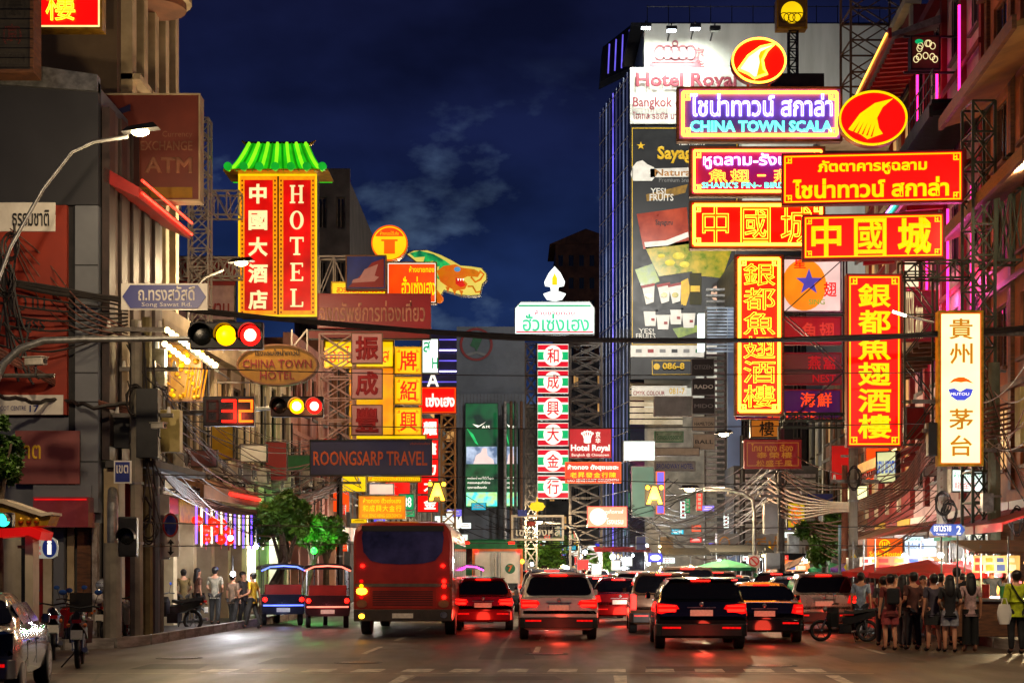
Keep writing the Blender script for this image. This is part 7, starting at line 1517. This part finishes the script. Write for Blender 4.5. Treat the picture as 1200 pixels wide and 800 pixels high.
# red coach
YB_ = 40.4; bu = thing('bus', 'dull red coach waiting in the left lane', 'bus', (X(472, YB_), YB_, 0))
bred = pm('coach_red', (176, 50, 28), (140, 38, 20), 1.2, .32, .1, .02, .6)
def bring(y, w, zt, zb=.42): 
    return [(w*.97, y, zb), (w, y, zb+.2), (w, y, zt-.5), (w*.97, y, zt-.22), (w*.86, y, zt-.05), (w*.5, y, zt), (-w*.5, y, zt), (-w*.86, y, zt-.05), (-w*.97, y, zt-.22), (-w, y, zt-.5), (-w, y, zb+.2), (-w*.97, y, zb)]
MB().loft([bring(0, 1.17, 2.82, .5), bring(.06, 1.23, 2.88, .45), bring(.3, 1.25, 2.92), bring(11, 1.25, 2.92), bring(11.5, 1.15, 2.8)]).build('body', bred, bu, 35)
W8 = [(-.98, 2.75), (-1.02, 2.5), (-.98, 2.15), (-.8, 1.93), (-.5, 1.86), (0, 1.84), (.5, 1.86), (.8, 1.93), (.98, 2.15), (1.02, 2.5), (.98, 2.75)]
MB().prism(W8, -.02, .02).build('rear_window', pm('coach_glass', (64, 62, 110), (26, 26, 48), 1.1, .14, 0, .35, .6), bu);  # bluish reflections put into the glass colour
MB().box(-1.02, 1.02, -.035, -.005, 2.66, 2.8).build('window_band', trimb, bu)
MB().box(-1.19, 1.19, -.015, .02, 1.28, 1.36).build('dark_band', pm('coach_band', (96, 84, 76), (70, 60, 54)), bu); MB().box(-1.22, 1.22, -.05, .1, .42, .72).build('bumper', pm('bumper_dark', (60, 50, 46), (40, 34, 30)), bu, bevel=.02)
MB().box(-.85, .85, -.012, .01, .74, 1.26).build('engine_cover', bred, bu, bevel=.01)
for i in range(7): MB().box(-.75, .75, -.025, -.013, .82+i*.055, .84+i*.055).build('grille_slat', trimb, bu)
for s in (-1, 1):
    for z, m_ in ((1.42, TAIL if s > 0 else TAILD), (1.3, TAIL if s > 0 else AMB), (1.02, TAIL if s > 0 else TAILD)): MB().prism(ell(.05, .05, s*1.03, z, 12), -.05, .0).build('tail_lamp', m_, bu)
    MB().prism(ell(.05, .04, s*1.0, 1.8, 12), -.04, .0).build('marker_lamp', TAIL, bu); MB().prism(ell(.13, .1, s*1.02, .86, 16), -.03, .0).build('round_emblem', pm('coach_emblem', (150, 96, 60)), bu); MB().prism(ell(.09, .08, s*1.02, .58, 14), -.07, -.03).build('fog_lamp', rimm, bu)
    for y in (2.4, 8.6): wheel(bu, s*1.1, y, .48, .28)
    for i in range(6): MB().box(*sorted((s*1.245, s*1.262)), .8+i*1.7, 2.35+i*1.7, 1.5, 2.4).build('side_window', carglass, bu)
MB().ball((-1.02, -.03, 1.17), (.14, .04, .09), 12, 6).build('indicator_lamp', AMB2, bu); MB().prism(ell(.07, .06, -1.02, .55, 12), -.08, -.03).build('indicator_lamp', AMB2, bu)
MB().box(-.26, .26, -.07, -.05, .5, .62).build('number_plate', platem, bu)
# box truck with orange frame, white doors and the 7
YT = 64; tr = thing('truck', 'white box truck with orange frame and a number seven on its doors', 'truck', (X(583, YT), YT, 0))
orp = pm('truck_orange', (236, 120, 20), (176, 78, 12), 2, .4)
MB().box(-.98, .98, .02, 4.6, .7, 2.46).build('box', pm('truck_side', (214, 206, 196), (190, 180, 170)), tr); MB().ring(-1.0, 1.0, .68, 2.5, .1, -.06, .02).build('door_frame', orp, tr)
for s in (-1, 1): MB().box(*sorted((s*.02, s*.88)), -.03, .015, .8, 2.36).build('door', pm('truck_door', (240, 228, 214), (214, 198, 182), 1.5, .5), tr); MB().tube([(s*.12, -.06, .82), (s*.12, -.06, 2.34)], .02, 6).build('lock_bar', galv, tr); wheel(tr, s*.8, .9, .4, .25)
for x, z in ((-.85, 2.4), (.85, 2.4), (-.93, 1.0), (.93, 1.0)): MB().ball((x, -.07, z), (.08, .05, .06), 10, 6).build('tail_lamp', TAIL, tr)
MB().ball((.98, -.07, 2.0), (.07, .05, .09), 10, 6).build('indicator_lamp', AMB2, tr); MB().prism(ell(.2, .2, .5, 1.72, 22), -.045, -.031).build('green_disc', dgreen, tr); text('7', .4, 1.6, .6, 1.85, -.06, orp, 'h', tr); MB().box(.32, .8, -.05, -.031, .85, 1.15).build('mud_flap_plate', trimb, tr); MB().box(-1, 1, -.1, .3, .5, .67).build('bumper', trimb, tr)
MB().box(-.9, .9, 4.7, 6.2, .5, 2.1).build('cab', whitecar, tr, bevel=.1)
gb = thing('bus', 'green and white city bus in front of the box truck', 'bus', (X(573, 72), 72, 0))
MB().loft([bring(0, 1.2, 2.95, .4), bring(.1, 1.27, 3.02), bring(10, 1.27, 3.02)]).build('body', pm('bus_green', (40, 120, 80), (26, 96, 60), 1.5, .35), gb, 35); MB().box(-1.28, -1.2, .2, 9, .8, 2.0).build('white_band', whitecar, gb)
MB().box(-1.0, 1.0, -.03, .01, 1.8, 2.6).build('rear_window', carglass, gb)
for x in (-1.0, 1.0): MB().box(x-.14, x+.14, -.05, .0, 2.82, 2.9).build('marker_lamp', TAIL, gb); MB().box(x-.08, x+.08, -.05, .0, .9, 1.3).build('tail_lamp', TAIL, gb); wheel(gb, x, 2.2, .46, .28)
# motorcycles
def moto(label, x, y, rz, col, screen=False, s=1):
    t = thing('motorcycle', label, 'motorcycle', (x, y, 0), R(rz)); t.scale = (s, s, s)
    for yy in (.32, 1.6):
        n = 22; w = MB()
        w.tube([(0, yy+.26*cos(a*2*pi/n), .3+.26*sin(a*2*pi/n)) for a in range(n+1)], .05, 7, False); w_ = w.build('wheel', black, t, 60)
        MB().oring(.22, .22, 0, 0, .02, -.02, .02, 18)
        for a in range(6): MB().tube([(0, yy, .3), (0, yy+.22*cos(a*pi/3), .3+.22*sin(a*pi/3))], .012, 4).build('spoke', rimm, w_)
    MB().loft([[(a*w_, yy, z+dz) for a, z in ((-1, .0), (-1, .18), (0, .24), (1, .18), (1, .0))] for yy, w_, dz in ((-.05, .05, .78), (.2, .12, .66), (.7, .15, .5), (1.0, .1, .5))]).build('tail_fairing', col, t, 40)
    MB().loft([[(a*w_, yy, z) for a, z in ((-1, zz), (-.7, zz+.08), (.7, zz+.08), (1, zz))] for yy, w_, zz in ((0, .1, .86), (.3, .15, .84), (.75, .13, .76), (.95, .09, .8))]).build('seat', black, t, 40)
    MB().loft([[(a*w_, yy, z) for a, z in ((-1, .4), (-1.1, .8), (0, .95), (1.1, .8), (1, .4))] for yy, w_ in ((1.1, .1), (1.3, .2), (1.42, .14))]).build('leg_shield', col, t, 40)
    for sx_ in (-1, 1):
        MB().tube([(sx_*.08, 1.35, .85), (sx_*.08, 1.6, .3)], .022, 6).build('fork', rimm, t); MB().tube([(sx_*.08, .32, .3), (sx_*.1, .4, .72)], .025, 6).build('shock_absorber', rimm, t)
        MB().tube([(0, 1.28, 1.02), (sx_*.2, 1.22, 1.06), (sx_*.34, 1.12, 1.04)], .018, 6).build('handlebar', dark, t)
        MB().tube([(sx_*.24, 1.22, 1.06), (sx_*.3, 1.22, 1.26)], .008, 5).build('mirror_stem', dark, t); MB().ball((sx_*.31, 1.22, 1.31), (.07, .02, .05), 10, 6).build('mirror', glass('mirror_blue', (40, 70, 130)), t)
        MB().ball((sx_*.14, -.02, .76), .035, 8, 5).build('indicator', AMB if False else pm('amber_plastic', (190, 90, 20)), t)
    MB().box(-.08, .08, -.08, -.04, .8, .86).build('tail_lamp', pm('red_plastic', (140, 14, 12), (100, 8, 8), 4, .2), t); MB().box(-.1, .1, -.1, -.085, .52, .68).build('number_plate', platem, t)
    MB().loft([[(a*.07, yy, z) for a in (-1, 1)]+[(a*.07, yy, z+.02) for a in (1, -1)] for yy, z in ((-.12, .5), (0, .62), (.3, .64))]).build('rear_mudguard', black, t)
    MB().tube([(.14, -.05, .34), (.13, .4, .28), (.1, .9, .25)], [.05, .05, .025], 8).build('exhaust', rimm, t); MB().box(-.1, .1, .75, 1.1, .22, .5).build('engine', dark, t, bevel=.02); MB().ball((0, 1.48, .9), (.1, .07, .09), 10, 6).build('head_lamp', rimm, t)
    MB().tube([(-.08, .7, .25), (-.3, .62, .0)], .015, 5).build('side_stand', dark, t)
    if screen: MB().loft([[(a*.2, yy, z) for a in (-1, -.5, .5, 1)]+[(a*.2, yy+.01, z) for a in (1, .5, -.5, -1)] for yy, z in ((1.42, .95), (1.36, 1.3))]).build('windscreen', glass('smoke_screen', (60, 56, 52)), t)
moto('black motorcycle parked in front of the silver saloon, nearest the crossing', X(90, 28), 28, 12, dark, True)
moto('dark motorcycle with a round blue mirror behind the nearest motorcycle', X(62, 30.5), 30.5, 16, paint('moto_black', (20, 20, 24), .2, .2))
moto('maroon motorcycle parked by the corner columns', X(100, 35.5), 35.5, 30, redcar); moto('grey motorcycle among the helmets behind the mast', X(118, 37.4), 37.4, -10, greycar)
moto('motorcycle parked at the kerb left of the crowd', X(1030, 38.5), 38.5, 75, dark, False, .85); moto('motorcycle parked before the open shops on the left', X(238, 44.6), 44.6, 70, dark)
for i, (dx, z, m_) in enumerate(((0, 1.0, pm('helmet_silver', (180, 190, 200), (150, 160, 170), 3, .2, .4, 0, .5)), (.22, .85, redcar), (-.1, .72, whitecar))):
    t = thing('helmet', ['silver helmet on top of the pile behind the mast', 'red helmet on the right of the pile behind the mast', 'white helmet lowest in the pile behind the mast'][i], 'helmet', (X(117, 37)+dx, 37.2, z+.35)); MB().ball((0, 0, 0), (.15, .17, .15), 14, 9).build('shell', m_, t, 60); MB().loft([[(.13*cos(a), -.13*sin(a)-.03, z_) for a in [pi*.15+i_*pi*.7/6 for i_ in range(7)]]+[(.12*cos(a), -.11*sin(a)-.03, z_) for a in [pi*.85-i_*pi*.7/6 for i_ in range(7)]] for z_ in (-.05, .05)]).build('visor', carglass, t)

# ------------------------------------------------------------------ market: umbrellas, stalls, lamps
def umbrella(label, px, py, Y, r, m_, h=.3, zpole=None):
    t = thing('market_umbrella', label, 'umbrella', (X(px, Y), Y, .13)); z = Z(py, Y)-.13; n = 8
    for i in range(n):
        a, b = 2*pi*i/n, 2*pi*(i+1)/n; c = (a+b)/2
        MB().add([(0, 0, z), (r*.5*cos(a), r*.5*sin(a), z-h*.42), (r*cos(a), r*sin(a), z-h), (r*.95*cos(c), r*.95*sin(c), z-h*1.05), (r*cos(b), r*sin(b), z-h), (r*.5*cos(b), r*.5*sin(b), z-h*.42), (r*cos(a), r*sin(a), z-h-.12), (r*.95*cos(c), r*.95*sin(c), z-h*1.05-.12), (r*cos(b), r*sin(b), z-h-.12)], [(0, 1, 5), (1, 2, 3, 4, 5), (2, 6, 7, 3), (3, 7, 8, 4)]).build('canopy_panel', m_, t)
        MB().tube([(0, 0, z-.03), (r*cos(a), r*sin(a), z-h-.01)], .01, 4).build('rib', galv, t)
    MB().tube([(0, 0, 0), (0, 0, z+.06)], .025, 6).build('pole', galv, t)
ured = pm('umbrella_red', (196, 24, 22), (160, 16, 16), 2, .7); ugr = pm('umbrella_green', (16, 130, 84), (10, 100, 62), 2, .7); upu = pm('umbrella_purple', (110, 60, 150), (84, 44, 120), 2, .7)
umbrella('wide red umbrella over the brightest stall', 1088, 655, 40.5, 1.5, ured, .34); umbrella('red umbrella between the blue road sign and the white lamp', 1128, 656, 41.5, 1.1, ured, .3)
umbrella('red umbrella below the hostel sign', 1040, 657, 43, 1.2, ured, .28); umbrella('small red umbrella left of the crowd', 1020, 661, 47, .8, pm('umbrella_rose', (190, 50, 90), (150, 34, 66)), .25)
umbrella('green umbrella beside the black tents', 850, 655, 62, 1.2, ugr, .3); umbrella('teal umbrella under the street tree', 972, 658, 60, .8, ugr, .25); umbrella('purple umbrella beside the yellow diamond sign', 1006, 654, 52, .9, upu, .3)
def stall(label, px, Y, w, canopy, board, h=2.35, d=1.4, lampc=LED, power=220, col=(1, .95, .88), menu=None):
    t = thing('food_stall', label, 'stall', (X(px, Y), Y, .13))
    MB().box(-w/2, w/2, 0, d, .1, .88).build('counter', board, t); MB().box(-w/2-.05, w/2+.05, -.08, d+.05, .881, .93).build('counter_top', galv, t)
    for x in (-w/2+.03, w/2-.03):
        for y in (.03, d-.03): MB().tube([(x, y, .93), (x, y, h)], .02, 6).build('post', galv, t)
    if canopy: MB().add([(-w/2-.25, -.5, h-.15), (w/2+.25, -.5, h-.15), (w/2+.25, d+.2, h+.15), (-w/2-.25, d+.2, h+.15), (-w/2-.25, -.5, h-.2), (w/2+.25, -.5, h-.2), (w/2+.25, d+.2, h+.1), (-w/2-.25, d+.2, h+.1)], [(0, 1, 2, 3), (7, 6, 5, 4), (0, 4, 5, 1), (1, 5, 6, 2), (2, 6, 7, 3), (3, 7, 4, 0)]).build('canopy', canopy, t)
    if menu:
        mb_ = MB().box(-w*.36, w*.36, d-.02, d+.03, 1.5, 1.92).build('menu_board', menu, t)
        for j in range(4): MB().box(-w*.32+j*w*.165, -w*.32+j*w*.165+w*.12, d-.04, d-.021, 1.55, 1.7).box(-w*.32+j*w*.165, -w*.32+j*w*.165+w*.1, d-.04, d-.021, 1.76, 1.86).build('menu_picture', GOODS[j], mb_)
    for i in range(int(w*5)):
        x = random.uniform(-w/2+.1, w/2-.1); y = random.uniform(.1, d-.2); MB().tube([(x, y, .931), (x, y, .95+random.uniform(.1, .35))], random.uniform(.05, .12), 8).build(random.choice(('pot', 'jar', 'tray')), random.choice(GOODS), t)
    if lampc:
        t2 = thing('stall_lamp', 'bare lamp over the '+label.split(' with ')[0].split(' next ')[0].split(' between ')[0].split(' before ')[0], 'lamp', (X(px, Y)+w*.2, Y+.0, h-.28)); MB().ball((0, 0, 0), .075, 10, 8).build('bulb', lampc, t2); MB().tube([(0, 0, .07), (0, 0, .4)], .012, 5).build('cord', dark, t2); MB().tube([(0, 0, .05), (0, 0, .12)], .03, 6).build('socket', dark, t2)
        light('POINT', (0, -.12, -.1), power, col, .08, t2)
stall('food stall with a lit menu under the wide red umbrella', 1080, 41, 2.4, None, redp, menu=em('menu_orange', (255, 130, 50), .6, .6, 3)); stall('food stall with white trays below the hostel sign', 1046, 43.5, 1.6, None, dwhite, menu=em('menu_pale', (255, 220, 180), .7, .5, 3))
stall('dark wheeled food counter beside the woman in black trousers', 1163, 36, 1.6, None, timber, lampc=None)
stall('food stall under the flat brown canopy at the right edge', 1188, 38, 1.6, timber, galv, 2.15, menu=em('menu_warm', (255, 190, 100), .6, .5, 3), lampc=em('bulb_hot', (255, 190, 90), 26), col=(1, .75, .4))
stall('stall with metal shelves left of the right edge stall', 1157, 40.5, 1.2, None, dwhite, 2.25, power=320)
stall('dark tented stall next to the green umbrella', 826, 66, 3.0, black, dgrey, 2.3, power=160); stall('far stall with a bright lamp before the louvred facade', 868, 64, 2.0, black, dgreen, 2.4, power=200, col=(.95, 1, .95))
stall('stall beneath the long brown awning', 930, 62, 2.4, None, redp, 2.3, menu=em('menu_orange', (1, 1, 1)), power=120, col=(1, .85, .6)); stall('tiny bright stall far down the right pavement', 730, 100, 3, dred, dwhite, 2.8, power=900)
stall('stall with a red canopy behind the left trees', 372, 84, 2.6, dred, dwhite, 2.6, power=300); stall('small stall with white lamp before the left shops', 274, 56, 1.4, None, dwhite, 2.4, power=420); stall('low stall with a lamp beside the left lanterns', 268, 60, 1.6, None, galv, 3.6, power=420, col=(.95, .98, 1))
aw = thing('awning', 'long brown fabric awning sloping down beside the street tree', 'awning', (X(905, 60), 60, Z(690, 60)))
MB().add([(-1.2, 0, .0), (1.0, 0, .95), (1.7, 3, 1.25), (-.4, 3, .35), (-1.2, 0, -.05), (1.0, 0, .9), (1.7, 3, 1.2), (-.4, 3, .3)], [(0, 1, 2, 3), (7, 6, 5, 4), (0, 4, 5, 1), (1, 5, 6, 2), (2, 6, 7, 3), (3, 7, 4, 0)]).build('fabric', timber, aw)
for i in range(6): MB().tube([(-1.2+i*.44, -.02, .0+i*.19), (-.4+i*.42, 3, .35+i*.18)], .02, 4).build('rafter', dark, aw)
for px, py, Y, p in ((640, 655, 125, 500), (757, 640, 105, 800), (718, 652, 100, 600), (412, 672, 90, 300), (655, 668, 140, 300), (690, 662, 130, 300), (1003, 672, 56, 60), (878, 657, 70, 90), (270, 630, 45, 110), (273, 672, 45.5, 60), (300, 640, 47, 80)):
    t = thing('market_lamp', {640: 'white lamp far down the street behind the wide dark tree', 757: 'bright white starry lamp above the far right stalls', 718: 'white lamp above the tiny far stall', 412: 'white lamp just left of the red coach', 655: 'tiny white lamp at the end of the street', 690: 'tiny white lamp right of the far street lamp', 1003: 'small lamp under the purple umbrella', 878: 'small lamp beside the barred circle sign', 270: 'starry white lamp under the left shop canopy', 273: 'starry white lamp behind the heads of the left group', 300: 'white lamp in front of the leftmost street tree'}[px], 'lamp', P3(px, py, Y)); MB().ball((0, 0, 0), .0016*Y, 10, 8).build('bulb', LED, t); MB().tube([(0, 0, .1), (0, 0, .5)], .02, 5).build('cord', dark, t); light('POINT', (0, -.3, 0), p, (.95, .97, 1), .15, t)
# shrine-like roof at the left edge
sr = thing('shrine_roof', 'small ornate gold and red curved roof at the left edge', 'roof', (X(30, 31), 31, Z(628, 31))); k = 31/F
MB().prism([(-.9, .55), (-.35, .62), (.0, .5), (.4, .36), (.57, .38), (.5, .2), (.2, .18), (-.9, .12)], -.3, .3).build('gable', goldp, sr); MB().prism([(-.9, .66), (-.35, .7), (.0, .58), (.4, .44), (.6, .45), (.6, .4), (.4, .37), (.0, .5), (-.35, .62), (-.9, .57)], -.35, .35).build('ridge', cream, sr)
MB().prism([(-.9, .1), (.2, .17), (.42, .08), (.38, -.08), (.15, .02), (-.9, -.06)], -.4, .4).build('eave', RED2, sr)
for i in range(8): MB().ball((-.75+i*.15, -.31, .3), .055, 8, 5).build('gilt_boss', goldp, sr)
MB().box(-.8, -.6, -.2, .2, -2.5, .1).box(.05, .2, -.2, .2, -2.5, .05).build('post', cream, sr)
signal('green lit signal lamp at the far left edge', -6, 600, 14, 618, 29, [em('green_signal', (40, 255, 190), 3)])
t = thing('bollard', 'short striped post on the left kerb', 'bollard', (-8.9, 38.5, .13)); MB().tube([(0, 0, 0), (0, 0, .8)], .06, 10).build('post', redp, t); MB().tube([(0, 0, .5), (0, 0, .6)], .063, 10).build('band', dwhite, t)
# fixed red point lights where the restaurant signs wash the facade are the signs themselves

# ------------------------------------------------------------------ far small lit signs and lamps, street level clutter
CO = {'red': RED, 'yellow': YEL, 'white': WHT, 'orange': ORG, 'blue': em('royal_blue', (1, 1, 1)), 'green': GRN, 'cyan': em('cyan_board', (1, 1, 1)), 'violet': NEON_V}
rn = random.Random(11)
def small_sign(px, py, Y, w, h, c, side):
    t = thing('shop_sign', f'small {c} lit sign in the jumble far down the {side} side of the street', 'sign', P3(px, py, Y), R(rn.uniform(-12, 12)), f'small {c} lit signs far down the {side} side')
    k = Y/F; a = w*k/2; MB().box(-a, a, 0, .2, 0, h*k).build('cabinet', dark, t); MB().box(-a*.93, a*.93, -.02, -.001, h*k*.05, h*k*.95).build('face', CO[c], t)
    if h > w*1.5: [MB().box(-a*.5, a*.5, -.03, -.021, h*k*(.12+j*.22), h*k*(.26+j*.22)).build('painted_mark', dred if c in ('white', 'yellow') else dwhite, t) for j in range(4)]
    else: MB().box(-a*.7, a*.7, -.03, -.021, h*k*.3, h*k*.42).box(-a*.5, a*.6, -.03, -.021, h*k*.6, h*k*.75).build('painted_mark', dred if c in ('white', 'yellow') else dwhite, t)
for i in range(84):
    Y = rn.uniform(70, 150); side = 'left' if i % 2 else 'right'
    px = (rn.uniform(600-1900*(.055+2.2/Y*1.6), 622)) if side == 'left' else rn.uniform(690, 600+1900*(11.5/Y-.0+.04))
    if side == 'left': px = CX+(LX(Y)+rn.uniform(.4, 3.2))/Y*F
    else: px = CX+(RX(Y)-rn.uniform(.4, 8.5))/Y*F
    py = rn.uniform(596, 660); v = rn.random() < .45; w, h = (rn.uniform(4, 7), rn.uniform(12, 24)) if v else (rn.uniform(8, 20), rn.uniform(5, 11))
    small_sign(px, py, Y, w, h, rn.choice(['red', 'red', 'yellow', 'white', 'white', 'orange', 'blue', 'green', 'cyan', 'violet']), side)
for i in range(76):
    Y = rn.uniform(70, 190); s = rn.random() < .5; px = CX+((LX(Y)+rn.uniform(.5, 4)) if s else (RX(Y)-rn.uniform(.5, 10)))/Y*F
    side = 'left' if s else 'right'; t = thing('shop_lamp', f'tiny white lamp among the shops far down the {side} side', 'lamp', P3(px, rn.uniform(640, 668), Y), 0, f'tiny shop lamps far down the {side} side')
    MB().ball((0, 0, 0), rn.uniform(.0007, .0013)*Y, 8, 6).build('bulb', rn.choice([LED, BULB, LED]), t); MB().tube([(0, 0, .05), (0, 0, .6)], .02, 4).build('cord', dark, t)
    if i % 7 == 0: light('POINT', (0, -.4, 0), 300, (1, .9, .75), .2, t)
# unlit and softly lit boards jutting over both pavements
for side, Y, z, w, h, c in (('left', 46, 4.6, .9, .5, dpink), ('left', 49, 5.0, .7, 1.1, dyel), ('left', 53, 5.2, .9, .6, dwhite), ('left', 57, 4.8, .8, 1.4, dred), ('left', 61, 5.4, 1.2, .6, dgreen), ('left', 68, 5.6, 1.0, 1.6, RED2), ('left', 74, 5.2, 1.2, .8, YEL), ('left', 80, 6.4, 1.0, 1.8, WARMW), ('left', 90, 5.6, 1.4, 1.0, RED),
        ('right', 56, 4.9, .8, .5, dwhite), ('right', 60, 6.5, .7, 1.2, dred), ('right', 68, 5.4, 1.0, 1.4, ORG), ('right', 74, 4.8, 1.2, .7, WARMW), ('right', 80, 6.0, .9, 1.8, RED2), ('right', 86, 5.0, 1.4, .7, dblue), ('right', 94, 5.8, 1.2, 1.6, YEL), ('right', 102, 5.2, 1.6, 1.0, RED)):
    x = (LX(Y)+.3+w/2) if side == 'left' else (RX(Y)-.3-w/2); nm = {dpink: 'pink', dyel: 'mustard', dwhite: 'white', dred: 'red', dgreen: 'green', RED2: 'dim red lit', YEL: 'yellow lit', WARMW: 'warm white lit', RED: 'bright red lit', ORG: 'orange lit', dblue: 'blue'}[c]
    t = thing('projecting_sign', f'{nm} blank board jutting over the {side} pavement from the shophouse row', 'sign', (x, Y, z))
    MB().box(-w/2, w/2, 0, .14, 0, h).build('board', c, t); MB().ring(-w/2, w/2, 0, h, .035, -.03, .17).build('frame', steel, t)
    s_ = -1 if side == 'left' else 1
    for zz in (h*.2, h*.8): MB().box(*sorted((s_*w/2, s_*(w/2+.35))), .05, .09, zz-.02, zz+.02).build('bracket', dark, t)
# road wear: covers and patches
for i, (px, Y) in enumerate(((420, 30), (640, 33), (905, 29), (210, 31.5))):
    t = thing('manhole_cover', ['round iron cover left of the crossing centre', 'round iron cover behind the silver sports utility car', 'round iron cover on the right of the crossing', 'round iron cover near the left kerb corner'][i], 'manhole cover', (X(px, Y), Y, .003))
    MB().prismz([(.36*cos(a*pi/12), .36*sin(a*pi/12)) for a in range(24)], 0, .008).build('cover', pm('cast_iron', (60, 56, 52), (36, 34, 32), 14, .35, .7, .4), t); MB().prismz([(.45*cos(a*pi/12), .45*sin(a*pi/12)) for a in range(24)], -.001, .004).build('collar', conc_dark, t)
dp_ = pm('asphalt_patch', (44, 42, 41), (32, 31, 30), 3, .6, 0, .4)
for px, Y, w, l_ in ((300, 29.5, 1.8, 2.2), (560, 31, 1.1, 4.5), (760, 27.5, 2.6, 1.4), (1000, 30, 1.4, 3), (150, 28, 1.2, 1.6), (480, 25.2, 2.4, 1.0)):
    x = X(px, Y); tag(MB().add([(x, Y, .0025), (x+w, Y+.1, .0025), (x+w*.95, Y+l_, .0025), (x+.05, Y+l_*.95, .0025)], [(0, 1, 2, 3)]).build('road_patch', dp_), kind='structure')
# pipes, grilles and conduits on the left row
for i in range(16):
    Y = 44+i*1.7; p = onleft(Y, .2); t = thing('drain_pipe', 'thin downpipe fixed to the left shophouse wall', 'pipe', (p.x, p.y, 3.9), 0, 'downpipes on the left shophouse walls'); MB().tube([(0, 0, 0), (0, 0, rn.uniform(2.4, 4.2))], .04, 6).build('shaft', rn.choice([galv, concrete, dark]), t)
    for z in (.5, 1.8): MB().tube([(0, 0, z), (0, 0, z+.05)], .055, 6).build('clip', dark, t)

# bright jumble closing the far end of the street
for i in range(34):
    Y = rn.uniform(122, 160); px = rn.uniform(606, 738); side = 'left' if px < 665 else 'right'; v = rn.random() < .4
    w, h = (rn.uniform(3, 5), rn.uniform(8, 15)) if v else (rn.uniform(7, 15), rn.uniform(4, 7)); small_sign(px, rn.uniform(626, 664), Y, w, h, rn.choice(['red', 'yellow', 'white', 'white', 'orange', 'blue', 'green', 'cyan']), side)
for i in range(26):
    px = rn.uniform(606, 745); Y = rn.uniform(115, 160); side = 'left' if px < 665 else 'right'
    t = thing('shop_lamp', f'tiny white lamp among the shops far down the {side} side', 'lamp', P3(px, rn.uniform(646, 668), Y), 0, f'tiny shop lamps far down the {side} side')
    MB().ball((0, 0, 0), rn.uniform(.0009, .0016)*Y, 8, 6).build('bulb', rn.choice([LED, BULB]), t); MB().tube([(0, 0, .05), (0, 0, .6)], .02, 4).build('cord', dark, t)
